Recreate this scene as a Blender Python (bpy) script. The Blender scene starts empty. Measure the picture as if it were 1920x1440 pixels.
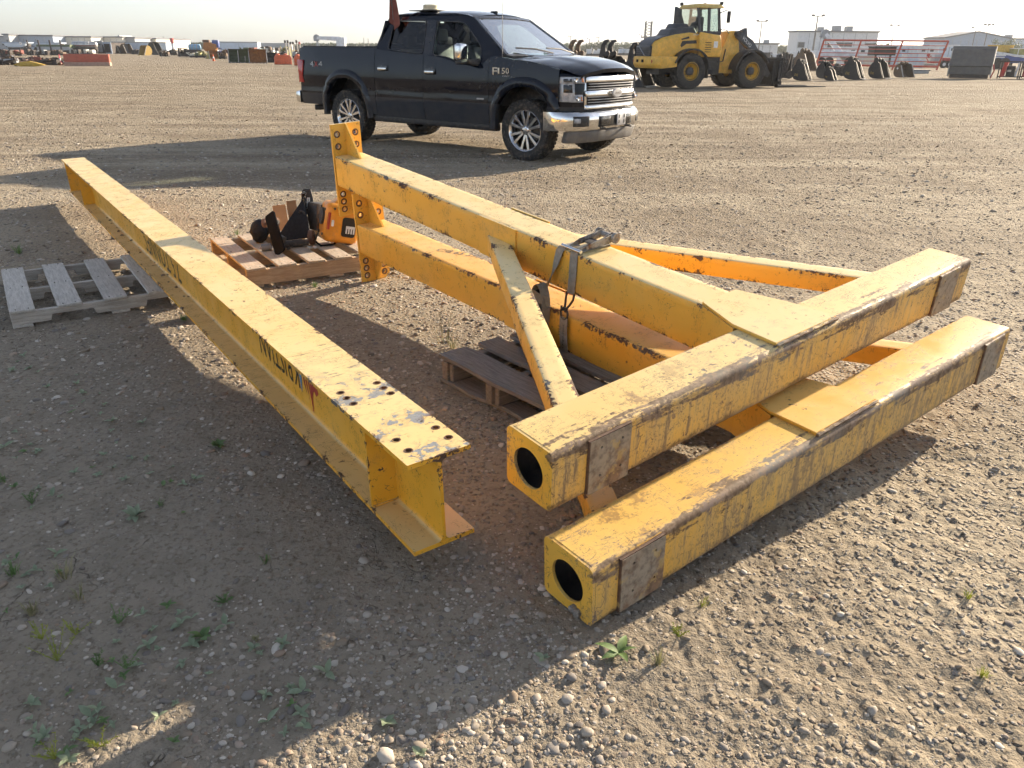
import bpy, bmesh, math, random
import numpy as np
from mathutils import Vector, Matrix
from mathutils.geometry import tessellate_polygon
R = math.radians
S = bpy.context.scene
COL = S.collection
random.seed(7)

# ------------------------------------------------------------------ camera
CAM_H, CAM_F, CAM_P, CAM_R = 1.454, 1444.25, 0.41056, 0.00813
_F = Vector((0, math.cos(CAM_P), -math.sin(CAM_P)))
_r = Vector((1, 0, 0)); _u = Vector((0, math.sin(CAM_P), math.cos(CAM_P)))
_R = math.cos(CAM_R) * _r + math.sin(CAM_R) * _u
_U = -math.sin(CAM_R) * _r + math.cos(CAM_R) * _u
cd = bpy.data.cameras.new('camera'); co = bpy.data.objects.new('camera', cd); COL.objects.link(co)
cd.sensor_width = 36; cd.lens = 36 * CAM_F / 1920; cd.clip_start = .05; cd.clip_end = 6000
co.matrix_world = Matrix(((_R.x, _U.x, -_F.x, 0), (_R.y, _U.y, -_F.y, 0), (_R.z, _U.z, -_F.z, CAM_H), (0, 0, 0, 1)))
S.camera = co

# ------------------------------------------------------------------ sky and sun
SUN_AZ, SUN_EL = 41.0, 18.5          # azimuth from +X towards +Y
w = bpy.data.worlds.new('World'); S.world = w; w.use_nodes = True
nt = w.node_tree; nt.nodes.clear()
sky = nt.nodes.new('ShaderNodeTexSky'); sky.sky_type = 'NISHITA'; sky.sun_disc = False
sky.sun_elevation = R(SUN_EL); sky.sun_rotation = R(90 - SUN_AZ)
sky.air_density = 1.0; sky.dust_density = 1.3; sky.ozone_density = 3.0; sky.altitude = 600
bgn = nt.nodes.new('ShaderNodeBackground'); bgn.inputs[1].default_value = 0.088
wo = nt.nodes.new('ShaderNodeOutputWorld')
hs = nt.nodes.new('ShaderNodeHueSaturation'); hs.inputs['Saturation'].default_value = .5      # pale, smoky air
nt.links.new(sky.outputs[0], hs.inputs['Color'])
tn = nt.nodes.new('ShaderNodeMix'); tn.data_type = 'RGBA'; tn.blend_type = 'MULTIPLY'; tn.inputs[0].default_value = 1; tn.inputs[7].default_value = (.985, .985, 1.0, 1)
nt.links.new(hs.outputs[0], tn.inputs[6]); nt.links.new(tn.outputs[2], bgn.inputs[0]); nt.links.new(bgn.outputs[0], wo.inputs[0])
sl = bpy.data.lights.new('sun', 'SUN'); so = bpy.data.objects.new('sun', sl); COL.objects.link(so)
sl.energy = 5.0; sl.angle = R(0.7); sl.color = (1.0, .83, .62)
sd = Vector((math.cos(R(SUN_AZ)) * math.cos(R(SUN_EL)), math.sin(R(SUN_AZ)) * math.cos(R(SUN_EL)), math.sin(R(SUN_EL))))
so.rotation_euler = sd.to_track_quat('Z', 'Y').to_euler()
S.view_settings.view_transform = 'Standard'; S.view_settings.look = 'None'
S.view_settings.exposure = 1.40; S.view_settings.gamma = 1.0; S.view_settings.use_curve_mapping = False
S.cycles.max_bounces = 6; S.cycles.diffuse_bounces = 3; S.cycles.transparent_max_bounces = 12; S.cycles.use_denoising = True; S.cycles.use_adaptive_sampling = True; S.cycles.adaptive_threshold = .035; S.cycles.adaptive_min_samples = 10
S.cycles.caustics_reflective = False; S.cycles.caustics_refractive = False

# ------------------------------------------------------------------ where a point of the place lies
def ray(px, py):
    return _F + (px - 960) / CAM_F * _R - (py - 720) / CAM_F * _U
def G(px, py, z=0.0):                 # point at height z
    d = ray(px, py); t = (z - CAM_H) / d.z
    return Vector((0, 0, CAM_H)) + d * t
def W(px, py, Y):                     # point at distance Y ahead
    d = ray(px, py); return Vector((0, 0, CAM_H)) + d * (Y / d.y)

# ------------------------------------------------------------------ node helper
class NT:
    def __init__(s, name):
        s.m = bpy.data.materials.new(name); s.m.use_nodes = True
        s.t = s.m.node_tree; s.t.nodes.clear()
        s.out = s.t.nodes.new('ShaderNodeOutputMaterial')
        s.b = s.t.nodes.new('ShaderNodeBsdfPrincipled'); s.t.links.new(s.b.outputs[0], s.out.inputs[0])
    def n(s, typ, **k):
        nd = s.t.nodes.new('ShaderNode' + typ)
        for a, v in k.items(): setattr(nd, a, v)
        return nd
    def put(s, sock, v):
        if isinstance(v, bpy.types.NodeSocket): s.t.links.new(v, sock)
        elif v is not None:
            if sock.type == 'RGBA' and len(v) == 3: v = (*v, 1)
            sock.default_value = v
    def set(s, name, v): s.put(s.b.inputs[name], v)
    def obj(s): return s.n('TexCoord').outputs['Object']
    def pos(s): return s.n('NewGeometry').outputs['Position']
    def map(s, vec, scale=(1, 1, 1), loc=(0, 0, 0), rot=(0, 0, 0)):
        m = s.n('Mapping'); s.put(m.inputs[0], vec); m.inputs[1].default_value = loc; m.inputs[2].default_value = rot; m.inputs[3].default_value = scale
        return m.outputs[0]
    dim = '3D'
    def noise(s, vec, scale, detail=4, rough=.55, dist=0.0):
        m = s.n('TexNoise', noise_dimensions=s.dim); s.put(m.inputs['Vector'], vec); m.inputs['Scale'].default_value = scale
        m.inputs['Detail'].default_value = detail; m.inputs['Roughness'].default_value = rough; m.inputs['Distortion'].default_value = dist
        return m.outputs[0]
    def voro(s, vec, scale, feature='F1', out=0, rnd=1.0):
        m = s.n('TexVoronoi', feature=feature, voronoi_dimensions=s.dim); s.put(m.inputs['Vector'], vec); m.inputs['Scale'].default_value = scale
        m.inputs['Randomness'].default_value = rnd
        return m.outputs if out is None else m.outputs[out]
    def math(s, op, a, b=None, c=None, clamp=False):
        m = s.n('Math', operation=op, use_clamp=clamp); s.put(m.inputs[0], a)
        if b is not None: s.put(m.inputs[1], b)
        if c is not None: s.put(m.inputs[2], c)
        return m.outputs[0]
    def ramp(s, v, lo, hi, a=0.0, b=1.0):
        m = s.n('MapRange', interpolation_type='SMOOTHSTEP'); s.put(m.inputs[0], v)
        for i, q in enumerate((lo, hi, a, b)): s.put(m.inputs[i + 1], q)
        return m.outputs[0]
    def mix(s, f, a, b, mode='MIX'):
        m = s.n('Mix', data_type='RGBA', blend_type=mode); s.put(m.inputs[0], f)
        ins = [i for i in m.inputs if i.type == 'RGBA']; s.put(ins[0], a); s.put(ins[1], b)
        return [o for o in m.outputs if o.type == 'RGBA'][0]
    def bump(s, h, strength=.3, dist=.01, normal=None):
        m = s.n('Bump'); s.put(m.inputs['Height'], h); m.inputs['Strength'].default_value = strength; m.inputs['Distance'].default_value = dist
        if normal is not None: s.put(m.inputs['Normal'], normal)
        s.put(s.b.inputs['Normal'], m.outputs[0]); return m.outputs[0]
    def edge(s, radius):               # 0 on flats, rising towards edges
        bv = s.n('Bevel'); bv.samples = 4; bv.inputs[0].default_value = radius
        g = s.n('NewGeometry')
        d = s.n('VectorMath', operation='DOT_PRODUCT'); s.put(d.inputs[0], bv.outputs[0]); s.put(d.inputs[1], g.outputs['True Normal'])
        return s.math('SUBTRACT', 1.0, s.math('ABSOLUTE', d.outputs['Value']))
    def objnormal(s):
        g = s.n('NewGeometry'); v = s.n('VectorTransform', vector_type='NORMAL', convert_from='WORLD', convert_to='OBJECT')
        s.put(v.inputs[0], g.outputs['True Normal']); x = s.n('SeparateXYZ'); s.put(x.inputs[0], v.outputs[0]); return x.outputs
    def sep(s, v):
        x = s.n('SeparateXYZ'); s.put(x.inputs[0], v); return x.outputs

MATS = {}
def plain(name, col, rough=.6, metal=0.0, var=.12, scale=6.0, coat=0.0, bumps=0.0, spec=.5, dirt=None):
    """one-colour material with slight mottling, optional dust and fine relief"""
    if name in MATS: return MATS[name]
    t = NT(name); p = t.obj()
    n = t.noise(p, scale, 5, .6)
    c0 = tuple(max(0, c * (1 - var * 1.6)) for c in col); c1 = tuple(min(1, c * (1 + var)) for c in col)
    c = t.mix(t.ramp(n, .3, .7), c0, c1)
    if dirt:
        m = t.ramp(t.noise(p, scale * 2.3, 6, .65), .48, .7, 0, dirt)
        c = t.mix(m, c, (.20, .16, .115))
    t.set('Base Color', c); t.set('Metallic', metal)
    t.set('Roughness', t.ramp(t.noise(p, scale * 3, 3), .3, .7, max(.03, rough - .08), min(1, rough + .08)))
    t.set('Specular IOR Level', spec); t.set('Coat Weight', coat); t.set('Coat Roughness', .04)
    if bumps: t.bump(t.noise(p, scale * 12, 4), bumps, .004)
    MATS[name] = t.m; return t.m

def yellow_paint(name, base=(.78, .43, .045), kind='leg', chips=.5, scratch=.5, grime=0.0, fade=.5, rough=.40, top=.6, seed=0.0):
    """sun-bleached yellow enamel: chipped along edges, scratched, rubbed; kind says how the distance to an edge is found"""
    t = NT(name); p = t.obj(); x, y, z = t.sep(p); M = t.math
    p = t.map(p, (1, 1, 1), (seed, seed * .7, seed * 1.3))
    big = t.noise(p, 1.7, 3, .6); mid = t.noise(p, 9, 4, .65); fine = t.noise(p, 60, 4, .7)
    faded = tuple(min(.95, c * a + b) for c, a, b in zip(base, (1.0, 1.16, 1.6), (.02, .035, .05)))
    c = t.mix(t.ramp(big, .35, .68, 0, fade), base, faded)
    on = t.objnormal()
    up = t.ramp(on[2], .6, .9)
    # chalky paint on the faces that have lain skywards for years
    c = t.mix(M('MULTIPLY', up, t.ramp(big, .3, .7, top * .8, top)), c, (.80, .655, .34))
    c = t.mix(t.ramp(mid, .5, .75, 0, .16), c, (.42, .25, .05))
    tri = lambda v, a, b: M('MINIMUM', M('SUBTRACT', v, a), M('SUBTRACT', b, v))
    if kind == 'leg':
        ed = t.n('Attribute', attribute_name='ed').outputs['Fac']
    elif kind == 'tube':
        a, b = tri(y, 0, FS_), tri(z, 0, FS_)
        end = t.ramp(M('ABSOLUTE', M('SUBTRACT', x, 1.2185)), 1.206, 1.212)
        d = M('ADD', M('MULTIPLY', M('MAXIMUM', a, b), M('SUBTRACT', 1.0, end)), M('MULTIPLY', M('MINIMUM', a, b), end))
        d = M('MINIMUM', d, M('MAXIMUM', tri(x, -.006, 2.443), M('MULTIPLY', end, 9.0)))
        ed = M('MULTIPLY', t.ramp(d, .045, .0), M('SUBTRACT', 1.0, M('MULTIPLY', end, .45)))
    else:
        ed = t.ramp(tri(x, 0, .205), .022, .0)
        ed = M('MAXIMUM', ed, t.ramp(y, .03, .0))
    n = M('ADD', M('MULTIPLY', mid, .5), M('MULTIPLY', fine, .5))
    k = {'leg': .165, 'tube': .18, 'beam': .15}[kind]
    gate0 = t.ramp(t.noise(p, 2.9, 3, .6), .36, .62, .35, 1.05)
    m1 = t.ramp(M('ADD', n, M('MULTIPLY', M('MULTIPLY', ed, gate0), k)), .655, .672)
    # scattered small chips
    v = t.noise(t.map(p, (1, 1, 1), (3, 1, 7)), 34, 3, .5)
    gate = t.ramp(t.noise(p, 2.6, 3), .42, .66)
    m2 = M('MULTIPLY', t.ramp(v, .715 - .07 * chips, .73 - .07 * chips), M('ADD', M('MULTIPLY', gate, .9), .1))
    # thin scratches in two directions
    def scr(sc, rot, thr, width):
        a_ = t.noise(t.map(p, sc, (0, 5, 0), rot), 3.0, 3, .6, .8)
        q = M('SUBTRACT', 1.0, t.ramp(M('ABSOLUTE', M('SUBTRACT', a_, .5)), width * .25, width))
        return M('MULTIPLY', q, t.ramp(M('ADD', M('MULTIPLY', v, .35), M('MULTIPLY', mid, .65)), thr, thr + .03))
    m3 = M('MULTIPLY', M('MAXIMUM', scr((3, 14, 3), (.3, .2, .5), .55 - .09 * scratch, .007), scr((16, 4, 9), (.1, .4, -.3), .56 - .09 * scratch, .006)), min(1.0, .35 + .6 * scratch))
    wear = M('MAXIMUM', M('MAXIMUM', m1, m2), m3)
    rust = t.mix(t.ramp(fine, .35, .65), (.045, .025, .020), (.13, .075, .05))
    rust = t.mix(t.ramp(big, .56, .62, 0, .8), rust, (.12, .13, .135))      # grey primer in places
    if kind == 'beam':                      # peeled paint round the bolt holes
        pe = M('MULTIPLY', M('MULTIPLY', t.ramp(y, .85, .45), up), t.ramp(z, .2, .25))
        pm = M('MULTIPLY', t.ramp(M('ADD', M('MULTIPLY', mid, .62), M('MULTIPLY', v, .38)), .545, .56), pe)
        c = t.mix(M('MULTIPLY', t.ramp(n, .46, .58), M('MULTIPLY', pe, .55)), c, (.55, .40, .19))
        c = t.mix(pm, c, t.mix(t.ramp(big, .45, .5), (.15, .075, .05), (.27, .285, .29)))
        sm = t.noise(t.map(p, (6, 40, 6)), 1.5, 4, .7)
        c = t.mix(M('MULTIPLY', M('MULTIPLY', t.ramp(sm, .60, .66), up), t.ramp(t.noise(p, 1.1, 2), .42, .6, 0, .75)), c, (.10, .085, .07))
        c = t.mix(M('MULTIPLY', t.ramp(on[2], .6, .9), t.ramp(z, .04, .02, 0, .35)), c, (.40, .31, .16))   # dust lying on the lower flange
    if grime:
        # the near end has been dragged and stacked most: rust blooms and long dark gouges on its top
        nearend = M('MULTIPLY', t.ramp(x, 1.05, .15), up)
        bl = t.ramp(M('ADD', M('MULTIPLY', t.noise(p, 5.5, 5, .7), .7), M('MULTIPLY', fine, .3)), .545, .60)
        c = t.mix(M('MULTIPLY', M('MULTIPLY', bl, nearend), .75 * grime), c, t.mix(fine, (.12, .06, .035), (.30, .17, .10)))
        go = t.noise(t.map(p, (5, 26, 5), (9, 1, 2), (0, 0, .45)), 1.6, 4, .62, .6)
        gm = M('MULTIPLY', M('SUBTRACT', 1.0, t.ramp(M('ABSOLUTE', M('SUBTRACT', go, .5)), .004, .012)), t.ramp(mid, .46, .56))
        wear = M('MAXIMUM', wear, M('MULTIPLY', M('MULTIPLY', gm, up), .85))
        fr = t.ramp(on[1], -.55, -.85)
        st = t.noise(t.map(p, (20, 20, 2.4)), 2.0, 5, .72)
        along = t.noise(t.map(p, (1.5, 0, .5), (1.3, 0, 0)), 1.5, 3)
        c = t.mix(M('MULTIPLY', fr, t.ramp(M('ADD', M('MULTIPLY', st, .5), M('MULTIPLY', along, .5)), .38, .62, .15 * grime, .8 * grime)), c, (.46, .34, .19))
        c = t.mix(M('MULTIPLY', M('MULTIPLY', t.ramp(M('ADD', M('MULTIPLY', st, .7), M('MULTIPLY', along, .3)), .52, .60), fr), .8 * grime), c, (.17, .115, .075))
        c = t.mix(M('MULTIPLY', M('MULTIPLY', t.ramp(fine, .53, .60), t.ramp(along, .38, .58)), M('MULTIPLY', fr, .65 * grime)), c, (.12, .085, .06))
        # long front top edge rubbed bare, and the bottom lip
        rub = t.noise(t.map(p, (2.2, 14, 14)), 2.0, 5, .7)
        de = M('ADD', M('ABSOLUTE', y), M('ABSOLUTE', M('SUBTRACT', FS_, z)))
        ev = t.ramp(M('ADD', M('ADD', de, M('MULTIPLY', M('SUBTRACT', rub, .5), .30)), M('MULTIPLY', M('SUBTRACT', n, .5), .18)), .020, .040, 1, 0)
        lb = t.ramp(M('ADD', M('ADD', z, M('ABSOLUTE', y)), M('MULTIPLY', M('SUBTRACT', n, .5), .14)), .016, .036, 1, 0)
        wear = M('MAXIMUM', wear, M('MAXIMUM', M('MULTIPLY', ev, .9), M('MULTIPLY', lb, .75)))
        rust = t.mix(t.ramp(n, .42, .58), rust, (.24, .17, .125))
    c = t.mix(t.ramp(M('ADD', M('MULTIPLY', big, .5), M('MULTIPLY', mid, .5)), .52, .70, 0, .2), c, (.36, .27, .17))
    c = t.mix(wear, c, rust)
    t.set('Base Color', c)
    t.set('Roughness', M('ADD', t.ramp(mid, .3, .7, rough - .07, rough + .1), M('MULTIPLY', wear, .35), clamp=True))
    t.set('Specular IOR Level', .5)
    t.bump(fine, .12, .002)
    MATS[name] = t.m; return t.m
FS_ = .203

def bare_steel(name, a=(.22, .205, .19), b=(.16, .085, .05), amt=.5, metal=.35):
    t = NT(name); p = t.obj()
    n1 = t.noise(p, 7, 6, .68); n2 = t.noise(p, 40, 5, .7); n3 = t.noise(t.map(p, (1, 1, 1), (4, 4, 4)), 15, 6, .7)
    c = t.mix(t.ramp(n1, .62 - .25 * amt, .72 - .2 * amt), a, b)
    c = t.mix(t.ramp(n2, .42, .72, 0, .6), c, (.075, .05, .038))
    c = t.mix(t.ramp(n3, .56, .64, 0, .6), c, (.50, .34, .12))
    t.set('Base Color', c); t.set('Roughness', t.ramp(n2, .3, .7, .55, .85)); t.set('Metallic', metal)
    t.bump(t.math('ADD', n2, n3), .4, .002)
    MATS[name] = t.m; return t.m

def wood(name, a, b, grain=(1, 22, 22), rough=.8, grey=.0):
    t = NT(name); p = t.obj()
    oi = t.n('ObjectInfo').outputs['Random']
    off = t.n('CombineXYZ'); t.put(off.inputs[0], t.math('MULTIPLY', oi, 37.0)); t.put(off.inputs[1], t.math('MULTIPLY', oi, 11.0))
    ad = t.n('VectorMath', operation='ADD'); t.put(ad.inputs[0], p); t.put(ad.inputs[1], off.outputs[0])
    q = ad.outputs[0]
    g = t.noise(t.map(q, grain), 4.0, 6, .65, .6); g2 = t.noise(t.map(q, tuple(k * 2.5 for k in grain)), 6.0, 4, .7)
    k = t.noise(q, 3.0, 4)
    c = t.mix(t.ramp(g, .3, .7), a, b)
    c = t.mix(t.ramp(g2, .55, .7, 0, .5), c, tuple(x * .35 for x in a))
    c = t.mix(t.ramp(k, .45, .75, 0, .4), c, (.24, .20, .15))
    c = t.mix(t.math('MULTIPLY', oi, .3), c, tuple(x * .55 for x in b))
    t.set('Base Color', c); t.set('Roughness', rough); t.set('Specular IOR Level', .25)
    t.bump(t.math('ADD', g, t.math('MULTIPLY', g2, .6)), .5, .003)
    MATS[name] = t.m; return t.m

def glass(name, tint=(.55, .62, .62), refl=1.0):
    t = NT(name); tr = t.n('BsdfTransparent'); tr.inputs[0].default_value = (*tint, 1)
    gl = t.n('BsdfGlossy'); gl.inputs['Roughness'].default_value = .03; gl.inputs[0].default_value = (1, 1, 1, 1)
    fr = t.n('Fresnel'); fr.inputs[0].default_value = 1.5
    mx = t.n('MixShader'); t.put(mx.inputs[0], t.math('MULTIPLY', fr.outputs[0], refl, clamp=True)); t.put(mx.inputs[1], tr.outputs[0]); t.put(mx.inputs[2], gl.outputs[0])
    t.t.links.new(mx.outputs[0], t.out.inputs[0]); t.t.nodes.remove(t.b)
    MATS[name] = t.m; return t.m

# ------------------------------------------------------------------ mesh helper
class MB:
    def __init__(s, M=None): s.v = []; s.f = []; s.M = M
    def add(s, vs, fs):
        o = len(s.v); s.v += [tuple(s.M @ Vector(p)) if s.M else tuple(p) for p in vs]; s.f += [tuple(i + o for i in q) for q in fs]; return s
    def box(s, x0, x1, y0, y1, z0, z1):
        return s.hexa([(x0, y0, z0), (x1, y0, z0), (x1, y1, z0), (x0, y1, z0), (x0, y0, z1), (x1, y0, z1), (x1, y1, z1), (x0, y1, z1)])
    def cbox(s, c, d): return s.box(c[0] - d[0] / 2, c[0] + d[0] / 2, c[1] - d[1] / 2, c[1] + d[1] / 2, c[2] - d[2] / 2, c[2] + d[2] / 2)
    def hexa(s, v): return s.add(v, [(0, 3, 2, 1), (4, 5, 6, 7), (0, 1, 5, 4), (1, 2, 6, 5), (2, 3, 7, 6), (3, 0, 4, 7)])
    def prism(s, poly, axis, a, b):      # polygon in the two other axes, extruded along axis
        n = len(poly)
        def P(q, h): return {'x': (h, q[0], q[1]), 'y': (q[0], h, q[1]), 'z': (q[0], q[1], h)}[axis]
        area = sum(poly[i][0] * poly[(i + 1) % n][1] - poly[(i + 1) % n][0] * poly[i][1] for i in range(n))
        if (area < 0) ^ (axis == 'y'): poly = poly[::-1]
        if a > b: a, b = b, a
        return s.add([P(q, a) for q in poly] + [P(q, b) for q in poly],
                     [tuple(range(n))[::-1], tuple(range(n, 2 * n))] + [(i, (i + 1) % n, n + (i + 1) % n, n + i) for i in range(n)])
    def ring(s, rings, closed=True, caps=True):
        n = len(rings[0]); vs = [p for r in rings for p in r]; fs = []
        for k in range(len(rings) - 1):
            for i in range(n if closed else n - 1):
                j = (i + 1) % n; fs.append((k * n + i, k * n + j, (k + 1) * n + j, (k + 1) * n + i))
        if caps and closed: fs += [tuple(range(n))[::-1], tuple(range((len(rings) - 1) * n, len(rings) * n))]
        return s.add(vs, fs)
    def cyl(s, p0, p1, r0, r1=None, n=12, caps=True):
        p0, p1 = Vector(p0), Vector(p1); r1 = r0 if r1 is None else r1
        d = (p1 - p0).normalized(); a = d.orthogonal().normalized(); b = d.cross(a)
        rg = [[tuple(p + (a * math.cos(2 * math.pi * i / n) + b * math.sin(2 * math.pi * i / n)) * r) for i in range(n)] for p, r in ((p0, r0), (p1, r1))]
        return s.ring(rg, caps=caps)
    def tube(s, pts, r, n=8, caps=True):
        pts = [Vector(p) for p in pts]; rg = []; a = None
        for i, p in enumerate(pts):
            d = (pts[min(i + 1, len(pts) - 1)] - pts[max(i - 1, 0)]).normalized()
            if a is None: a = d.orthogonal().normalized()
            a = (a - d * a.dot(d)).normalized(); b = d.cross(a); rr = r[i] if isinstance(r, (list, tuple)) else r
            rg.append([tuple(p + (a * math.cos(2 * math.pi * k / n) + b * math.sin(2 * math.pi * k / n)) * rr) for k in range(n)])
        return s.ring(rg, caps=caps)
    def ribbon(s, pts, wdir, width, th):  # flat strip following pts; wdir = width direction (one or per point)
        pts = [Vector(p) for p in pts]; rg = []
        for i, p in enumerate(pts):
            wd = Vector(wdir[i] if isinstance(wdir, list) else wdir).normalized()
            d = (pts[min(i + 1, len(pts) - 1)] - pts[max(i - 1, 0)]).normalized(); nn = d.cross(wd).normalized()
            h = wd * width / 2; q = nn * th / 2
            rg.append([tuple(p - h - q), tuple(p + h - q), tuple(p + h + q), tuple(p - h + q)])
        return s.ring(rg)
    def lathe(s, prof, c=(0, 0, 0), axis='y', n=32, a0=0.0, caps=False):
        rg = []
        for r, h in prof:
            q = []
            for i in range(n):
                t = a0 + 2 * math.pi * i / n; u, v = r * math.cos(t), r * math.sin(t)
                q.append({'y': (c[0] + u, c[1] + h, c[2] + v), 'z': (c[0] + u, c[1] + v, c[2] + h), 'x': (c[0] + h, c[1] + u, c[2] + v)}[axis])
            rg.append(q)
        return s.ring(rg, caps=caps)
    def grid(s, fn, us, vs):
        n = len(vs); return s.add([fn(u, v) for u in us for v in vs], [(i * n + j, (i + 1) * n + j, (i + 1) * n + j + 1, i * n + j + 1) for i in range(len(us) - 1) for j in range(n - 1)])
    def sheet(s, loops, to3, thick):      # flat outline (first loop) with holes, tessellated; to3(p, side) -> 3D, side 0 front / 1 back
        flat = [p for l in loops for p in l]; tri = tessellate_polygon([[Vector((p[0], p[1], 0)) for p in l] for l in loops]); n = len(flat)
        vs = [to3(p, 0) for p in flat] + [to3(p, 1) for p in flat] if thick else [to3(p, 0) for p in flat]; fs = []
        for a, b, c in tri:
            fs.append((a, b, c))
            if thick: fs.append((c + n, b + n, a + n))
        if thick:
            o = 0
            for l in loops:
                m = len(l)
                for i in range(m): j = (i + 1) % m; fs.append((o + i, o + i + n, o + j + n, o + j))
                o += m
        s.add(vs, fs); s.fix = True; return s
    def plate(s, outer, holes, axis, a, b, n=16):  # plate with round holes [(cx, cy, r)]
        P = lambda q, h: {'x': (h, q[0], q[1]), 'y': (q[0], h, q[1]), 'z': (q[0], q[1], h)}[axis]
        loops = [list(outer)] + [[(cx + r * math.cos(2 * math.pi * i / n), cy + r * math.sin(2 * math.pi * i / n)) for i in range(n)] for cx, cy, r in holes]
        return s.sheet(loops, lambda p, k: P(p, b if k else a), True)
    fix = False; ed = None
    def build(s, name, mat, parent=None, smooth=None, bevel=0.0, seg=2, loc=None, rot=None):
        me = bpy.data.meshes.new(name); me.from_pydata(s.v, [], s.f)
        if s.ed: me.attributes.new('ed', 'FLOAT', 'POINT').data.foreach_set('value', s.ed)
        bm = bmesh.new(); bm.from_mesh(me)
        if s.fix or bevel: bmesh.ops.remove_doubles(bm, verts=bm.verts, dist=1e-5); bmesh.ops.recalc_face_normals(bm, faces=bm.faces)
        if bevel:
            es = [e for e in bm.edges if len(e.link_faces) == 2 and e.calc_face_angle(0) > R(28)]
            bmesh.ops.bevel(bm, geom=es, offset=bevel, segments=seg, affect='EDGES', clamp_overlap=True, profile=.5)
        bm.to_mesh(me); bm.free()
        me.materials.append(MATS[mat] if isinstance(mat, str) else mat)
        if smooth is not None or bevel:
            me.polygons.foreach_set('use_smooth', [True] * len(me.polygons)); me.set_sharp_from_angle(angle=R(smooth or 35))
        o = bpy.data.objects.new(name, me); COL.objects.link(o)
        if parent: o.parent = parent
        if loc is not None: o.location = loc
        if rot is not None: o.rotation_euler = rot
        return o

def tag(o, label=None, cat=None, group=None, kind=None):
    if label: o['label'] = label
    if cat: o['category'] = cat
    if group: o['group'] = group
    if kind: o['kind'] = kind
    return o
def thing(name, label, cat, loc=(0, 0, 0), rz=0.0, group=None):
    o = bpy.data.objects.new(name, None); COL.objects.link(o); o.empty_display_size = .1
    o.location = loc; o.rotation_euler = (0, 0, rz); return tag(o, label, cat, group)
def dup(o, parent=None):
    c = o.copy(); COL.objects.link(c); c.parent = parent
    for ch in o.children: dup(ch, c)
    return c
def box(name, mat, parent, x0, x1, y0, y1, z0, z1, bevel=0.0, **k):
    return MB().box(x0, x1, y0, y1, z0, z1).build(name, mat, parent, bevel=bevel, **k)
def text(name, body, mat, parent, o, X, Y, width, height, depth=.002, shear=0.0):
    """flat lettering fitted to width x height; o = lower-left corner, X / Y = reading and up directions"""
    cu = bpy.data.curves.new('lettering', 'FONT'); cu.body = body; cu.size = 1; cu.resolution_u = 2; cu.shear = shear
    ob = bpy.data.objects.new('lettering', cu); COL.objects.link(ob)
    me = bpy.data.meshes.new_from_object(ob.evaluated_get(bpy.context.evaluated_depsgraph_get()))
    bpy.data.objects.remove(ob); bpy.data.curves.remove(cu)
    vs = np.array([v.co[:] for v in me.vertices]); lo = vs.min(0); hi = vs.max(0)
    X, Y = Vector(X).normalized(), Vector(Y).normalized(); Z = X.cross(Y); o = Vector(o)
    m = MB(); n = len(vs)
    base = [o + X * float((v[0] - lo[0]) / (hi[0] - lo[0]) * width) + Y * float((v[1] - lo[1]) / (hi[1] - lo[1]) * height) for v in vs]
    m.add([tuple(p + Z * depth) for p in base], [tuple(p.vertices) for p in me.polygons])
    bpy.data.meshes.remove(me)
    return m.build(name, mat, parent)
# ------------------------------------------------------------------ materials
yellow_paint('beam_yellow', (.82, .40, .022), 'beam', chips=.5, scratch=.7, fade=.45, rough=.38, top=.74)
yellow_paint('leg_yellow', (.80, .43, .055), 'leg', chips=.5, scratch=.6, fade=.5, rough=.38, top=.78)
yellow_paint('tube_yellow', (.77, .42, .045), 'tube', chips=1.0, scratch=1.0, grime=1.0, fade=.6, rough=.42, top=.64)
yellow_paint('tube_yellow_low', (.78, .42, .04), 'tube', chips=.8, scratch=1.0, grime=.8, fade=.45, rough=.40, top=.32, seed=5.3)
yellow_paint('leg_yellow_low', (.80, .42, .045), 'leg', chips=.5, scratch=.6, fade=.5, rough=.40, top=.38, seed=7.7)
bare_steel('pad_steel', (.32, .265, .20), (.24, .145, .085), .5, .1); bare_steel('rust_steel', (.14, .075, .045), (.075, .042, .03), .5, .1)
bare_steel('ratchet_steel', (.42, .40, .37), (.20, .10, .05), .35, .75)
bare_steel('bucket_rust', (.12, .085, .06), (.16, .09, .05), .5, .15)
wood('wood_grey', (.15, .146, .14), (.29, .28, .265), (2, 24, 24))
wood('wood_tan', (.42, .28, .17), (.60, .44, .29), (2, 20, 20))
wood('wood_white', (.38, .34, .29), (.60, .55, .48), (2, 20, 20))
wood('wood_cross', (.42, .33, .24), (.60, .50, .39), (20, 2, 20))
wood('wood_cross_pale', (.42, .39, .34), (.64, .60, .54), (20, 2, 20))
wood('wood_cross_grey', (.19, .165, .14), (.32, .29, .25), (20, 2, 20))
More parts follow.
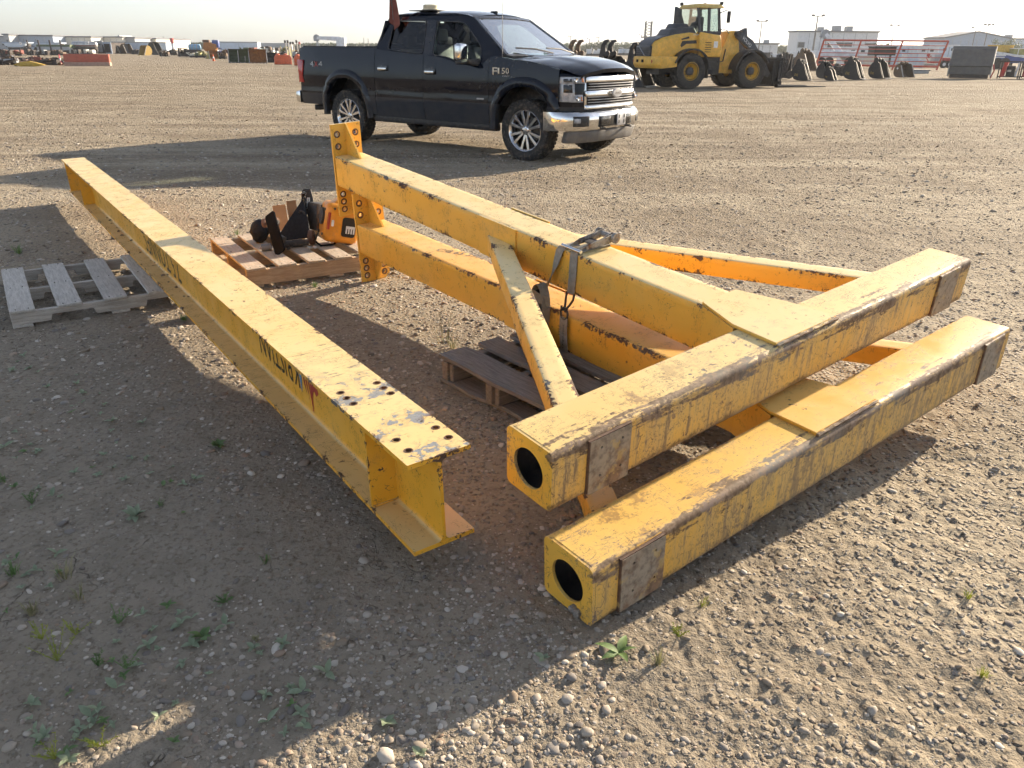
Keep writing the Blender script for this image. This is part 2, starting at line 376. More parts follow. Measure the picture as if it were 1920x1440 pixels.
for n_, c_, r_, k_ in (('decal_black', (.015, .014, .013), .5, {}), ('decal_red', (.42, .035, .025), .5, {}), ('decal_blue', (.10, .26, .45), .5, {}), ('decal_white', (.8, .8, .78), .5, {}),
    ('matte_black', (.012, .012, .013), .9, dict(spec=.08)), ('dark_hole', (.01, .009, .008), .9, {}), ('rubber', (.028, .027, .026), .82, dict(dirt=.55, bumps=.4, scale=9)), ('black_plastic', (.02, .02, .022), .5, dict(dirt=.25)),
    ('black_gloss', (.012, .012, .014), .22, dict(coat=.3)), ('black_fabric', (.014, .014, .016), .85, dict(bumps=.5, scale=18)), ('webbing', (.30, .28, .235), .9, dict(bumps=.6, scale=30, dirt=.5)),
    ('webbing_dark', (.06, .058, .052), .9, dict(bumps=.6, scale=30)), ('chrome', (.66, .66, .66), .10, dict(metal=1.0, var=.02)), ('alloy', (.62, .62, .63), .16, dict(metal=1.0, var=.05)),
    ('brake', (.20, .19, .18), .5, dict(metal=.8)), ('seat_leather', (.04, .037, .034), .6, {}), ('lens_red', (.45, .01, .012), .12, dict(coat=1.0)), ('lens_clear', (.34, .36, .39), .1, dict(coat=1.0, var=.3, scale=14)),
    ('lens_amber', (.55, .17, .03), .2, dict(coat=1.0)), ('silver_plastic', (.42, .42, .43), .35, dict(metal=.3)), ('grey_valance', (.13, .125, .12), .7, dict(dirt=.5)),
    ('flag_brown', (.22, .07, .05), .9, {}), ('beacon_cream', (.62, .55, .38), .5, {}),
    ('loader_yellow', (.80, .46, .075), .48, dict(dirt=.25, var=.10)), ('loader_roof', (.66, .46, .12), .5, dict(dirt=.25)), ('loader_grey', (.05, .054, .062), .5, dict(dirt=.3)), ('rim_yellow', (.66, .38, .03), .5, dict(dirt=.3)),
    ('hoist_orange', (.76, .30, .025), .38, dict(dirt=.25, scale=9)), ('cardboard', (.38, .19, .085), .9, {}), ('rust_wheel', (.16, .085, .055), .8, dict(bumps=.6, scale=14)), ('dark_iron', (.05, .043, .038), .65, dict(dirt=.35, scale=12)),
    ('bucket_black', (.012, .012, .013), .6, dict(dirt=.16)), ('bucket_grey', (.17, .18, .19), .6, dict(dirt=.4)), ('bucket_yellow', (.42, .28, .06), .7, dict(dirt=.5)), ('bucket_olive', (.34, .31, .11), .7, dict(dirt=.4)),
    ('teeth_steel', (.45, .42, .38), .5, dict(metal=.4, dirt=.3)), ('barrier_orange', (.62, .13, .055), .65, dict(dirt=.25, var=.15)), ('barrier_red', (.45, .12, .075), .85, dict(dirt=.3, var=.1)), ('barrier_base', (.46, .30, .23), .9, dict(dirt=.5)), ('cone_orange', (.85, .13, .03), .6, {}), ('cone_pink', (.75, .10, .13), .6, {}), ('cone_white', (.75, .74, .72), .6, {}),
    ('gate_red', (.47, .085, .05), .6, dict(dirt=.3)), ('panel_white', (.66, .68, .70), .5, dict(dirt=.1, var=.06, scale=2)), ('panel_cream', (.72, .69, .60), .6, dict(var=.05, scale=2)), ('panel_bluegrey', (.33, .40, .50), .6, dict(var=.06, scale=2)), ('panel_pale', (.55, .63, .72), .5, dict(var=.06, dirt=.15, scale=1.5)), ('panel_grey', (.36, .38, .40), .6, dict(var=.08, dirt=.2, scale=2)), ('roof_dark', (.16, .17, .19), .8, {}), ('window_dark', (.05, .06, .07), .25, {}),
    ('bin_grey', (.115, .108, .10), .65, dict(dirt=.35, scale=3)), ('bin_pale', (.50, .47, .42), .7, dict(dirt=.3)), ('trailer_blue', (.06, .10, .30), .5, dict(dirt=.15)), ('crane_yellow', (.66, .42, .07), .55, dict(dirt=.2)), ('tank_white', (.72, .74, .76), .4, dict(dirt=.12, scale=2)), ('tank_silver', (.50, .50, .49), .35, dict(metal=.5, dirt=.2)), ('machine_red', (.45, .05, .04), .5, dict(dirt=.2)),
    ('pole_grey', (.20, .19, .18), .6, dict(metal=.3)), ('scrap_dark', (.055, .045, .042), .8, dict(dirt=.4)), ('scrap_red', (.20, .06, .045), .8, dict(dirt=.3)), ('scrap_yellow', (.55, .36, .06), .7, dict(dirt=.3)), ('bark', (.12, .10, .08), .9, {}), ('green_machine', (.09, .13, .06), .6, dict(dirt=.3)), ('rust_orange', (.40, .17, .05), .8, dict(dirt=.3, var=.2)), ('tank_blue', (.22, .42, .60), .5, dict(dirt=.1))):
    plain(n_, c_, r_, **k_)
glass('glass_car', (.70, .80, .78), .55); glass('glass_tint', (.22, .24, .25)); glass('glass_lamp', (.9, .92, .93), .8)

def mat_truck():
    t = NT('truck_paint'); p = t.obj(); z = t.sep(p)[2]
    low = t.ramp(z, .735, .742, 1, 0)
    c = t.mix(low, (.004, .007, .015), (.026, .032, .043))
    dust = t.math('MULTIPLY', t.ramp(z, .35, 1.0, .16, .012), t.ramp(t.noise(p, 5, 6, .7), .3, .7, .35, 1))
    c = t.mix(dust, c, (.22, .18, .13))
    t.set('Base Color', c); t.set('Roughness', t.ramp(t.noise(p, 3, 4), .3, .7, .06, .13)); t.set('Specular IOR Level', .25); t.set('Coat Weight', .12); t.set('Coat Roughness', .03)
    MATS['truck_paint'] = t.m
mat_truck()

def mat_ground():
    t = NT('ground_dirt'); t.dim = '2D'; p = t.pos(); x = t.sep(p)
    n0 = t.noise(p, .13, 3, .6); n1 = t.noise(p, .9, 4, .62); n2 = t.noise(p, 6, 4, .68); n3 = t.noise(p, 44, 3, .7)
    trk = t.noise(t.map(p, (.09, 1.1, 1), (0, 0, 0), (0, 0, .14)), 1.0, 5, .66, .4)      # wheel tracks crossing the yard
    c = t.mix(t.ramp(n1, .32, .68), (.25, .203, .142), (.40, .338, .243))
    c = t.mix(t.ramp(n0, .35, .68, 0, .6), c, (.375, .32, .236))
    far = t.ramp(x[1], 4, 10)
    c = t.mix(t.math('MULTIPLY', t.ramp(trk, .54, .66, 0, .8), far), c, (.47, .40, .292))
    c = t.mix(t.math('MULTIPLY', t.ramp(trk, .47, .36, 0, .7), far), c, (.215, .172, .122))
    # grey silt in the near left hollow
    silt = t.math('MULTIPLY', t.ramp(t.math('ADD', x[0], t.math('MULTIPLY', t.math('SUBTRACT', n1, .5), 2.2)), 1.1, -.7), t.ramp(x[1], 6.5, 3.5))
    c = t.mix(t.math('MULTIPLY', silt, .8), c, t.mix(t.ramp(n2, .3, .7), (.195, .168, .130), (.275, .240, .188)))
    vo = t.voro(p, 40, 'F1', None); gd = vo[0]; gc = t.sep(vo[1])
    grit = t.math('MULTIPLY', t.ramp(gd, .46, .30), t.ramp(t.math('ADD', gc[0], t.math('MULTIPLY', n1, .5)), .84, .92))
    grit = t.math('MULTIPLY', grit, t.ramp(silt, 0, 1, 1, .3))
    c = t.mix(t.math('MULTIPLY', grit, .8), c, t.mix(gc[1], (.15, .128, .105), (.44, .39, .33)))
    c = t.mix(t.ramp(n3, .50, .72, 0, .6), c, (.110, .084, .060))
    c = t.mix(t.ramp(n2, .55, .78, 0, .4), c, (.125, .098, .072))
    # drying cracks in the silt
    wob = t.n('VectorMath', operation='MULTIPLY_ADD'); nv = t.n('TexNoise', noise_dimensions='2D'); t.put(nv.inputs['Vector'], p); nv.inputs['Scale'].default_value = 9; nv.inputs['Detail'].default_value = 3
    t.put(wob.inputs[0], nv.outputs[1]); wob.inputs[1].default_value = (.16, .16, 0); t.put(wob.inputs[2], p)
    cr = t.voro(wob.outputs[0], 6.0, 'DISTANCE_TO_EDGE')
    cm = t.math('MULTIPLY', t.ramp(silt, .55, .9), t.ramp(t.math('ADD', n1, t.math('MULTIPLY', n2, .6)), .84, .98))
    crack = t.math('MULTIPLY', t.ramp(cr, .001, .014, 1, 0), cm)
    c = t.mix(t.math('MULTIPLY', crack, .75), c, (.05, .041, .033))
    t.set('Base Color', c); t.set('Roughness', .95); t.set('Specular IOR Level', .12)
    h = t.math('ADD', t.math('MULTIPLY', n2, .5), t.math('MULTIPLY', n3, .4))
    h = t.math('ADD', h, t.math('MULTIPLY', grit, t.math('SUBTRACT', .95, gd)))
    h = t.math('SUBTRACT', h, t.math('MULTIPLY', crack, .8))
    # roughness of the yard farther away, where single stones are no longer built
    h2 = t.math('MULTIPLY', t.noise(p, 11, 3, .75), t.ramp(x[1], 4, 14, 0, 4.2))
    t.bump(t.math('ADD', h, h2), .9, .018)
    MATS['ground_dirt'] = t.m
mat_ground()

def mat_gravel():
    t = NT('gravel_stone'); p = t.obj(); a = t.n('Attribute', attribute_name='tone'); s_ = t.sep(a.outputs['Vector'])
    c = t.mix(s_[0], (.22, .175, .125), (.56, .51, .44)); c = t.mix(t.ramp(s_[1], .80, .95, 0, .7), c, (.27, .18, .12)); c = t.mix(t.ramp(s_[2], .6, 1.0, 0, .8), c, (.13, .12, .115))
    t.set('Base Color', c); t.set('Roughness', .85); t.set('Specular IOR Level', .25)
    MATS['gravel_stone'] = t.m
mat_gravel()

def mat_leaf(name, a, b):
    t = NT(name); oi = t.n('ObjectInfo').outputs['Random']
    c = t.mix(t.ramp(t.noise(t.obj(), 30, 3), .3, .7), a, b); c = t.mix(t.math('MULTIPLY', oi, .5), c, tuple(k * .7 for k in a))
    t.set('Base Color', c); t.set('Roughness', .6)
    tl = t.n('BsdfTranslucent'); t.put(tl.inputs[0], c); mx = t.n('MixShader'); mx.inputs[0].default_value = .3
    t.put(mx.inputs[1], t.b.outputs[0]); t.put(mx.inputs[2], tl.outputs[0]); t.t.links.new(mx.outputs[0], t.out.inputs[0])
    MATS[name] = t.m
mat_leaf('leaf_pale', (.24, .30, .18), (.36, .42, .29)); mat_leaf('leaf_green', (.11, .19, .06), (.19, .29, .10)); mat_leaf('leaf_yellow', (.26, .30, .05), (.42, .42, .08)); mat_leaf('grass_dry', (.22, .22, .10), (.38, .34, .20)); mat_leaf('tree_leaf', (.045, .07, .03), (.085, .11, .045))

# ------------------------------------------------------------------ ground sheet
def vnoise(x, y, seed):
    xi = np.floor(x).astype(np.int64); yi = np.floor(y).astype(np.int64); fx = x - xi; fy = y - yi
    fx = fx * fx * (3 - 2 * fx); fy = fy * fy * (3 - 2 * fy)
    def hsh(a, b):
        n = (a * 374761393 + b * 668265263 + seed * 1442695041) & 0x7fffffff
        n = ((n ^ (n >> 13)) * 1274126177) & 0x7fffffff
        return ((n ^ (n >> 16)) & 0xffff) / 65535.0
    return (hsh(xi, yi) * (1 - fx) + hsh(xi + 1, yi) * fx) * (1 - fy) + (hsh(xi, yi + 1) * (1 - fx) + hsh(xi + 1, yi + 1) * fx) * fy - .5
def ground_z(x, y):
    r = np.hypot(x, y)
    z = .012 * vnoise(x / 1.3, y / 1.3, 1) + .007 * vnoise(x / .35, y / .35, 2)
    rough = np.clip((x + .8) / 1.6, .35, 1) * np.clip(1.4 - r / 30, .2, 1)
    z += rough * (.008 * vnoise(x / .085, y / .085, 3) + .009 * vnoise(x / .035, y / .035, 4) + .007 * vnoise(x / .017, y / .017, 5))
    z += .10 * vnoise(x / 9, y / 9, 6) * np.clip((r - 22) / 20, 0, 1) + .05 * vnoise(x / 2.3, y / .9, 8) * np.clip((r - 24) / 15, 0, 1) * np.clip(1 - r / 130, 0, 1)
    return z
def build_ground():
    rs = [0.0, .5]; r_ = .9
    while r_ < 2600:
        rs.append(r_); r_ *= 1.0075 if r_ < 9 else 1.011 if r_ < 30 else 1.035
    rs = np.array(rs)
    a = np.concatenate([np.radians(np.arange(-46, 46, .2)), np.radians(np.linspace(46, 314, 60)[:-1])])   # from +Y, clockwise
    rr, aa = np.meshgrid(rs, a, indexing='ij'); x = rr * np.sin(aa); y = rr * np.cos(aa); z = ground_z(x, y)
    nr, na = rr.shape; v = np.stack([x, y, z], -1).reshape(-1, 3)
    i, j = np.meshgrid(np.arange(nr - 1), np.arange(na), indexing='ij'); j2 = (j + 1) % na
    f = np.stack([i * na + j, i * na + j2, (i + 1) * na + j2, (i + 1) * na + j], -1).reshape(-1, 4)[:, ::-1]
    me = bpy.data.meshes.new('ground'); me.vertices.add(len(v)); me.vertices.foreach_set('co', v.ravel())
    me.loops.add(f.size); me.loops.foreach_set('vertex_index', f.ravel().astype(np.int32)); me.polygons.add(len(f))
    me.polygons.foreach_set('loop_start', np.arange(0, f.size, 4, dtype=np.int32)); me.update(calc_edges=True); me.validate()
    me.polygons.foreach_set('use_smooth', [True] * len(me.polygons)); me.materials.append(MATS['ground_dirt'])
    o = bpy.data.objects.new('ground', me); COL.objects.link(o); tag(o, kind='structure')
build_ground()

# ------------------------------------------------------------------ gravel (uncountable)
def ico(sub):
    bm = bmesh.new(); bmesh.ops.create_icosphere(bm, subdivisions=sub, radius=1.0)
    v = np.array([q.co[:] for q in bm.verts]); f = np.array([[q.index for q in p.verts] for p in bm.faces]); bm.free(); return v, f
def build_gravel(name, n, sub, rmin, rmax, size, seed, keep=None):
    rg = np.random.default_rng(seed); bv, bf = ico(sub); nv = len(bv)
    ang = np.radians(rg.uniform(-42, 42, n * 2)); r = rmin * (rmax / rmin) ** rg.uniform(0, 1, n * 2)
    x = r * np.sin(ang); y = r * np.cos(ang)
    pat = vnoise(x / .5, y / .5, 21) + .6 * vnoise(x / .16, y / .16, 22)
    dens = np.clip((.30 if sub == 1 else .42) + .42 * np.clip((x + 1.0) / 1.8, 0, 1) + .45 * np.clip((r - 3) / 4, 0, 1) + .9 * pat, .05, 1)
    ok = rg.uniform(0, 1, n * 2) < dens
    x, y, r = x[ok][:n], y[ok][:n], r[ok][:n]; n = len(x)
    s = size * np.exp(rg.normal(0, .48, n)) * np.clip(r / 3.0, .75, 4) ** .8
    s = s * np.where(x > .25, .72, 1.0)
    s = np.minimum(s, .018 * np.clip(r / 4, 1, 1.6))
    sc = np.stack([s * rg.uniform(.8, 1.35, n), s * rg.uniform(.65, 1.1, n), s * rg.uniform(.34, .66, n)], -1)
    th = rg.uniform(0, 6.283, n); c, q = np.cos(th), np.sin(th)
    var = 1 + .30 * (rg.uniform(0, 1, (n, nv, 1)) - .5) * (1.0 if sub > 1 else 1.5)
    v = bv[None] * var * sc[:, None, :]
    tl = rg.normal(0, .22, n); v[..., 2] += v[..., 0] * tl[:, None]
    vx = v[..., 0] * c[:, None] - v[..., 1] * q[:, None]; vy = v[..., 0] * q[:, None] + v[..., 1] * c[:, None]
    v = np.stack([vx + x[:, None], vy + y[:, None], v[..., 2] + (ground_z(x, y) + sc[:, 2] * rg.uniform(-.35, .30, n))[:, None]], -1).reshape(-1, 3)
    f = (bf[None] + (np.arange(n) * nv)[:, None, None]).reshape(-1, 3)
    me = bpy.data.meshes.new(name); me.vertices.add(len(v)); me.vertices.foreach_set('co', v.ravel())
    me.loops.add(f.size); me.loops.foreach_set('vertex_index', f.ravel().astype(np.int32)); me.polygons.add(len(f))
    me.polygons.foreach_set('loop_start', np.arange(0, f.size, 3, dtype=np.int32)); me.update(calc_edges=True)
    at = me.attributes.new('tone', 'FLOAT_VECTOR', 'POINT'); tone = np.repeat(np.stack([rg.beta(1.3, 1.5, n) if sub > 1 else rg.beta(1.6, 2.2, n), rg.uniform(0, 1, n), rg.uniform(0, 1, n)], -1), nv, 0)
    at.data.foreach_set('vector', tone.ravel())
    me.polygons.foreach_set('use_smooth', [True] * len(me.polygons))
    if sub == 1: me.set_sharp_from_angle(angle=R(50))
    me.materials.append(MATS['gravel_stone'])
    o = bpy.data.objects.new(name, me); COL.objects.link(o)
    return o
tag(build_gravel('gravel', 5600, 2, 1.0, 6.0, .0076, 3), 'rounded grey and tan stones scattered over the near dirt', 'gravel', kind='stuff')
tag(build_gravel('gravel_grit', 78000, 1, 1.0, 24.0, .0040, 4), 'fine grey brown gravel spread across the yard', 'gravel', kind='stuff')
# ------------------------------------------------------------------ the two welded support frames
def pose(o, loc, yaw, pit, rol):
    o.matrix_world = Matrix.Translation(loc) @ Matrix.Rotation(yaw, 4, 'Z') @ Matrix.Rotation(pit, 4, 'X') @ Matrix.Rotation(-rol, 4, 'Y'); return o
FL, FS, UC, LW, FV = 2.437, .203, 1.205, .204, 3.455
def rrect(y0, y1, z0, z1, r, n=5):
    p = []
    for cx, cy, a in ((y1 - r, z1 - r, 0), (y0 + r, z1 - r, 90), (y0 + r, z0 + r, 180), (y1 - r, z0 + r, 270)):
        p += [(cx + r * math.cos(R(a + 90 * k / n)), cy + r * math.sin(R(a + 90 * k / n))) for k in range(n + 1)]
    return p
def edged(prof, c=.012):
    # walk a closed profile and add points just off every corner; returns points and edge values
    out, ed = [], []; n = len(prof)
    for i in range(n):
        a, b = Vector(prof[i]), Vector(prof[(i + 1) % n]); out.append(tuple(a)); ed.append(1.0); L = (b - a).length
        if L > .05: d = (b - a) / L; out += [tuple(a + d * .022), tuple(a + d * L * .5), tuple(b - d * .022)]; ed += [.25, 0.0, .25]
    return out, ed
def support_frame(label, pads, low=''):
    TY, LY = 'tube_yellow' + low, 'leg_yellow' + low
    t = thing('support_frame', label, 'steel frame', group='stacked steel support frames')
    # base tube: open square section with rounded corners
    m = MB(); pr = rrect(0, FS, 0, FS, .024); pi = rrect(.009, FS - .009, .009, FS - .009, .016)
    xs = [0.004 + (FL - .008) * k / 24 for k in range(25)]
    m.ring([[(x, p[0], p[1]) for p in pr] for x in xs], caps=False)
    MB().ring([[(x, p[0], p[1]) for p in pi[::-1]] for x in (xs[0], xs[-1])], caps=False).build('tube_inside', 'scrap_dark', t)
    m.build('base_tube', TY, t, smooth=40)
    for x0, x1 in ((-.006, .005), (FL - .005, FL + .006)):
        MB().plate(rrect(.001, FS - .001, .001, FS - .001, .02), [(FS / 2 + .002, FS / 2 - .002, .064)], 'x', x0, x1, 36).build('end_plate', TY, t, bevel=.0015, seg=1)
    for u0, u1 in pads:
        hs = [(u0 + (u1 - u0) * fx, FS * fz, .0045) for fx in (.27, .78) for fz in (.3, .78)]
        MB().plate([(u0, .008), (u1, .008), (u1, FS - .012), (u0, FS - .012)], hs, 'y', -.009, .004, 10).build('wear_pad', 'pad_steel', t)
        MB().tube([(u0, -.001, .01), (u0, -.002, FS - .012), (u1, -.002, FS - .010)], .006, 6).build('weld_bead', 'rust_steel', t)
    # leg running back from the middle of the tube
    a, b = UC - LW / 2, UC + LW / 2
    m = MB(); pr, ev = edged(rrect(a, b, .004, .199, .010, 2)); m.ed = ev[::-1] * 21
    m.ring([[(p[0], v, p[1]) for p in pr][::-1] for v in [FS - .01 + (FV - FS) * k / 20 for k in range(21)]], caps=True)
    m.build('leg', LY, t, smooth=40)
    for s in (-1, 1):                      # side doubler around the brace joint
        u = UC + s * (LW / 2 + .004)
        MB().box(u - .006, u + .006, 1.545, 1.845, .004, .203).build('doubler_plate', LY, t, bevel=.002, seg=1)
    # tapered plate over the joint
    hexa = [(a, .408), (a - .072, .212), (UC - .18, .022), (UC + .19, .022), (b + .06, .208), (b, .408)]
    MB().prism(hexa, 'z',   .2035, .2155).build('junction_plate', LY, t, bevel=.002, seg=1)
    for s in (-1, 1):                      # side webs flaring from leg to tube
        e = a if s < 0 else b
        MB().hexa([(e - .004, .40, .01), (e + .004, .40, .01), (e + s * .068 + .004, .204, .01), (e + s * .068 - .004, .204, .01),
                   (e - .004, .40, .2), (e + .004, .40, .2), (e + s * .068 + .004, .204, .2), (e + s * .068 - .004, .204, .2)]).build('side_web', LY, t)
    MB().tube([(UC - .18 + .37 * k / 12, .016, .207 + .002 * (k % 2)) for k in range(13)], .007, 6).build('weld_bead', TY, t)
    # two diagonal braces
    for s in (-1, 1):
        e = UC + s * LW / 2; p0 = Vector((e - s * .01, 1.705, 0)); p1 = Vector((e - s * .01 + s * (1.705 - .19) / 1.756, .19, 0))
        d = (p1 - p0).normalized(); q = Vector((-d.y, d.x, 0)); h = .050; rg = []
        o0 = [p0 - d * (.13 if k * s > 0 else -.05) + q * h * k for k in (-1, 1)]
        m = MB(); pr, ev = edged(rrect(-h, h, .030, .121, .007, 2)); m.ed = ev * 9
        def at(u, end):
            p = (p0 if end == 0 else p1) + q * u
            # mitre the ends against the leg side and the tube back
            if end == 0: p += d * ((e - s * .004 - p.x) / d.x)
            else: p += d * ((FS - .004 - p.y) / d.y)
            return p
        m.ring([[(*(at(p[0], 0) * (1 - k / 8) + at(p[0], 1) * (k / 8)).xy, p[1]) for p in pr] for k in range(9)])
        m.fix = True; m.build('brace', LY, t, smooth=40)
    # bolted flange at the far end with stiffening ribs
    bolts = [(UC + s * .066, z, .0125) for s in (-1, 1) for z in (.255, .332, -.057, -.107, -.159)]
    MB().plate([(a - .003, -.206), (b - .03, -.206), (b + .003, -.175), (b + .003, .396), (a - .003, .396)], bolts, 'y', FV, FV + .016, 14).build('flange_plate', LY, t)
    for bx, bz, br in bolts:
        MB().lathe([(br, .016), (br + .0005, -.0015), (br + .010, -.0015), (br + .0105, .001)], (bx, FV, bz), 'y', 14).build('bolt_hole', 'rust_steel', t, smooth=40)
    MB().prism([(FV + .002, .198), (FV - .175, .198), (FV - .17, .206), (FV - .012, .394), (FV + .002, .394)], 'x', UC - .006, UC + .006).build('gusset', LY, t)
    MB().prism([(FV + .002, .006), (FV - .15, .006), (FV - .145, -.003), (FV - .02, -.2), (FV + .002, -.2)], 'x', UC - .006, UC + .006).build('gusset', LY, t)
    return t
fa = support_frame('lower yellow steel T-frame lying on the dirt, its square base tube nearest the camera', ((.092, .262), (2.205, 2.372)), '_low')
pose(fa, (.228, 1.664, .004), R(37.89), R(1.867), R(3.82))
fb = support_frame('upper yellow steel T-frame stacked on the other, with the ratchet strap round its leg', ((.128, .292), (2.155, 2.325)))
pose(fb, (.117, 1.851, .250), R(38.686), R(4.628), R(3.916))
for tx_, u_, w_ in (('C/B 65 3969', 1.95, .17),):
    text('chalk_note', tx_, 'pole_grey', fa, (UC - .02, 2.62, .2), (.35, -.94, 0), (.94, .35, 0), .34, .05, .001, .2)
# clamp bolt seen at the lower tube's end
MB().cyl((-.02, .055, .022), (-.006, .055, .022), .014, n=6).cyl((-.024, .07, .03), (-.006, .07, .03), .010, n=8).build('bolt_head', 'ratchet_steel', fa, bevel=.001)

# ------------------------------------------------------------------ ratchet strap round the upper leg
def strap():
    t = thing('ratchet_strap', 'grey ratchet tie-down strap with rusty buckle wrapped round the upper frame leg', 'strap')
    t.matrix_world = fb.matrix_world.copy()
    a, b = UC - LW / 2, UC + LW / 2; top = .2
    e = .004
    # band under the ratchet: over the top, down the left side
    m = MB(); m.ribbon([(b + e + .002, 1.125, .02), (b + e + .002, 1.125, .17), (b - .006, 1.13, top + .006), (UC, 1.135, top + .006), (a + .006, 1.135, top + .006), (a - e, 1.13, top - .012), (a - e - .001, 1.132, .08), (a - e - .002, 1.135, .03), (a - .009, 1.135, .008)], (0, 1, 0), .048, .003)
    m.build('webbing', 'webbing', t, smooth=50)
    # loose end: twists and hangs in a coil
    P = [(UC - .02, 1.205, top + .008), (a + .004, 1.215, top + .007), (a - e - .004, 1.222, top - .01), (a - .012, 1.238, .13), (a - .022, 1.258, .06), (a - .042, 1.275, .0), (a - .058, 1.283, -.03)]
    D = [(0, 1, 0), (0, 1, 0), (0, 1, 0), (.2, 1, -.1), (.75, .6, 0), (1, .25, 0), (.8, .6, 0)]
    MB().ribbon(P, D, .046, .003).build('webbing', 'webbing', t, smooth=50)
    # coil of rolled webbing
    pts = []; cu = a - .064
    for k in range(120):
        th = k * .33; r = .014 + .0007 * k * .33 * 1.6
        pts.append((cu, 1.285 + r * .62 * math.cos(th), -.105 + r * 1.75 * math.sin(th)))
    m = MB(); m.ribbon(pts, (1, 0, 0), .046, .0028); m.build('webbing_coil', 'webbing_dark', t, smooth=50)
    k2 = [(cu, 1.285 + .046 * math.cos(x), -.105 + .128 * math.sin(x)) for x in [i * .3 for i in range(22)]]
    MB().ribbon(k2, (1, 0, 0), .05, .004).build('webbing_wrap', 'webbing', t, smooth=50)
    MB().ribbon([(a - .045, 1.335, -.045), (a - .09, 1.31, -.03), (a - .092, 1.265, -.035), (a - .055, 1.225, -.055)], (0, 0, 1), .05, .004).build('webbing_knot', 'webbing', t, smooth=50)
    # wire hook pair and hanging label end
    hv = 1.135
    for s in (-1, 1):
        MB().tube([(a - .008, hv + s * .024, .012), (a - .014, hv + s * .024, -.015), (a - .026, hv + s * .014, -.042), (a - .040, hv + s * .004, -.062), (a - .050, hv - s * .014, -.066), (a - .044, hv - s * .02, -.048)], .0055, 8).build('hook_wire', 'dark_iron', t, smooth=50)
    MB().tube([(a - .044, hv + .024 * math.cos(x), -.082 + .028 * math.sin(x)) for x in [i * .45 for i in range(15)]], .0055, 8).build('hook_ring', 'dark_iron', t, smooth=50)
    MB().ribbon([(a - .046, hv, -.10), (a - .050, hv - .004, -.15), (a - .048, hv - .008, -.22), (a - .044, hv - .010, -.275)], (0, 1, 0), .05, .004).build('label_strap', 'webbing', t, smooth=50)
    text('strap_lettering', 'WLL', 'decal_black', t, (a - .0535, hv + .012, -.20), (0, 0, 1), (0, 1, 0), .06, .016, .001)
    text('strap_lettering', 'cargo.com', 'decal_black', t, (a - .0525, hv - .018, -.255), (0, 0, 1), (0, 1, 0), .12, .014, .001)
    # the ratchet itself: two side plates, cross bar, handle, spool
    z = top + .012
    for v in (1.105, 1.185):
        MB().prism([(a + .05, z), (a + .19, z), (a + .232, z + .012), (a + .24, z + .03), (a + .225, z + .045), (a + .17, z + .036), (a + .08, z + .028), (a + .045, z + .016)], 'y', v, v + .004).build('ratchet_side', 'ratchet_steel', t, bevel=.0012, seg=1)
        MB().prism([(a + .0, z + .014), (a + .15, z + .032), (a + .215, z + .05), (a + .235, z + .04), (a + .21, z + .02), (a + .0, z + .002)], 'y', v + (.008 if v < 1.15 else -.008), v + (.011 if v < 1.15 else -.005)).build('ratchet_handle', 'ratchet_steel', t, bevel=.001, seg=1)
    MB().cyl((a - .004, 1.085, z + .008), (a - .004, 1.21, z + .008), .0085, n=14).build('handle_bar', 'chrome', t, smooth=40)
    MB().cyl((a + .215, 1.095, z + .026), (a + .215, 1.2, z + .026), .014, n=14).cyl((a + .215, 1.085, z + .026), (a + .215, 1.10, z + .026), .024, n=16).cyl((a + .215, 1.19, z + .026), (a + .215, 1.205, z + .026), .024, n=16).build('spool', 'ratchet_steel', t, smooth=40)
    MB().box(a + .09, a + .15, 1.11, 1.185, z + .012, z + .018).build('pawl_bar', 'dark_iron', t, bevel=.002)
strap()

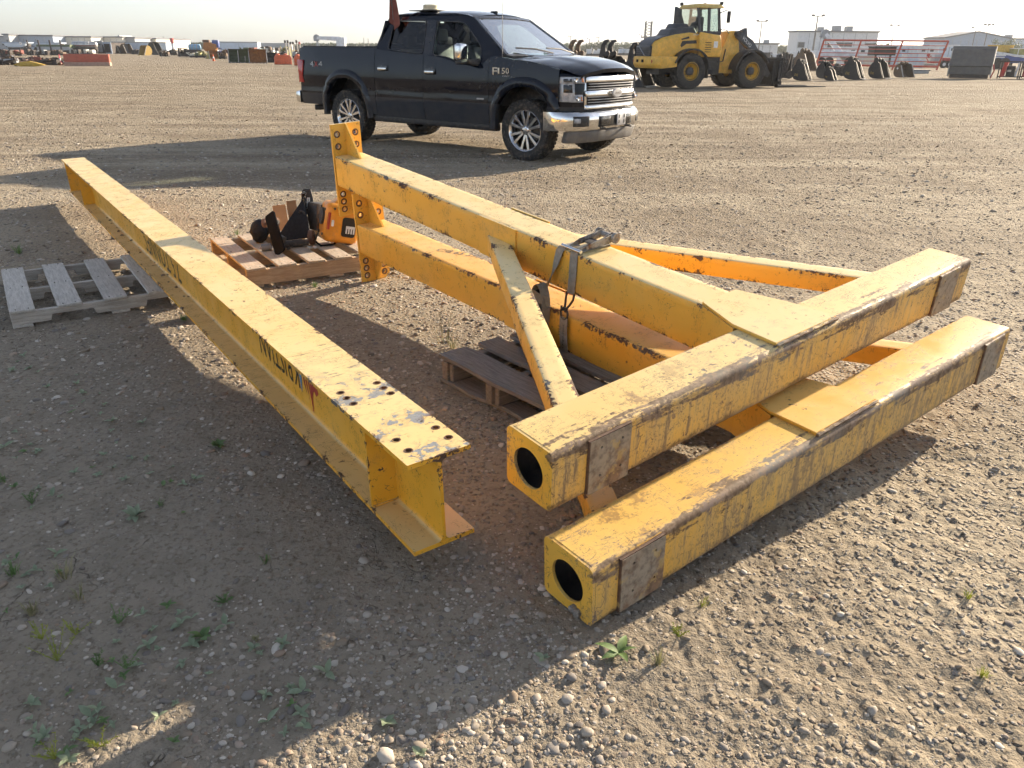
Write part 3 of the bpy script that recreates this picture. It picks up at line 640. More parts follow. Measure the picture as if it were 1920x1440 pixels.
# ------------------------------------------------------------------ long I-beam
def ibeam():
    t = thing('i_beam', 'long yellow steel I-beam with upside-down lettering lying across the left pallet', 'steel beam')
    pose(t, (-.279, 1.852, .098), R(34.902), R(.139), R(1.654))
    Wd, L, H, tf, tw = .205, 7.305, .305, .0150, .0105; c = Wd / 2
    holes = [(x, y, .0105) for x in (.043, .175) for y in (.074, .150, .450, .502, .553)]
    m = MB().plate([(0, 0)] + [(Wd * k / 1, 0) for k in (1,)] + [(Wd, L), (0, L)], holes, 'z', H - tf, H, 18)
    m.build('top_flange', 'beam_yellow', t)
    for x, y, r in holes:
        MB().lathe([(r - .0008, -.012), (r - .0008, .0008), (r + .003, .0012), (r + .0035, 0)], (x, y, H), 'z', 18).build('bolt_hole', 'rust_steel', t, smooth=40)
    box('bottom_flange', 'beam_yellow', t, 0, Wd, 0, L, 0, tf)
    f = .018; pr = [(c + tw / 2, tf - .001)]
    arc = [(c + tw / 2 + f - f * math.sin(R(k)), tf + f - f * math.cos(R(k))) for k in range(0, 91, 15)]
    half = [(c + tw / 2 + f, tf - .001)] + arc; up = [(x, H - z) for x, z in half[::-1]]
    right = half + up; left = [(Wd - x, z) for x, z in right[::-1]]
    MB().ring([[(x, y, z) for x, z in right + left][::-1] for y in (0.0, L)]).build('web', 'beam_yellow', t, smooth=40)
    for y in (.285, 6.30, 7.15):
        for s in (-1, 1):
            x0, x1 = (.003, c - tw / 2) if s < 0 else (c + tw / 2, Wd - .003)
            MB().box(x0, x1, y, y + .010, tf, H - tf).build('stiffener', 'beam_yellow', t)
            xx = [x0, x1] if s < 0 else [x1, x0]
            MB().tube([(xx[0] + .004 * -s, y - .002, tf + .003), (xx[1], y - .002, tf + .003), (xx[1], y - .002, H - tf - .003)], .0045, 6).build('weld_bead', 'beam_yellow', t)
    xl = c - tw / 2 - .0006
    text('lettering', 'KRISTIAN', 'decal_black', t, (xl, 1.138, .215), (0, 1, 0), (0, 0, -1), .485, .130, .0006)
    text('lettering', '7.5 TONNES', 'decal_black', t, (xl, 3.10, .205), (0, 1, 0), (0, 0, -1), .98, .165, .0006)
    # emblem beside the lettering: blue wedge, three red stripes and a ragged red half leaf
    def flat(name, mat, pts, lift=.0008):
        MB().add([(xl - lift, y, z) for y, z in pts], [tuple(range(len(pts)))]).build(name, mat, t)
    flat('emblem_wedge', 'decal_blue', [(1.131, .185), (1.098, .185), (1.100, .16), (1.108, .125), (1.118, .082), (1.124, .082), (1.127, .13)])
    for k in range(3):
        y0 = 1.089 - .026 * k; lo = (.045, .03, .022)[k]
        flat('emblem_stripe', 'decal_red', [(y0, .165), (y0 - .015, .172), (y0 - .022, .12), (y0 - .030 + .004 * k, lo), (y0 - .024, .10 - .02 * k), (y0 - .008, .13)][::-1])
    flat('emblem_leaf', 'decal_red', [(1.012, .175), (.94, .172), (.930, .140), (.948, .128), (.958, .118), (.972, .135), (.985, .128), (1.0, .10), (1.008, .04), (1.013, .012), (1.016, .09), (1.014, .14)][::-1])
    # clods of dirt left on the lower flange
    rd = random.Random(5); m = MB()
    for k in range(26):
        y = rd.uniform(2.9, 5.6); x = rd.uniform(.055, .093); r = rd.uniform(.004, .014)
        m.lathe([(r, 0), (r * .8, r * .5), (r * .2, r * .8)], (x, y, tf), 'z', 6, rd.random())
    tag(m.build('dirt_clods', 'gravel_stone', t, smooth=60), 'small clods of dirt on the lower flange', kind='stuff')
ibeam()

# ------------------------------------------------------------------ pallets
def pallet(label, o, az, lx, ly, boards, h, th, mats, bw=.10, bottom=True, notch=True, run='y', blocks=None):
    """stringers along x, boards across (y); boards = list of (x position, width, skew)"""
    t = thing('pallet', label, 'pallet', (o[0], o[1], 0), R(az), 'wooden pallets on the dirt')
    bm_, sm_ = mats
    base = th if bottom else 0.0
    for k, y in enumerate((0.0, ly / 2 - .02, ly - .04)):
        z0, z1 = base, h - th
        if notch:
            pr = [(0, z0), (lx * .17, z0), (lx * .18, z0 + .035), (lx * .37, z0 + .035), (lx * .38, z0), (lx * .62, z0), (lx * .63, z0 + .035), (lx * .82, z0 + .035), (lx * .83, z0), (lx, z0), (lx, z1), (0, z1)]
        else: pr = [(0, z0), (lx, z0), (lx, z1), (0, z1)]
        MB().prism(pr, 'y', y, y + .038).build('stringer', sm_, t, bevel=.002, seg=1)
    rd = random.Random(int(az * 10) + len(boards))
    for x, w_, sk in boards:
        lf = .004 * rd.random()
        v = [(x, -.012 - lf), (x + w_, -.012 - lf * .5), (x + w_ + sk, ly + .012 + lf), (x + sk, ly + .012)]
        nz = rd.uniform(-.002, .002)
        MB().hexa([(a_, b_, h - th + .0005) for a_, b_ in v] + [(v[0][0], v[0][1], h + nz), (v[1][0], v[1][1], h - nz), (v[2][0], v[2][1], h + nz), (v[3][0], v[3][1], h)]).build('deck_board', bm_, t, bevel=.0025, seg=1)
        for yy in (.012, ly / 2, ly - .02):
            for q in (.25, .75):
                MB().cyl((x + sk * yy / ly + w_ * q, yy, h - .002), (x + sk * yy / ly + w_ * q, yy, h + .0035), .0035, n=6).build('nail', 'dark_iron', t)
    if bottom:
        for x in (.0, lx * .45, lx - bw):
            MB().box(x, x + bw, -.005, ly + .005, 0, th - .0005).build('bottom_board', bm_, t, bevel=.0025, seg=1)
    return t
pallet('pale weathered pallet with wide gaps under the I-beam at the left edge', (-2.785, 4.055), 33.6, 1.12, 1.03, [(0.0, .125, 0), (.235, .125, .0), (.475, .125, .01), (.715, .125, .0), (.99, .12, .0)], .10, .016, ('wood_cross_pale', 'wood_white'))
p2 = pallet('tan pallet carrying the orange chain hoist and black trolley', (-1.725, 4.855), 32.3, 1.22, 1.03, [(0.0, .125, 0), (.205, .125, 0), (.41, .12, 0), (.60, .12, 0), (.80, .12, 0), (1.0, .14, 0)], .135, .018, ('wood_cross', 'wood_tan'), notch=False)

def grey_pallet():
    # boards run along the front; blocks and bearers under them
    t = thing('pallet', 'grey weathered pallet with broken boards under the frames beside the diagonal braces', 'pallet', (-.345, 3.372, 0), R(-50.6), 'wooden pallets on the dirt')
    lx, ly, h, th = 1.10, 1.02, .135, .020
    rd = random.Random(3)
    for y0, w_ in ((0, .17), (.235, .135), (.425, .13), (.60, .13), (.78, .16)):
        n = 14; rg = []
        for k in range(n + 1):
            x = -.01 + (lx + .02) * k / n; dz = .004 * math.sin(k * .9 + y0 * 9); ch = .018 * rd.random() if k in (0, n) else .003 * rd.random()
            rg.append([(x, y0 + ch, h - th + dz), (x, y0 + w_ - ch, h - th + dz), (x, y0 + w_ - ch, h + dz), (x, y0 + ch, h + dz)])
        m = MB(); m.ring(rg); m.fix = True; m.build('deck_board', 'wood_grey', t, bevel=.002, seg=1)
    for x in (.02, .36, .72, 1.03):
        MB().box(x, x + .045, .0, ly, th + .001, h - th - .005).build('stringer', 'wood_cross_grey', t, bevel=.003, seg=1)
    for x in (.06, .405, .765):
        MB().box(x + .006, x + .036, .01, .16, th + .001, h - th - .008).build('block', 'wood_cross_grey', t, bevel=.005, seg=1)
    for y0 in (.0, .46, .86):
        n = 12; rg = []
        for k in range(n + 1):
            x = lx * k / n; q = .03 * max(0, math.sin((k - 3) * .7)) if y0 == 0 else 0
            rg.append([(x, y0 + q, 0.001), (x, y0 + .12, 0.001), (x, y0 + .12, th), (x, y0 + q, th)])
        m = MB(); m.ring(rg); m.fix = True; m.build('bottom_board', 'wood_grey', t, bevel=.002, seg=1)
grey_pallet()
# ------------------------------------------------------------------ pickup truck
def wheel(parent, c, side, r=.405, wid=.27, rim=.285):
    """road wheel at c, outer face towards side (-1 / +1 in y)"""
    s = side
    ty = MB(); prof = [(rim - .012, -.11), (rim + .01, -.125), (rim + .06, -.133), (r - .04, -.132), (r - .012, -.115), (r, -.085), (r, .085), (r - .012, .115), (r - .04, .132), (rim + .06, .133), (rim + .01, .125), (rim - .012, .11)]
    ty.lathe([(a, h * wid / .266 * s) for a, h in prof], c, 'y', 48)
    o = ty.build('wheel', 'rubber', parent, smooth=35)
    m = MB()                                   # tread and shoulder blocks
    for k in range(46):
        th = 2 * math.pi * k / 46
        for row, (y0, y1, r0, r1) in enumerate(((-.118, -.05, -.02, .006), (-.045, -.003, -.02, .008), (.003, .045, -.02, .008), (.05, .118, -.02, .006), (.112, .136, -.055, -.008))):
            a0 = th + (.068 if row % 2 else 0) - .047; a1 = a0 + .094; q = []
            for yy in (y0, y1):
                for aa in (a0, a1):
                    for rr in (r + r0, r + r1): q.append((c[0] + rr * math.cos(aa), c[1] + yy * s * wid / .266, c[2] + rr * math.sin(aa)))
            m.hexa([q[0], q[2], q[6], q[4], q[1], q[3], q[7], q[5]])
    m.fix = True; m.build('tread', 'rubber', o)
    rm = MB(); rm.lathe([(rim - .05, -.10 * s), (rim - .02, -.06 * s), (rim - .03, .05 * s), (rim - .012, .10 * s), (rim, .118 * s), (rim - .006, .125 * s), (rim - .022, .115 * s), (rim - .04, .07 * s), (rim - .05, 0)], c, 'y', 48)
    rmo = rm.build('rim', 'alloy', o, smooth=40)
    dk = MB(); dk.lathe([(.01, .0 * s), (.17, .0 * s), (.172, -.02 * s), (.01, -.02 * s)], c, 'y', 32); dk.build('brake_disc', 'brake', o, smooth=40)
    MB().lathe([(.0, -.03 * s), (rim - .02, -.03 * s), (rim - .02, -.05 * s)], c, 'y', 32).build('wheel_well', 'black_plastic', o)
    for k in range(6):
        for d in (-1, 1):
            th = math.pi / 2 + 2 * math.pi * k / 6 + d * .155; t2 = math.pi / 2 + 2 * math.pi * k / 6 + d * .235
            def P(rr, th_, dw, dy):
                return (c[0] + rr * math.cos(th_) - dw * math.sin(th_), c[1] + dy * s, c[2] + rr * math.sin(th_) + dw * math.cos(th_))
            w0, w1 = .021, .031
            MB().hexa([P(.05, th, -w0, .04), P(.05, th, w0, .04), P(rim - .016, t2, w1, .085), P(rim - .016, t2, -w1, .085), P(.05, th, -w0 * .7, .098), P(.05, th, w0 * .7, .098), P(rim - .016, t2, w1 * .7, .112), P(rim - .016, t2, -w1 * .7, .112)]).build('spoke', 'alloy', o, bevel=.003, seg=1)
    MB().lathe([(.075, .03 * s), (.078, .085 * s), (.06, .098 * s), (.036, .102 * s), (.033, .108 * s), (.0, .11 * s)], c, 'y', 24).build('hub_cap', 'alloy', o, smooth=40)
    for k in range(6):
        th = 2 * math.pi * k / 6; MB().cyl((c[0] + .056 * math.cos(th), c[1] + .085 * s, c[2] + .056 * math.sin(th)), (c[0] + .056 * math.cos(th), c[1] + .106 * s, c[2] + .056 * math.sin(th)), .010, n=6).build('lug_nut', 'dark_iron', o)
    return o

def interp(x, pts):
    for (a, va), (b, vb) in zip(pts, pts[1:]):
        if x <= b:
            t = max(0, min(1, (x - a) / (b - a) if b > a else 0)); t = t * t * (3 - 2 * t) if False else t
            return va + (vb - va) * t
    return pts[-1][1]

def truck():
    T = thing('pickup_truck', 'black four-door pickup truck with chrome grille parked behind the yellow frames', 'pickup truck', (-.722, 13.154, 0), R(-37.887))
    PA = 'truck_paint'
    def yhalf(x, z):                            # half width of the body side
        y = .985
        y -= .05 * max(0, (.75 - z) / .35) ** 1.6
        y -= .055 * max(0, (z - 1.02) / .42) ** 1.5
        y -= .012 * math.exp(-((z - .86) / .035) ** 2)
        if x > 2.0: y -= .085 * ((x - 2.0) / .6) ** 2.2
        if x < -2.4: y -= .03 * ((-2.4 - x) / .6) ** 2
        return y
    def arch(x, cx, hw, hh, z0):
        d = abs(x - cx) / hw
        return z0 + hh * (1 - d ** 2.6) ** (1 / 2.4) if d < 1 else None
    top_pts = [(-3.05, 1.43), (-2.95, 1.455), (-1.12, 1.455), (-1.1, 1.43), (-.80, 1.41), (-.06, 1.358), (.15, 1.345), (.35, 1.32), (.62, 1.255), (.8, 1.245), (1.08, 1.25), (1.2, 1.33), (1.3, 1.365), (1.5, 1.335), (2.0, 1.285), (2.33, 1.225), (2.48, 1.18), (2.60, 1.135)]
    def side(name, x0, x1, s, zlo, cuts=(), ztop=None, rows=16, mat=PA, inset=0.0):
        xs = set(np.linspace(x0, x1, max(4, int((x1 - x0) / .05))).tolist())
        for cx, hw, hh, z0 in cuts:
            for k in range(33):
                q = cx + hw * math.sin(math.pi * (k / 32 - .5)) * .9999
                if x0 <= q <= x1: xs.add(q)
        xs = sorted(xs)
        def col(x):
            lo = zlo(x) if callable(zlo) else zlo
            for cx, hw, hh, z0 in cuts:
                a = arch(x, cx, hw, hh, z0)
                if a: lo = max(lo, a)
            hi = (ztop or (lambda q: interp(q, top_pts)))(x)
            return lo, max(hi, lo + .005)
        m = MB(); vs = []
        for x in xs:
            lo, hi = col(x)
            for k in range(rows + 1):
                z = lo + (hi - lo) * k / rows; vs.append((x, s * (yhalf(x, z) - inset), z))
        n = rows + 1; fs = [((i) * n + j, (i + 1) * n + j, (i + 1) * n + j + 1, i * n + j + 1) for i in range(len(xs) - 1) for j in range(rows)]
        if s > 0: fs = [f[::-1] for f in fs]
        m.add(vs, fs)
        # fold the rim inwards so the sheet has thickness
        lo_v = [vs[i * n] for i in range(len(xs))]
        m.ring([lo_v, [(x, y - s * .06, z) for x, y, z in lo_v]], closed=False)
        hi_v = [vs[i * n + rows] for i in range(len(xs))]
        m.ring([hi_v, [(x, y - s * .05, z + .0) for x, y, z in hi_v]], closed=False)
        for i in (0, len(xs) - 1):
            e = vs[i * n:(i + 1) * n]; m.ring([e, [(x, y - s * .03, z) for x, y, z in e]], closed=False)
        return m.build(name, mat, T, smooth=35)
    RA = (-1.84, .50, .57, .43); FA = (1.84, .51, .56, .42)
    for s in (-1, 1):
        side('bed_side', -3.02, -1.128, s, lambda x: .56 if x < -2 else .47, (RA,))
        d1 = side('rear_door', -1.118, -.068, s, lambda x: .45, (RA,) if False else ())
        d2 = side('front_door', -.060, 1.205, s, lambda x: .445)
        side('front_fender', 1.213, 2.39, s, lambda x: .46 if x < 2 else .70, (FA,))
        for nm, cc in (('rear', RA), ('front', FA)):   # wheel arch flares
            cx, hw, hh, z0 = cc; rg = []
            for k in range(41):
                a = math.pi * (1 - k / 40) if nm == 'rear' else math.pi * (1 - k / 40) + .42 * k / 40; q = []
                for e, dy in ((1.0, -.05), (1.0, .022), (1.06, .034), (1.16, .026), (1.23, .002)):
                    ca, sa = math.cos(a), math.sin(a)
                    x = cx + hw * e * (abs(ca) ** .85) * (1 if ca > 0 else -1); z = z0 - .02 + (hh + .02) * (1 + (e - 1) * .95) * (abs(sa) ** .85)
                    q.append((x, s * (yhalf(x, max(.5, z)) + dy), z))
                rg.append(q)
            m = MB(); m.ring(rg, closed=False)
            if s > 0: m.f = [f[::-1] for f in m.f]
            m.build('wheel_arch_flare', PA, T, smooth=50)
            MB().ring([[(cx + .59 * math.cos(math.pi * k / 20), s * yv, .46 + .59 * math.sin(math.pi * k / 20)) for k in range(21)] for yv in (.62, .93)], closed=False).add([(cx + .59 * math.cos(math.pi * k / 20), s * .62, .46 + .59 * math.sin(math.pi * k / 20)) for k in range(21)], [tuple(range(21))]).build('wheel_arch_liner', 'black_plastic', T)
        # rocker and lower sill
        MB().box(-1.25, 1.33, min(s * .84, s * .93), max(s * .84, s * .93), .36, .47).build('rocker_panel', 'black_plastic', T, bevel=.02)
        # handles with dark cups
        for x, z in ((-.92, 1.16), (.09, 1.135)):
            y = s * (yhalf(x, z) + .006)
            cup = MB().cbox((x, y, z), (.21, .012, .085)).build('handle_cup', 'black_gloss', d1 if x < -.5 else d2, bevel=.005)
            MB().cbox((x, y + s * .022, z - .008), (.19, .022, .04)).build('door_handle', 'chrome', d1 if x < -.5 else d2, bevel=.008)
        # tail lamp
        m = MB(); pr = [(-3.03, .90), (-2.905, .90), (-2.93, 1.02), (-2.90, 1.10), (-2.90, 1.255), (-3.03, 1.255)]
        m.prism(pr, 'y', s * .90, s * .975); m.build('tail_light', 'lens_red', T, bevel=.006)
        # mirror
        y = s * 1.10
        mo = MB().cbox((.84, s * 1.125, 1.405), (.12, .21, .23)).build('mirror', 'chrome', T, bevel=.045, seg=4)
        MB().cbox((.80, s * 1.125, 1.395), (.06, .20, .21)).build('mirror_back', 'black_plastic', mo, bevel=.02)
        MB().cbox((.85, s * 1.1, 1.272), (.11, .22, .055)).build('mirror_base', 'black_plastic', mo, bevel=.015)
        MB().hexa([(.85, s * .94, 1.22), (1.03, s * .94, 1.22), (.93, s * 1.06, 1.25), (.80, s * 1.06, 1.25), (.85, s * .94, 1.31), (1.03, s * .94, 1.33), (.93, s * 1.06, 1.30), (.80, s * 1.06, 1.30)]).build('mirror_arm', 'black_plastic', mo, bevel=.008)
    # ---- cab: side frames with real window openings
    def ycab(z): return .945 - max(0, z - 1.25) * .47 + .10 * max(0, z - 1.72) ** 1.5 * 0
    def rnd(poly, r=.05, n=4):
        out = []; m = len(poly)
        for i in range(m):
            p, a, b = Vector(poly[i]), Vector(poly[i - 1]), Vector(poly[(i + 1) % m])
            da, db = (a - p), (b - p); ra = min(r, da.length * .45, db.length * .45); pa, pb = p + da.normalized() * ra, p + db.normalized() * ra
            for k in range(n + 1):
                t = k / n; q = pa * (1 - t) ** 2 + p * 2 * t * (1 - t) + pb * t * t; out.append((q.x, q.y))
        return out
    rw = rnd([(-.915, 1.43), (-.14, 1.372), (-.235, 1.835), (-.925, 1.842)], .06); fw = rnd([(.075, 1.362), (.36, 1.335), (.62, 1.268), (1.035, 1.268), (.97, 1.47), (.60, 1.755), (.48, 1.80), (-.005, 1.826)], .05)
    outer = [(-1.195, 1.42), (-.92, 1.40), (-.06, 1.345), (.15, 1.33), (.40, 1.30), (.62, 1.24), (1.10, 1.235), (1.22, 1.33), (1.41, 1.375), (1.25, 1.485), (1.0, 1.665), (.78, 1.81), (.68, 1.866), (.55, 1.90), (.3, 1.925), (-.2, 1.94), (-.85, 1.93), (-1.0, 1.912), (-1.07, 1.87), (-1.13, 1.72), (-1.17, 1.55)]
    for s in (-1, 1):
        m = MB(); m.sheet([outer, rw, fw], lambda p, k: (p[0], s * (ycab(p[1]) - .045 * k), p[1]), True)
        fo = m.build('cab_side_frame', PA, T, smooth=30)
        for nm, poly, mt in (('rear_side_window', rw, 'glass_tint'), ('front_side_window', fw, 'glass_car')):
            MB().sheet([poly], lambda p, k: (p[0], s * (ycab(p[1]) - .022), p[1]), False).build(nm, mt, fo)
            m = MB(); n = len(poly); m.tube([(p[0], s * (ycab(p[1]) + .001), p[1]) for p in poly + poly[:1]], .009, 5, False); m.build('window_seal', 'black_plastic', fo, smooth=60)
        MB().hexa([(-.12, s * (ycab(1.36) + .004), 1.36), (.055, s * (ycab(1.36) + .004), 1.355), (-.025, s * (ycab(1.83) + .004), 1.835), (-.215, s * (ycab(1.83) + .004), 1.84), (-.12, s * (ycab(1.36) - .02), 1.36), (.055, s * (ycab(1.36) - .02), 1.355), (-.025, s * (ycab(1.83) - .02), 1.835), (-.215, s * (ycab(1.83) - .02), 1.84)]).build('door_pillar', 'black_gloss', fo)
    # roof skin
    def roof(u, v):
        x = -1.06 + 1.74 * u; y = (2 * v - 1); e = .665 - .03 * abs(u - .4)
        z = interp(x, [(-1.06, 1.875), (-.98, 1.912), (-.85, 1.932), (-.2, 1.945), (.3, 1.928), (.55, 1.90), (.68, 1.870)]) + .045 * (1 - abs(y) ** 2.4) - .02 * abs(y) ** 6
        return (x, y * e, z)
    MB().grid(roof, [k / 24 for k in range(25)], [k / 16 for k in range(17)]).build('roof', PA, T, smooth=60)
    # windscreen, header, cowl, back wall
    def ws(u, v):
        z = 1.375 + (1.862 - 1.375) * u; b = 1 - (2 * v - 1) ** 2
        return (1.43 - .745 * u + .10 * b * (1 - .55 * u), (2 * v - 1) * (.875 - .215 * u), z + .02 * b * u)
    MB().grid(ws, [k / 10 for k in range(11)], [k / 16 for k in range(17)]).build('windscreen', 'glass_car', T, smooth=60)
    for s in (0, 1):
        MB().ribbon([ws(k / 10, .018 if s == 0 else .982) for k in range(11)], (0, 1, 0), .06, .02).build('windscreen_pillar', PA, T, smooth=60)
    MB().ribbon([ws(.985, k / 16) for k in range(17)], (1, 0, -.6), .07, .015).build('windscreen_header', 'black_gloss', T, smooth=60)
    MB().ribbon([Vector(ws(0.0, k / 16)) + Vector((.05, 0, -.012)) for k in range(17)], (1, 0, -.15), .16, .02).build('cowl', 'black_plastic', T, smooth=60)
    for y0, y1 in ((.06, -.62), (.68, .05)):
        m = MB(); a = Vector(ws(.02, .5 + y0 / 1.7)) + Vector((.06, 0, .015)); b = Vector(ws(.12, .5 + y1 / 1.7)) + Vector((.03, 0, .03))
        m.tube([a, (a + b) / 2 + Vector((.02, 0, .02)), b], .011, 6); m.build('wiper', 'black_plastic', T, smooth=60)
    bk = [(-.86, 1.38), (.86, 1.38), (.72, 1.84), (-.72, 1.84)]; bw_ = rnd([(-.62, 1.50), (.62, 1.50), (.54, 1.80), (-.54, 1.80)], .05)
    MB().sheet([bk, bw_], lambda p, k: (-1.185 + .22 * (p[1] - 1.38) + .03 * k, p[0], p[1]), True).build('cab_back', PA, T, smooth=30)
    MB().sheet([bw_], lambda p, k: (-1.17 + .22 * (p[1] - 1.38), p[0], p[1]), False).build('rear_window', 'glass_tint', T)
    MB().cbox((.52, 0, 1.80), (.07, .24, .06)).build('rear_view_mirror', 'black_plastic', T, bevel=.02)
    # interior
    box('cab_floor', 'seat_leather', T, -1.1, 1.2, -.84, .84, .5, .62)
    MB().hexa([(.95, -.82, .7), (1.35, -.82, .7), (1.35, .82, .7), (.95, .82, .7), (.82, -.82, 1.24), (1.4, -.82, 1.33), (1.4, .82, 1.33), (.82, .82, 1.24)]).build('dashboard', 'seat_leather', T, bevel=.04)
    MB().lathe([(.19 + .018 * math.cos(a), .018 * math.sin(a)) for a in [k * .785 for k in range(9)]], (0, 0, 0), 'x', 24).build('steering_wheel', 'black_plastic', T, smooth=60, loc=(.62, .42, 1.22), rot=(0, R(-25), 0))
    for y in (-.42, .42):
        st = MB().hexa([(-.05, y - .26, .9), (.12, y - .26, .9), (.12, y + .26, .9), (-.05, y + .26, .9), (-.22, y - .22, 1.50), (-.10, y - .22, 1.50), (-.10, y + .22, 1.50), (-.22, y + .22, 1.50)]).build('seat', 'seat_leather', T, bevel=.04, seg=3)
        MB().cbox((-.20, y, 1.63), (.11, .26, .19)).build('headrest', 'seat_leather', st, bevel=.04, seg=3)
        MB().cbox((-.86, y, 1.55), (.11, .24, .16)).build('headrest', 'seat_leather', st, bevel=.04, seg=3)
    MB().hexa([(-.98, -.8, .8), (-.75, -.8, .8), (-.75, .8, .8), (-.98, .8, .8), (-1.06, -.76, 1.44), (-.94, -.76, 1.44), (-.94, .76, 1.44), (-1.06, .76, 1.44)]).build('rear_bench', 'seat_leather', T, bevel=.03)
    # ---- bonnet with raised centre
    def hood(u, v):
        x = 1.36 + (2.605 - 1.36) * u; y = 2 * v - 1; hwid = interp(x, [(1.36, .93), (2.0, .925), (2.34, .905), (2.45, .87), (2.55, .80), (2.605, .74)])
        xx = x + .10 * (1 - y * y) * (u > .0) * min(1, u * 2)
        z = interp(x, top_pts) + .004
        z += (.045 + .035 * u) * (1 - abs(y) ** 3) * min(1, .4 + u) + .022 * (1 / (1 + math.exp((abs(y) - .62 + .12 * u) * 40))) * (1 - .5 * u)
        z -= .10 * max(0, u - .86) ** 1.5 * 6 * .35
        return (xx, y * hwid, z)
    m = MB(); us = [k / 34 for k in range(35)]; vs_ = [k / 40 for k in range(41)]; m.grid(hood, us, vs_)
    m.ring([[hood(1, v) for v in vs_], [(hood(1, v)[0] - .01, hood(1, v)[1], hood(1, v)[2] - .05) for v in vs_]], closed=False); m.build('bonnet', PA, T, smooth=40)
    # ---- front end
    NOSE = [(0, 2.71), (.4, 2.695), (.63, 2.655), (.72, 2.625), (.80, 2.575), (.86, 2.515), (.90, 2.45), (.93, 2.38), (.955, 2.28)]
    def fx(y): return interp(abs(y), NOSE)      # plan curve of the nose
    def strip(name, mat, ys, z0, z1, dx, depth, bevel=.006, parent=T, lean=0.0):
        m = MB(); rg = []
        for y in ys:
            x = fx(y) + dx
            rg.append([(x, y, z0), (x + lean, y, z1), (x + lean - depth, y, z1), (x - depth, y, z0)])
        m.ring(rg); m.fix = True
        return m.build(name, mat, parent, bevel=bevel, smooth=35)
    yy = lambda a, b, n=16: [a + (b - a) * k / n for k in range(n + 1)]
    strip('nose_panel', PA, yy(-.935, .935, 40), .68, 1.135, -.045, .12, .01, lean=-.02)
    strip('nose_upper', PA, yy(-.935, .935, 40), 1.12, 1.165, -.05, .12, .012, lean=-.05)
    gr = strip('grille_frame', 'chrome', yy(-.635, .635), .700, 1.128, -.035, .08, .02, lean=-.03)
    strip('grille_mesh', 'dark_hole', yy(-.595, .595), .735, 1.06, -.028, .04, .002, gr, lean=-.022)
    for k in range(9):
        z = .755 + .0335 * k; strip('grille_bar', 'silver_plastic', yy(-.59, .59), z, z + .008, -.020, .02, .001, gr, lean=0)
    for z0, z1, dx in ((.705, .765, .004), (.865, .945, .010), (1.045, 1.125, -.004)):
        strip('grille_crossbar', 'chrome', yy(-.63, .63), z0, z1, dx - .02, .06, .016, gr, lean=-.012)
    # oval badge with script
    bo = MB().lathe([(.0, .022), (.055, .02), (.062, .012), (.064, 0)], (0, 0, 0), 'x', 32).build('badge', 'silver_plastic', gr, smooth=40, loc=(fx(0) + .015, 0, .905)); bo.scale = (1, 2.05, .95)
    text('badge_script', 'Ford', 'chrome', gr, (fx(0) + .038, -.075, .885), (0, 1, 0), (0, 0, 1), .15, .045, .002, .3)
    for s in (-1, 1):                             # clamp-shaped head lamps wrapping the corner
        def hx(y): return fx(y) - .030
        ys = [.675, .70, .74, .78, .82, .86, .90, .925, .945]
        def lamp(name, mat, f0, f1, dx, yr, parent):
            m = MB(); rg = []
            for y in yr: rg.append([(hx(y) + dx, s * y, f0(y)), (hx(y) + dx - .015, s * y, f1(y)), (hx(y) - .12, s * y, f1(y)), (hx(y) - .12, s * y, f0(y))])
            m.ring(rg); m.fix = True; return m.build(name, mat, parent, bevel=.004, smooth=40)
        hl = lamp('headlight', 'lens_clear', lambda y: 1.035, lambda y: 1.118, .022, ys, T)
        lamp('lamp_outer', 'lens_clear', lambda y: .805, lambda y: 1.04, .020, [.80, .83, .86, .885, .905], hl)
        lamp('lamp_lower', 'lens_clear', lambda y: .80, lambda y: .895, .022, [.69, .72, .76, .80, .84], hl)
        lamp('lamp_indicator', 'lens_amber', lambda y: 1.052, lambda y: 1.103, .026, [.692, .705, .72], hl)
        lamp('lamp_indicator', 'lens_amber', lambda y: .815, lambda y: .875, .026, [.70, .712, .725], hl)
        lamp('lamp_inner', 'black_gloss', lambda y: .92, lambda y: 1.02, .0235, [.825, .85, .875, .895], hl); lamp('lamp_inner', 'black_gloss', lambda y: 1.05, lambda y: 1.10, .0245, [.83, .85, .87, .90], hl)
        for y0, z0 in ((.80, 1.076), (.765, .845)):
            MB().lathe([(.0, .028), (.022, .03), (.03, .04), (.032, .01)], (hx(y0), s * y0, z0), 'x', 16).build('lamp_projector', 'chrome', hl, smooth=40)
        # fog lamp recess
    bp = MB(); rg = []; ysb = [-1.0, -.985, -.95, -.90, -.84] + yy(-.78, .78, 20) + [.84, .90, .95, .985, 1.0]
    def bx(y):
        a = abs(y); return interp(a, [(0, 2.74), (.4, 2.73), (.63, 2.695), (.74, 2.66), (.83, 2.61), (.90, 2.55), (.95, 2.47), (.985, 2.39), (1.0, 2.33)])
    for y in ysb:
        x = bx(y); rg.append([(x - .03, y, .435), (x, y, .47), (x + .004, y, .60), (x - .012, y, .645), (x - .05, y, .675), (x - .14, y, .675), (x - .14, y, .435)])
    bp.ring(rg); bp.fix = True; bpo = bp.build('front_bumper', 'chrome', T, smooth=40)
    def brk(name, mat, y0, y1, z0, z1, dx, dep=.03, bev=.008):
        m = MB(); rg = []
        for y in yy(y0, y1, 6): x = bx(y) + dx; rg.append([(x, y, z0), (x, y, z1), (x - dep, y, z1), (x - dep, y, z0)])
        m.ring(rg); m.fix = True; return m.build(name, mat, bpo, bevel=bev, smooth=40)
    brk('bumper_intake', 'dark_hole', -.44, .44, .475, .615, .007)
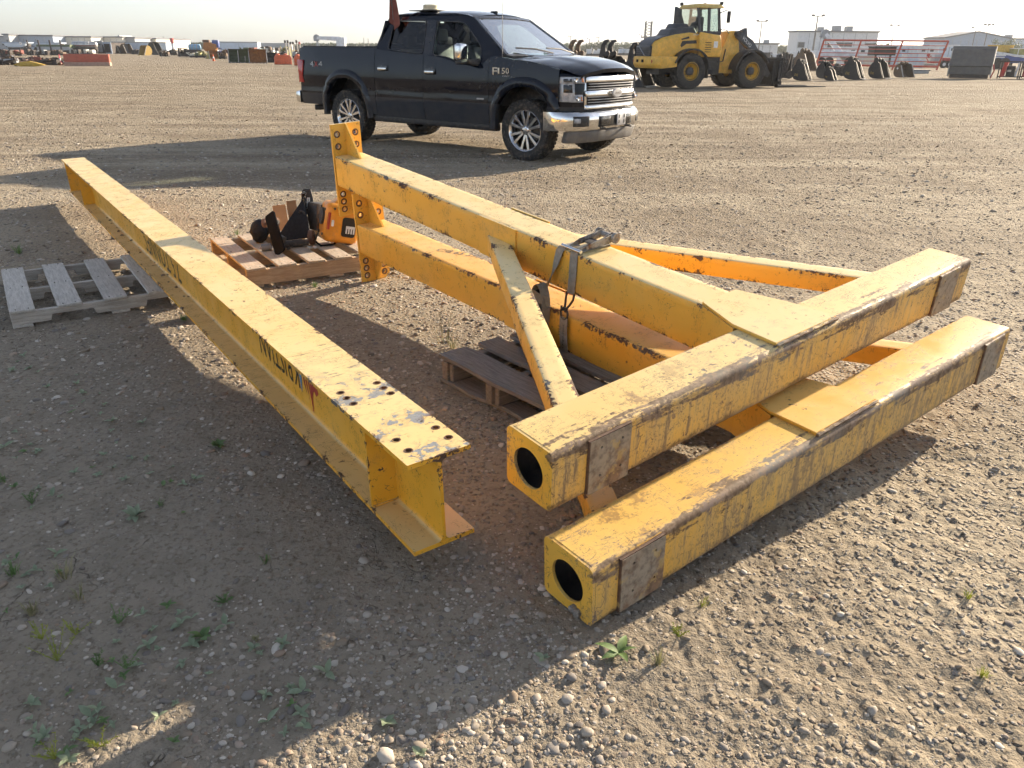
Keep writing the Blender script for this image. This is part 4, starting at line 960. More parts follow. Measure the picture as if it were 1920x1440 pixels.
    for s in (-1, 1):
        a, b = sorted((s * .86, s * .63)); brk('fog_recess', 'black_plastic', a, b, .49, .625, .007)
        a, b = sorted((s * .85, s * .77)); brk('fog_light', 'lens_clear', a, b, .535, .60, .013)
        a, b = sorted((s * .40, s * .16)); brk('bumper_pad', 'black_gloss', a, b, .49, .61, .012)
        MB().tube([(2.64, s * .36, .455), (2.77, s * .36, .45), (2.79, s * .33, .445), (2.77, s * .30, .45), (2.64, s * .30, .455)], .013, 8).build('tow_hook', 'dark_iron', bpo, smooth=50)
    pl = brk('plate_bracket', 'silver_plastic', .0, .24, .47, .645, .020, .012, .004)
    for y in (.05, .19):
        for z in (.52, .59): MB().cbox((bx(.1) + .021, y, z), (.004, .022, .045)).build('bracket_slot', 'dark_hole', bpo)
    strip('air_dam', 'grey_valance', yy(-.86, .86, 20), .27, .43, -.03, .10, .02, lean=.05)
    # ---- bed: tonneau, inner box, tailgate, rear bumper
    box('tonneau_cover', 'black_fabric', T, -2.98, -1.17, -.86, .86, 1.44, 1.472, bevel=.01)
    box('tailgate', PA, T, -3.06, -3.0, -.84, .84, .80, 1.44, bevel=.015)
    box('bed_floor', 'black_plastic', T, -3.0, -1.15, -.86, .86, .62, .70)
    box('bed_wall', 'black_plastic', T, -1.19, -1.15, -.88, .88, .6, 1.43)
    MB().prism([(-3.06, .56), (-3.17, .58), (-3.18, .74), (-3.06, .77)], 'y', -.96, .96).build('rear_bumper', 'chrome', T, bevel=.02)
    # ---- chassis
    for s in (-1, 1): box('frame_rail', 'dark_iron', T, -3.0, 2.5, min(s * .38, s * .50), max(s * .38, s * .50), .44, .60)
    MB().cyl((-1.84, -.8, .41), (-1.84, .8, .41), .055).build('rear_axle', 'dark_iron', T); MB().cyl((1.84, -.8, .41), (1.84, .8, .41), .05).build('front_axle', 'dark_iron', T)
    box('fuel_tank', 'dark_iron', T, -1.1, .1, -.78, -.30, .36, .55, bevel=.05); box('engine_block', 'dark_iron', T, 1.2, 2.3, -.42, .42, .45, 1.1, bevel=.05)
    MB().cyl((-2.75, -.90, .50), (-2.45, -.62, .52), .045, n=14).build('exhaust_tip', 'dark_iron', T, smooth=40)
    for x in (1.84, -1.84):
        for s in (-1, 1): wheel(T, (x, s * .83, .405), s)
    # ---- writing, antennas, beacon, flag
    yb = -(yhalf(1.4, 1.17) + .004)
    box('badge_plate', 'black_gloss', T, 1.30, 1.60, yb - .002, yb + .01, 1.115, 1.128)
    text('badge_lettering', 'F', 'chrome', T, (1.29, yb - .003, 1.118), (1, 0, 0), (0, 0, 1), .085, .095, .004)
    [text('badge_lettering', ch, 'chrome', T, (1.385 + .07 * k, yb - .003, 1.135), (1, 0, 0), (0, 0, 1), .028 if k == 0 else .058, .075, .004) for k, ch in enumerate('150')]
    text('badge_lettering', 'LARIAT', 'silver_plastic', T, (1.47, yb - .003, 1.098), (1, 0, 0), (0, 0, 1), .12, .016, .003)
    box('badge_plate', 'silver_plastic', T, 1.0, 1.13, -(yhalf(1.06, .79) + .005), -(yhalf(1.06, .79) - .004), .785, .805)
    y4 = -(yhalf(-2.5, 1.2) + .003)
    text('badge_lettering', '4', 'silver_plastic', T, (-2.70, y4, 1.155), (1, 0, 0), (0, 0, 1), .10, .085, .002); text('badge_lettering', 'X', 'decal_red', T, (-2.59, y4 - .001, 1.155), (1, 0, 0), (0, 0, 1), .10, .085, .002); text('badge_lettering', '4', 'silver_plastic', T, (-2.48, y4, 1.155), (1, 0, 0), (0, 0, 1), .10, .085, .002)
    MB().tube([(1.40, -.90, 1.35), (1.40, -.90, 1.8), (1.39, -.90, 2.5)], [.006, .004, .003], 6).build('aerial', 'pole_grey', T)
    bk_ = MB().lathe([(.0, .075), (.10, .072), (.115, .06), (.115, .02), (.13, .012), (.13, 0)], (-.36, -.45, 1.985), 'z', 28).build('roof_beacon', 'beacon_cream', T, smooth=40)
    box('beacon_plate', 'black_plastic', bk_, -.68, -.16, -.60, -.3, 1.970, 1.982, bevel=.004)
    MB().cbox((.52, 0, 1.955), (.12, .05, .03)).build('roof_antenna', PA, T, bevel=.012)
    # flag hanging from a short staff on the door
    m = MB(); m.grid(lambda u, v: (-.93 + (.07 + .13 * u) * v - .02 * u + .012 * math.sin(11 * v + 4 * u), -.735 - .025 * math.sin(9 * v + 2 * u) - .03 * u * v, 2.42 - .74 * u * (1 - .30 * abs(v - .62)) + .02 * v), [k / 16 for k in range(17)], [k / 14 for k in range(15)])
    m.build('flag', 'flag_brown', T, smooth=70)
    MB().tube([(-.89, -.735, 1.85), (-.93, -.735, 2.46)], .005, 6).build('flag_staff', 'pole_grey', T)
truck()
# ------------------------------------------------------------------ wheel loader
def loader():
    T = thing('wheel_loader', 'yellow and grey wheel loader with dark forks standing behind the pickup', 'wheel loader', (8.02, 34.55, 0), R(20.2))
    Y, GY, BK = 'loader_yellow', 'loader_grey', 'black_plastic'
    for x in (-1.44, 1.44):
        for s in (-1, 1):
            c = (x, s * .80, .68); r = .68
            w_ = MB().lathe([(.30, -.22 * s), (.36, -.25 * s), (.56, -.262 * s), (.64, -.24 * s), (r - .02, -.20 * s), (r - .02, .20 * s), (.64, .24 * s), (.56, .262 * s), (.36, .25 * s), (.30, .22 * s)], c, 'y', 40).build('wheel', 'rubber', T, smooth=40)
            m = MB()
            for k in range(26):
                for h in (-1, 1):
                    a0 = 2 * math.pi * (k + (.5 if h > 0 else 0)) / 26; q = []
                    for yy_, da in ((.0, -.05), (.235, .05)):
                        for aa in (a0 + da - .055, a0 + da + .055):
                            for rr in (r - .04, r + .012 if yy_ < .2 else r - .015): q.append((c[0] + rr * math.cos(aa), c[1] + h * yy_, c[2] + rr * math.sin(aa)))
                    m.hexa([q[0], q[2], q[6], q[4], q[1], q[3], q[7], q[5]])
            m.fix = True; m.build('tread', 'rubber', w_)
            rm = MB().lathe([(.33, .23 * s), (.345, .245 * s), (.33, .25 * s), (.315, .20 * s), (.285, .10 * s), (.22, .06 * s), (.0, .05 * s)], c, 'y', 32).build('rim', 'rim_yellow', w_, smooth=40)
            MB().lathe([(.16, .05 * s), (.155, .16 * s), (.12, .19 * s), (.0, .20 * s)], c, 'y', 20).build('hub', 'loader_grey', w_, smooth=40)
            for k in range(10):
                a = 2 * math.pi * k / 10; MB().cyl((c[0] + .20 * math.cos(a), c[1] + .06 * s, c[2] + .2 * math.sin(a)), (c[0] + .20 * math.cos(a), c[1] + .09 * s, c[2] + .2 * math.sin(a)), .018, n=6).build('wheel_nut', 'dark_iron', w_)
    # rear frame, counterweight, engine hood
    box('rear_frame', BK, T, -2.6, .2, -.5, .5, .55, 1.2)
    cw = []
    for y in [-1.05 + 2.1 * k / 12 for k in range(13)]:
        e = abs(y) / 1.05; x = -3.20 + .30 * e ** 3
        cw.append([(x + .10, y, .78), (x, y, .92), (x, y, 1.16), (x + .05, y, 1.22), (-2.12, y, 1.22), (-2.12, y, .84)])
    m = MB(); m.ring(cw); m.fix = True; cwo = m.build('counterweight', Y, T, bevel=.02, smooth=40)
    for s in (-1, 1):
        MB().lathe([(.0, -.02), (.06, -.018), (.065, .0)], (-3.08, s * .72, 1.04), 'x', 16).build('tail_lamp', 'lens_red', cwo)
    box('counterweight_slot', 'dark_hole', cwo, -3.22, -3.16, -.28, -.14, 1.0, 1.1); box('counterweight_slot', 'dark_hole', cwo, -3.22, -3.16, .14, .28, 1.0, 1.1)
    hood = []
    for x, zt, hw in ((-3.02, 1.62, .60), (-2.92, 1.74, .66), (-2.55, 1.90, .70), (-2.0, 2.02, .72), (-1.35, 2.10, .72), (-1.0, 2.12, .70)):
        hood.append([(x, -hw, 1.2), (x, -hw - .02, 1.5), (x, -hw + .02, zt - .12), (x, -hw + .16, zt), (x, hw - .16, zt), (x, hw - .02, zt - .12), (x, hw + .02, 1.5), (x, hw, 1.2)])
    m = MB(); m.ring(hood); m.fix = True; ho = m.build('engine_hood', Y, T, smooth=35)
    m = MB(); m.ring([[(x, -hw, z), (x, hw, z), (x, hw, z + .02), (x, -hw, z + .02)] for x, z, hw in ((-3.04, 1.60, .50), (-2.90, 1.78, .52), (-2.55, 1.915, .54), (-2.1, 2.0, .55))]); m.fix = True; m.build('hood_top', GY, ho, smooth=40)
    gr_ = box('rear_grille', GY, T, -3.12, -2.98, -.56, .56, 1.2, 1.60, bevel=.04)
    for k in range(4): box('grille_slat', BK, gr_, -3.14, -3.11, -.5, .5, 1.26 + .08 * k, 1.29 + .08 * k)
    for s in (-1, 1): MB().tube([(-3.135, -.22, 1.24), (-3.135, .22, 1.56)], .016, 6).build('grille_mark', 'alloy', gr_) if s < 0 else None
    MB().hexa([(-2.30, -.52, 1.95), (-1.05, -.62, 2.05), (-1.05, .62, 2.05), (-2.30, .52, 1.95), (-2.15, -.42, 2.22), (-1.15, -.5, 2.30), (-1.15, .5, 2.30), (-2.15, .42, 2.22)]).build('cooling_cowl', GY, T, bevel=.05, seg=3)
    MB().hexa([(-2.0, -.36, 2.2), (-1.25, -.4, 2.26), (-1.25, .4, 2.26), (-2.0, .36, 2.2), (-1.9, -.3, 2.42), (-1.35, -.32, 2.42), (-1.35, .32, 2.42), (-1.9, .3, 2.42)]).build('air_intake', GY, T, bevel=.05, seg=3)
    MB().hexa([(-1.78, -.12, 2.38), (-1.36, -.12, 2.40), (-1.36, .08, 2.40), (-1.78, .08, 2.38), (-1.80, -.08, 3.04), (-1.60, -.08, 2.98), (-1.60, .04, 2.98), (-1.80, .04, 3.04)]).build('exhaust_stack', GY, T, bevel=.025)
    for s in (-1, 1):
        yh = s * .735
        MB().prism([(-1.85, 1.62), (-1.78, 1.78), (-1.15, 1.82), (-1.12, 1.70), (-1.6, 1.68), (-1.8, 1.55)], 'y', yh - .012, yh + .012).build('hood_vent', BK, ho); MB().prism([(-1.82, 1.86), (-1.5, 1.95), (-1.45, 1.88), (-1.8, 1.82)], 'y', s * .705 - .02, s * .705 + .02).build('hood_vent', BK, ho)
        # rear mudguard and steps
        m = MB(); m.ring([[(-1.44 + rr * math.cos(a), yv, .66 + rr * math.sin(a)) for a in [R(8 + 150 * k / 16) for k in range(17)]] for rr, yv in ((.86, s * .60), (.86, s * 1.09), (.80, s * 1.09))], closed=False); m.build('mudguard', BK, T, smooth=50)
        m = MB(); m.ring([[(1.44 + rr * math.cos(a), yv, .66 + rr * math.sin(a)) for a in [R(25 + 150 * k / 16) for k in range(17)]] for rr, yv in ((.84, s * .55), (.84, s * 1.09), (.77, s * 1.09))], closed=False); m.build('mudguard', BK, T, smooth=50)
        for k in range(3): box('step', BK, T, -.62, -.28, min(s * .75, s * 1.0), max(s * .75, s * 1.0), .45 + .27 * k, .49 + .27 * k)
        box('step_side', BK, T, -.66, -.62, min(s * .75, s * 1.0), max(s * .75, s * 1.0), .42, 1.2)
    # platform and cab
    MB().prism([(-1.05, 1.2), (-.05, 1.2), (.02, 1.5), (-.10, 2.0), (-1.05, 2.12)], 'y', -.86, .86).build('side_tank', Y, T, bevel=.05, seg=3)
    for k in range(5): box('tank_vent', BK, T, -.80, -.52, -.868, -.855, 1.38 + .085 * k, 1.405 + .085 * k)
    box('notice_plate', 'decal_white', T, -.40, -.22, -.867, -.860, 1.55, 1.78)
    cb, ct = 2.05, 2.98
    pil = [(-1.02, -1.14), (-.62, -.64), (-.10, -.20)]
    cabp = thing_part = MB().box(-1.1, -.06, -.72, .72, cb - .04, cb).build('cab', GY, T)
    for xb, xt in pil:
        for s in (-1, 1):
            MB().hexa([(xb - .05, s * .74 - .03, cb), (xb + .05, s * .74 - .03, cb), (xb + .05, s * .74 + .03, cb), (xb - .05, s * .74 + .03, cb), (xt - .05, s * .66 - .03, ct), (xt + .05, s * .66 - .03, ct), (xt + .05, s * .66 + .03, ct), (xt - .05, s * .66 + .03, ct)]).build('cab_pillar', GY, cabp)
    for s in (-1, 1):
        for (a0, a1), (b0, b1) in zip(pil, pil[1:]):
            MB().add([(a0 + .03, s * .74, cb), (b0 - .03, s * .74, cb), (b1 - .03, s * .66, ct), (a1 + .03, s * .66, ct)], [(0, 1, 2, 3)]).build('cab_window', 'glass_car', cabp)
            box('cab_sill', GY, cabp, a0, b0, min(s * .71, s * .76), max(s * .71, s * .76), cb, cb + .10)
    MB().add([(-.10, -.7, cb), (-.10, .7, cb), (-.20, .62, ct), (-.20, -.62, ct)], [(0, 1, 2, 3)]).build('cab_window', 'glass_car', cabp); MB().add([(-1.02, -.7, cb), (-1.02, .7, cb), (-1.14, .62, ct), (-1.14, -.62, ct)], [(0, 1, 2, 3)]).build('cab_window', 'glass_car', cabp)
    MB().hexa([(-1.24, -.76, 2.98), (.04, -.76, 2.98), (.04, .76, 2.98), (-1.24, .76, 2.98), (-1.12, -.62, 3.13), (-.08, -.62, 3.13), (-.08, .62, 3.13), (-1.12, .62, 3.13)]).build('cab_roof', 'loader_roof', T, bevel=.04)
    for x, y in ((-1.14, .6), (-.06, -.6), (-.06, .6)): MB().cbox((x, y, 3.16), (.10, .14, .12)).build('work_lamp', BK, T, bevel=.02)
    MB().cbox((-.70, .1, 2.35), (.45, .5, .7)).build('seat', 'black_fabric', T, bevel=.08); MB().cyl((-.42, .0, 2.1), (-.50, .0, 2.5), .03).build('steering_column', BK, T)
    for s in (-1, 1):
        MB().tube([(-.20, s * .72, 2.80), (.02, s * .95, 2.92), (.05, s * 1.0, 2.72)], .02, 6).build('mirror_arm', BK, T); MB().cbox((.05, s * 1.02, 2.66), (.07, .18, .42)).build('mirror', BK, T, bevel=.02)
    text('lettering', 'VOLVO', 'decal_white', T, (-1.32, -.742, 1.985), (1, 0, .06), (0, 0, 1), .30, .06, .004)
    # front frame, lift arms, linkage
    MB().prism([(-.05, .6), (1.9, .55), (1.95, .95), (1.25, 1.15), (1.08, 2.0), (.92, 2.2), (.62, 2.16), (.22, 1.2)], 'y', -.36, .36).build('front_frame', Y, T, bevel=.03)
    for s in (-1, 1):
        ar = MB().prism([(.86, 2.12), (1.02, 2.2), (1.72, 1.84), (2.35, 1.15), (2.78, .58), (2.68, .42), (2.48, .50), (2.05, 1.02), (1.5, 1.55), (.86, 1.95)], 'y', s * .44 - .04, s * .44 + .04).build('lift_arm', GY, T, bevel=.015)
        MB().cyl((.95, s * .36, 2.08), (.95, s * .54, 2.08), .11, n=16).build('pivot_pin', BK, ar, smooth=40)
        text('lettering', 'VOLVO', 'decal_white', ar, (1.16, s * .44 - .045, 1.90), (.74, 0, -.58), (.58, 0, .74), .55, .14, .004) if s < 0 else None
    MB().prism([(1.40, 2.22), (1.62, 2.32), (1.70, 2.0), (2.0, 1.55), (1.88, 1.45), (1.50, 1.75)], 'y', -.10, .10).build('bellcrank', GY, T, bevel=.015)
    MB().cyl((1.0, 0, 1.55), (1.52, 0, 2.24), .05).cyl((1.0, 0, 1.55), (1.25, 0, 1.9), .075).build('tilt_ram', 'dark_iron', T, smooth=40); MB().cyl((1.92, 0, 1.52), (2.65, 0, .95), .06).build('tilt_link', 'dark_iron', T, smooth=40)
    MB().tube([(.1, -.3, 1.6), (.2, -.38, 2.25), (.5, -.35, 2.2), (.75, -.3, 1.95)], .022, 6).build('hose', BK, T); MB().tube([(-.05, -.45, 1.3), (.1, -.5, 1.0), (.4, -.42, 1.05), (.5, -.38, 1.5)], .025, 6).build('hose', BK, T)
    # coupler and fork carriage
    fc = MB().cbox((2.85, 0, .60), (.16, 1.25, .95)).build('fork_carriage', 'bucket_black', T, bevel=.02)
    for z in (.22, 1.12): box('carriage_rail', 'bucket_black', fc, 2.92, 3.0, -1.0, 1.0, z - .06, z + .06)
    for k in range(7): box('carriage_bar', 'bucket_black', fc, 2.93, 2.98, -.95 + 1.9 * k / 6 - .02, -.95 + 1.9 * k / 6 + .02, .2, 1.14)
    for y in (-.62, .62):
        fk = MB().prism([(3.0, .03), (5.6, .03), (5.62, .05), (5.5, .065), (3.10, .11), (3.10, 1.22), (3.0, 1.22)], 'y', y - .075, y + .075).build('fork', 'bucket_black', fc, bevel=.008)
loader()

# ------------------------------------------------------------------ buckets
def bucket(label, loc, rz, w_, h, mat, inner=None, teeth=0, ears='ear', tmat='teeth_steel', mark=False, name='excavator_bucket', group='digging buckets standing in the yard', lean=0.0, hookm=None):
    """open towards +x; sits on its belly"""
    T = thing(name, label, 'bucket', loc, rz, group); k = h
    back = [(.05, .98), (-.16, .88), (-.30, .70), (-.36, .48), (-.32, .26), (-.20, .10), (.0, .02), (.30, .0), (.62, .015)]
    back = [(x * k, z * k) for x, z in back]
    t = .025 * k + .008
    inn = [(x + t * 1.1 if i < 6 else x, z + (t if i > 4 else 0)) for i, (x, z) in enumerate(back)]
    MB().prism(back + inn[::-1], 'y', -w_ / 2, w_ / 2).build('shell', inner or mat, T)
    sidep = back + [(.60 * k, .05 * k), (.42 * k, .40 * k), (.22 * k, .86 * k), (.12 * k, .96 * k)]
    for s in (-1, 1):
        y = s * w_ / 2; sp = MB().prism(sidep, 'y', y - .018, y + .018).build('side_plate', mat, T)
        MB().prism([(.22 * k, .86 * k), (.62 * k, .03 * k), (.66 * k, .03 * k), (.26 * k, .88 * k)], 'y', y - .03, y + .03).build('side_cutter', tmat if mat != 'bucket_black' else mat, T)
    box('cutting_edge', mat, T, .58 * k, .70 * k, -w_ / 2, w_ / 2, .005, .05 * k)
    for i in range(teeth):
        y = -w_ / 2 + w_ * (i + .5) / teeth
        MB().hexa([(.64 * k, y - .04 * k, .0), (.64 * k, y + .04 * k, .0), (.64 * k, y + .04 * k, .07 * k), (.64 * k, y - .04 * k, .07 * k), (.84 * k, y - .02 * k, .0), (.84 * k, y + .02 * k, .0), (.84 * k, y + .02 * k, .025 * k), (.84 * k, y - .02 * k, .025 * k)]).build('tooth', tmat, T)
    for s in (-1, 1):
        y = s * w_ * .18
        if ears == 'ear': pr = [(-.26, .76), (-.20, 1.08), (-.10, 1.16), (.0, 1.10), (.02, 1.0), (.10, 1.10), (.17, 1.06), (.16, .92), (.05, .9)]
        elif ears == 'hook': pr = [(-.30, .78), (-.26, 1.05), (-.20, 1.34), (-.08, 1.50), (.08, 1.52), (.13, 1.44), (.02, 1.42), (-.05, 1.30), (-.02, 1.12), (.08, 1.16), (.14, 1.10), (.10, .92)]
        else: continue
        MB().prism([(a * k, b * k) for a, b in pr], 'y', y - .03 * k - .01, y + .03 * k + .01).build('ear_plate', hookm or mat, T, bevel=.006, seg=1)
    if mark:
        text('mark', 'CWS', 'scrap_yellow', T, (-.20 * k, -w_ / 2 - .020, .26 * k), (1, 0, -.15), (.15, 0, 1), .20 * k, .13 * k, .002)
    return T
def yaw_to(p, off): return math.atan2(p.y, p.x) + off      # heading measured from the line of sight
for px, py, w_, h, rz, mat, kw, lab in (
    (1497, 151, .75, .95, -30, 'bucket_black', dict(mark=True, teeth=0), 'black digging bucket with gold mark standing at the loader fork tips'),
    (1505, 133, 1.2, 1.45, -52, 'bucket_rust', dict(teeth=0), 'tall dark brown bucket behind the row beside the white crane boom'),
    (1543, 147, .62, .84, -62, 'bucket_black', dict(), 'plain black bucket half hidden behind the smallest one'),
    (1553, 151, .46, .62, -40, 'bucket_black', dict(mark=True), 'smallest black digging bucket with gold mark in the row'),
    (1594, 149, .85, 1.06, -36, 'bucket_black', dict(mark=True, teeth=5), 'black bucket with gold mark left of the bin, third from the brown one'),
    (1643, 147.5, .85, 1.0, -50, 'bucket_black', dict(mark=True, teeth=5), 'black bucket with gold mark right beside the brown bucket'),
    (1691, 145, .95, .80, -66, 'bucket_rust', dict(), 'rusty brown bucket with white sticker nearest the grey bin')):
    p = G(px, py); o = bucket(lab, (p.x, p.y, 0), R(rz), w_, h, mat, **kw)
    if px == 1691: MB().add([(-.10, -w_ / 2 - .022, .52), (-.02, -w_ / 2 - .022, .44), (.06, -w_ / 2 - .022, .52), (-.02, -w_ / 2 - .022, .60)], [(0, 1, 2, 3)]).build('sticker', 'decal_white', o)
for px, py, w_, h, rz, mat, hk, lab in (
    (1080, 158, 1.5, 1.22, -38, 'bucket_rust', 'bucket_rust', 'rusty bucket with two tall hooks just past the pickup bonnet'),
    (1140, 160, 1.6, 1.22, -38, 'bucket_black', 'bucket_black', 'dark bucket with two hooks between the pickup and the loader'),
    (1190, 163, .95, 1.15, -40, 'bucket_black', 'bucket_black', 'narrow dark bucket close behind the loader counterweight')):
    p = G(px, py); bucket(lab, (p.x, p.y, 0), R(rz), w_, h, mat, teeth=5, ears='hook', hookm=hk)
# ------------------------------------------------------------------ things along the far side of the yard
def ext(px0, px1, pyt, Y, pyb=None):           # real extents at distance Y
    a, b = W(px0, pyt, Y), W(px1, pyt, Y); pc = (px0 + px1) / 2
    return a.x, b.x, W(pc, pyt, Y).z, (W(pc, pyb, Y).z if pyb else 0.0)

# --- red welded rack
def rack():
    p0, p1 = G(1528, 129.5), G(1757, 131.5); L = (p1 - p0).length; h = 2.35
    T = thing('pipe_rack', 'long red welded pipe rack leaning behind the black buckets', 'rack', p0, math.atan2(p1.y - p0.y, p1.x - p0.x))
    ln = .32
    def bar(name, x0, z0, x1, z1, r): MB().cyl((x0, -z0 * .12, z0), (x1, -z1 * .12, z1), r, n=8).build(name, 'gate_red', T, smooth=40)
    bar('top_rail', ln, h, L + ln, h - .02, .075); bar('bottom_rail', .0, .36, L, .28, .085)
    for f in (0, .30, .635, 1.0): bar('post', f * L * .995, .0, f * L + ln, h, .08)
    for k in range(5): z = .70 + .32 * k; bar('rail', ln * z / h, z, L + ln * z / h, z - .02, .032)
rack()

# --- grey hooded bin
def grey_bin():
    p = G(1775, 146); p1 = G(1843, 146.5); w_ = (p1 - p).length; T = thing('hopper_bin', 'dark grey steel hopper bin with small white sign, right of the buckets', 'bin', p, R(-31))
    MB().prism([(.0, .22), (.10, .72), (.10, .9), (.32, 1.62), (.55, 1.76), (1.5, 1.76), (1.5, .22)], 'x', .03, w_ - .03).build('shell', 'bin_grey', T, bevel=.01)
    MB().prism([(-.03, .70), (.09, .66), (.30, 1.60), (.52, 1.79), (.46, 1.80), (.24, 1.64)], 'x', -.02, w_ + .02).build('hood_plate', 'bin_grey', T)
    for x in (-.03, w_ - .01): MB().prism([(.05, .1), (.0, .72), (.20, 1.62), (.5, 1.80), (1.52, 1.80), (1.52, .1)], 'x', x, x + .05).build('side_plate', 'bin_pale', T)
    box('skid', 'scrap_dark', T, .1, w_ - .1, .1, 1.4, 0, .2)
    sg = MB().hexa([(w_ * .39, .145, 1.20), (w_ * .58, .145, 1.20), (w_ * .58, .195, 1.38), (w_ * .39, .195, 1.38), (w_ * .39, .13, 1.205), (w_ * .58, .13, 1.205), (w_ * .58, .18, 1.385), (w_ * .39, .18, 1.385)]).build('sign_plate', 'decal_white', T)
    for k in range(4): MB().tube([(w_ + .04, .3 + .25 * k, .02), (w_ + .16, .35 + .25 * k, .45), (w_ + .06, .3 + .2 * k, .8)], .035, 6).build('strut', 'machine_red', T)
grey_bin()

# --- long pale buildings far off
def hall(label, px0, px1, pyt, Y, depth, mat, bays=6, windows=(), roofm='roof_dark', units=(), gable=0.0, cat='building', name='warehouse', rz=0.0):
    x0, x1, z1, _ = ext(px0, px1, pyt, Y); w_ = x1 - x0
    T = thing(name, label, cat, (x0, Y, 0), rz)
    m = MB(); m.prism([(0, 0), (w_, 0), (w_, z1), (w_ / 2, z1 + gable), (0, z1)], 'y', 0, depth); m.build('wall', mat, T)
    MB().prism([(-.3, z1), (w_ / 2, z1 + gable), (w_ + .3, z1), (w_ + .3, z1 + .35), (w_ / 2, z1 + gable + .35), (-.3, z1 + .35)], 'y', -.3, depth + .3).build('roof', roofm, T)
    for k in range(1, bays): box('panel_joint', 'panel_grey', T, w_ * k / bays - .06, w_ * k / bays + .06, -.05, .01, 0, z1 - .2)
    for fx0, fx1, fz0, fz1 in windows:
        f = box('window', 'panel_grey', T, w_ * fx0 - .1, w_ * fx1 + .1, -.10, .0, z1 * fz0 - .1, z1 * fz1 + .1); n = max(1, int((fx1 - fx0) * w_ / 1.8))
        for k in range(n): a = w_ * (fx0 + (fx1 - fx0) * k / n); b = w_ * (fx0 + (fx1 - fx0) * (k + 1) / n); box('pane', 'window_dark', f, a + .06, b - .06, -.14, -.05, z1 * fz0, z1 * fz1)
    for fx0, fw, hh in units: box('rooftop_unit', 'panel_grey', T, w_ * fx0, w_ * (fx0 + fw), depth * .2, depth * .5, z1 + .2, z1 + .3 + hh)
    return T
hall('blue grey metal warehouse at the far left behind the trailers', 17, 98, 67.5, 255, 30, 'panel_bluegrey', 5, [(.32, .335, .62, .78), (.60, .615, .62, .78)])
hall('square pale tower block at the left edge of the picture', 5.5, 15.5, 65.5, 250, 8, 'panel_grey', 2, [(.45, .75, .55, .68), (.45, .75, .2, .3)], name='tower_block')
hall('low pale shed cut by the left picture edge', -20, 9, 69.5, 262, 20, 'panel_grey', 4, [(.72, .88, .35, .45)], name='shed')
hall('cream metal warehouse left of the tank trailer sign', 98, 170, 70, 262, 30, 'panel_cream', 6)
hall('cream warehouse with grey end directly behind the white van trailer', 171, 229, 70.3, 270, 30, 'panel_cream', 5, units=[(.58, .06, .5)])
hall('grey end bay of the warehouse row above the white van trailer', 229, 252, 71.5, 272, 30, 'panel_grey', 2)
hall('lowest cream shed at the right end of the left warehouse row', 252, 292, 73.2, 285, 30, 'panel_cream', 4)
hall('white office building with window bands behind the red rack', 1497, 1648, 60.5, 205, 7, 'panel_white', 7, [(.015, .095, .40, .60), (.385, .69, .42, .60), (.85, .985, .42, .58)], units=[(.29, .05, .9), (.47, .085, 1.2), (.63, .07, 1.1)], name='office_building')
hall('long grey building with small windows behind the blue trailer', 1772, 1894, 72.5, 235, 12, 'panel_bluegrey', 8, [(.10, .22, .35, .5), (.25, .36, .35, .5)] + [(.42 + .055 * k, .43 + .055 * k, .34, .58) for k in range(7)] + [(.82, .93, .2, .5)], units=[(.24, .05, .8), (.53, .05, .8), (.78, .05, .9)], gable=1.6, name='office_building')
hall('pale grey building wing at the right picture edge', 1895, 1990, 74, 236, 8, 'panel_pale', 6, [(.03 + .09 * k, .05 + .09 * k, .3, .55) for k in range(3)], units=[(.02, .08, .9)], name='office_building')
hall('small white flat roofed building between the loader and the office', 1416, 1459, 83.5, 190, 4, 'panel_white', 3, units=[(.45, .2, .7)], name='office_building')

# --- trailers, tanks and boxes
def van_trailer(label, px0, px1, pyt, pyb, Y, mat, roofm='panel_grey', depth=2.6, group='white trailers parked far back', wheels=True, frame=True, cat='trailer', name='box_trailer'):
    x0, x1, z1, z0 = ext(px0, px1, pyt, Y, pyb); w_ = x1 - x0; zb = .35 * (z1) * .75 if wheels else 0.0
    T = thing(name, label, cat, (x0, Y, 0), 0, group)
    box('body', mat, T, 0, w_, 0, depth, zb, z1, bevel=.04, seg=1); box('roof_edge', roofm, T, -.03, w_ + .03, -.03, depth + .03, z1 - .22, z1 + .02)
    box('lower_rail', 'panel_grey', T, 0, w_, -.03, 0, zb, zb + .18)
    n = max(2, int(w_ / 3.2))
    for k in range(1, n): box('side_rib', 'panel_grey', T, w_ * k / n - .03, w_ * k / n + .03, -.025, .01, zb + .2, z1 - .22)
    if wheels:
        box('chassis', 'scrap_dark', T, w_ * .05, w_ * .97, .5, depth - .5, zb - .3, zb)
        for x in (w_ - 1.2, w_ - 2.4):
            for y in (.12, depth - .12): MB().lathe([(.15, -.12), (.5, -.13), (.5, .13), (.15, .12)], (x, y, .5), 'y', 16, caps=True).build('wheel', 'rubber', T)
        for y in (.5, depth - .5): box('landing_leg', 'scrap_dark', T, w_ * .2, w_ * .2 + .15, y, y + .15, 0, zb)
    return T
van_trailer('long pale blue van trailer in the left background', 206, 310, 78.5, 97, 165, 'panel_pale')
van_trailer('long white trailer left of centre above the loader buckets', 411.5, 482, 78.3, 90, 190, 'panel_pale')
van_trailer('grey roofed trailer beyond the row of thin pipes', 483, 543, 80.8, 89, 195, 'panel_grey')
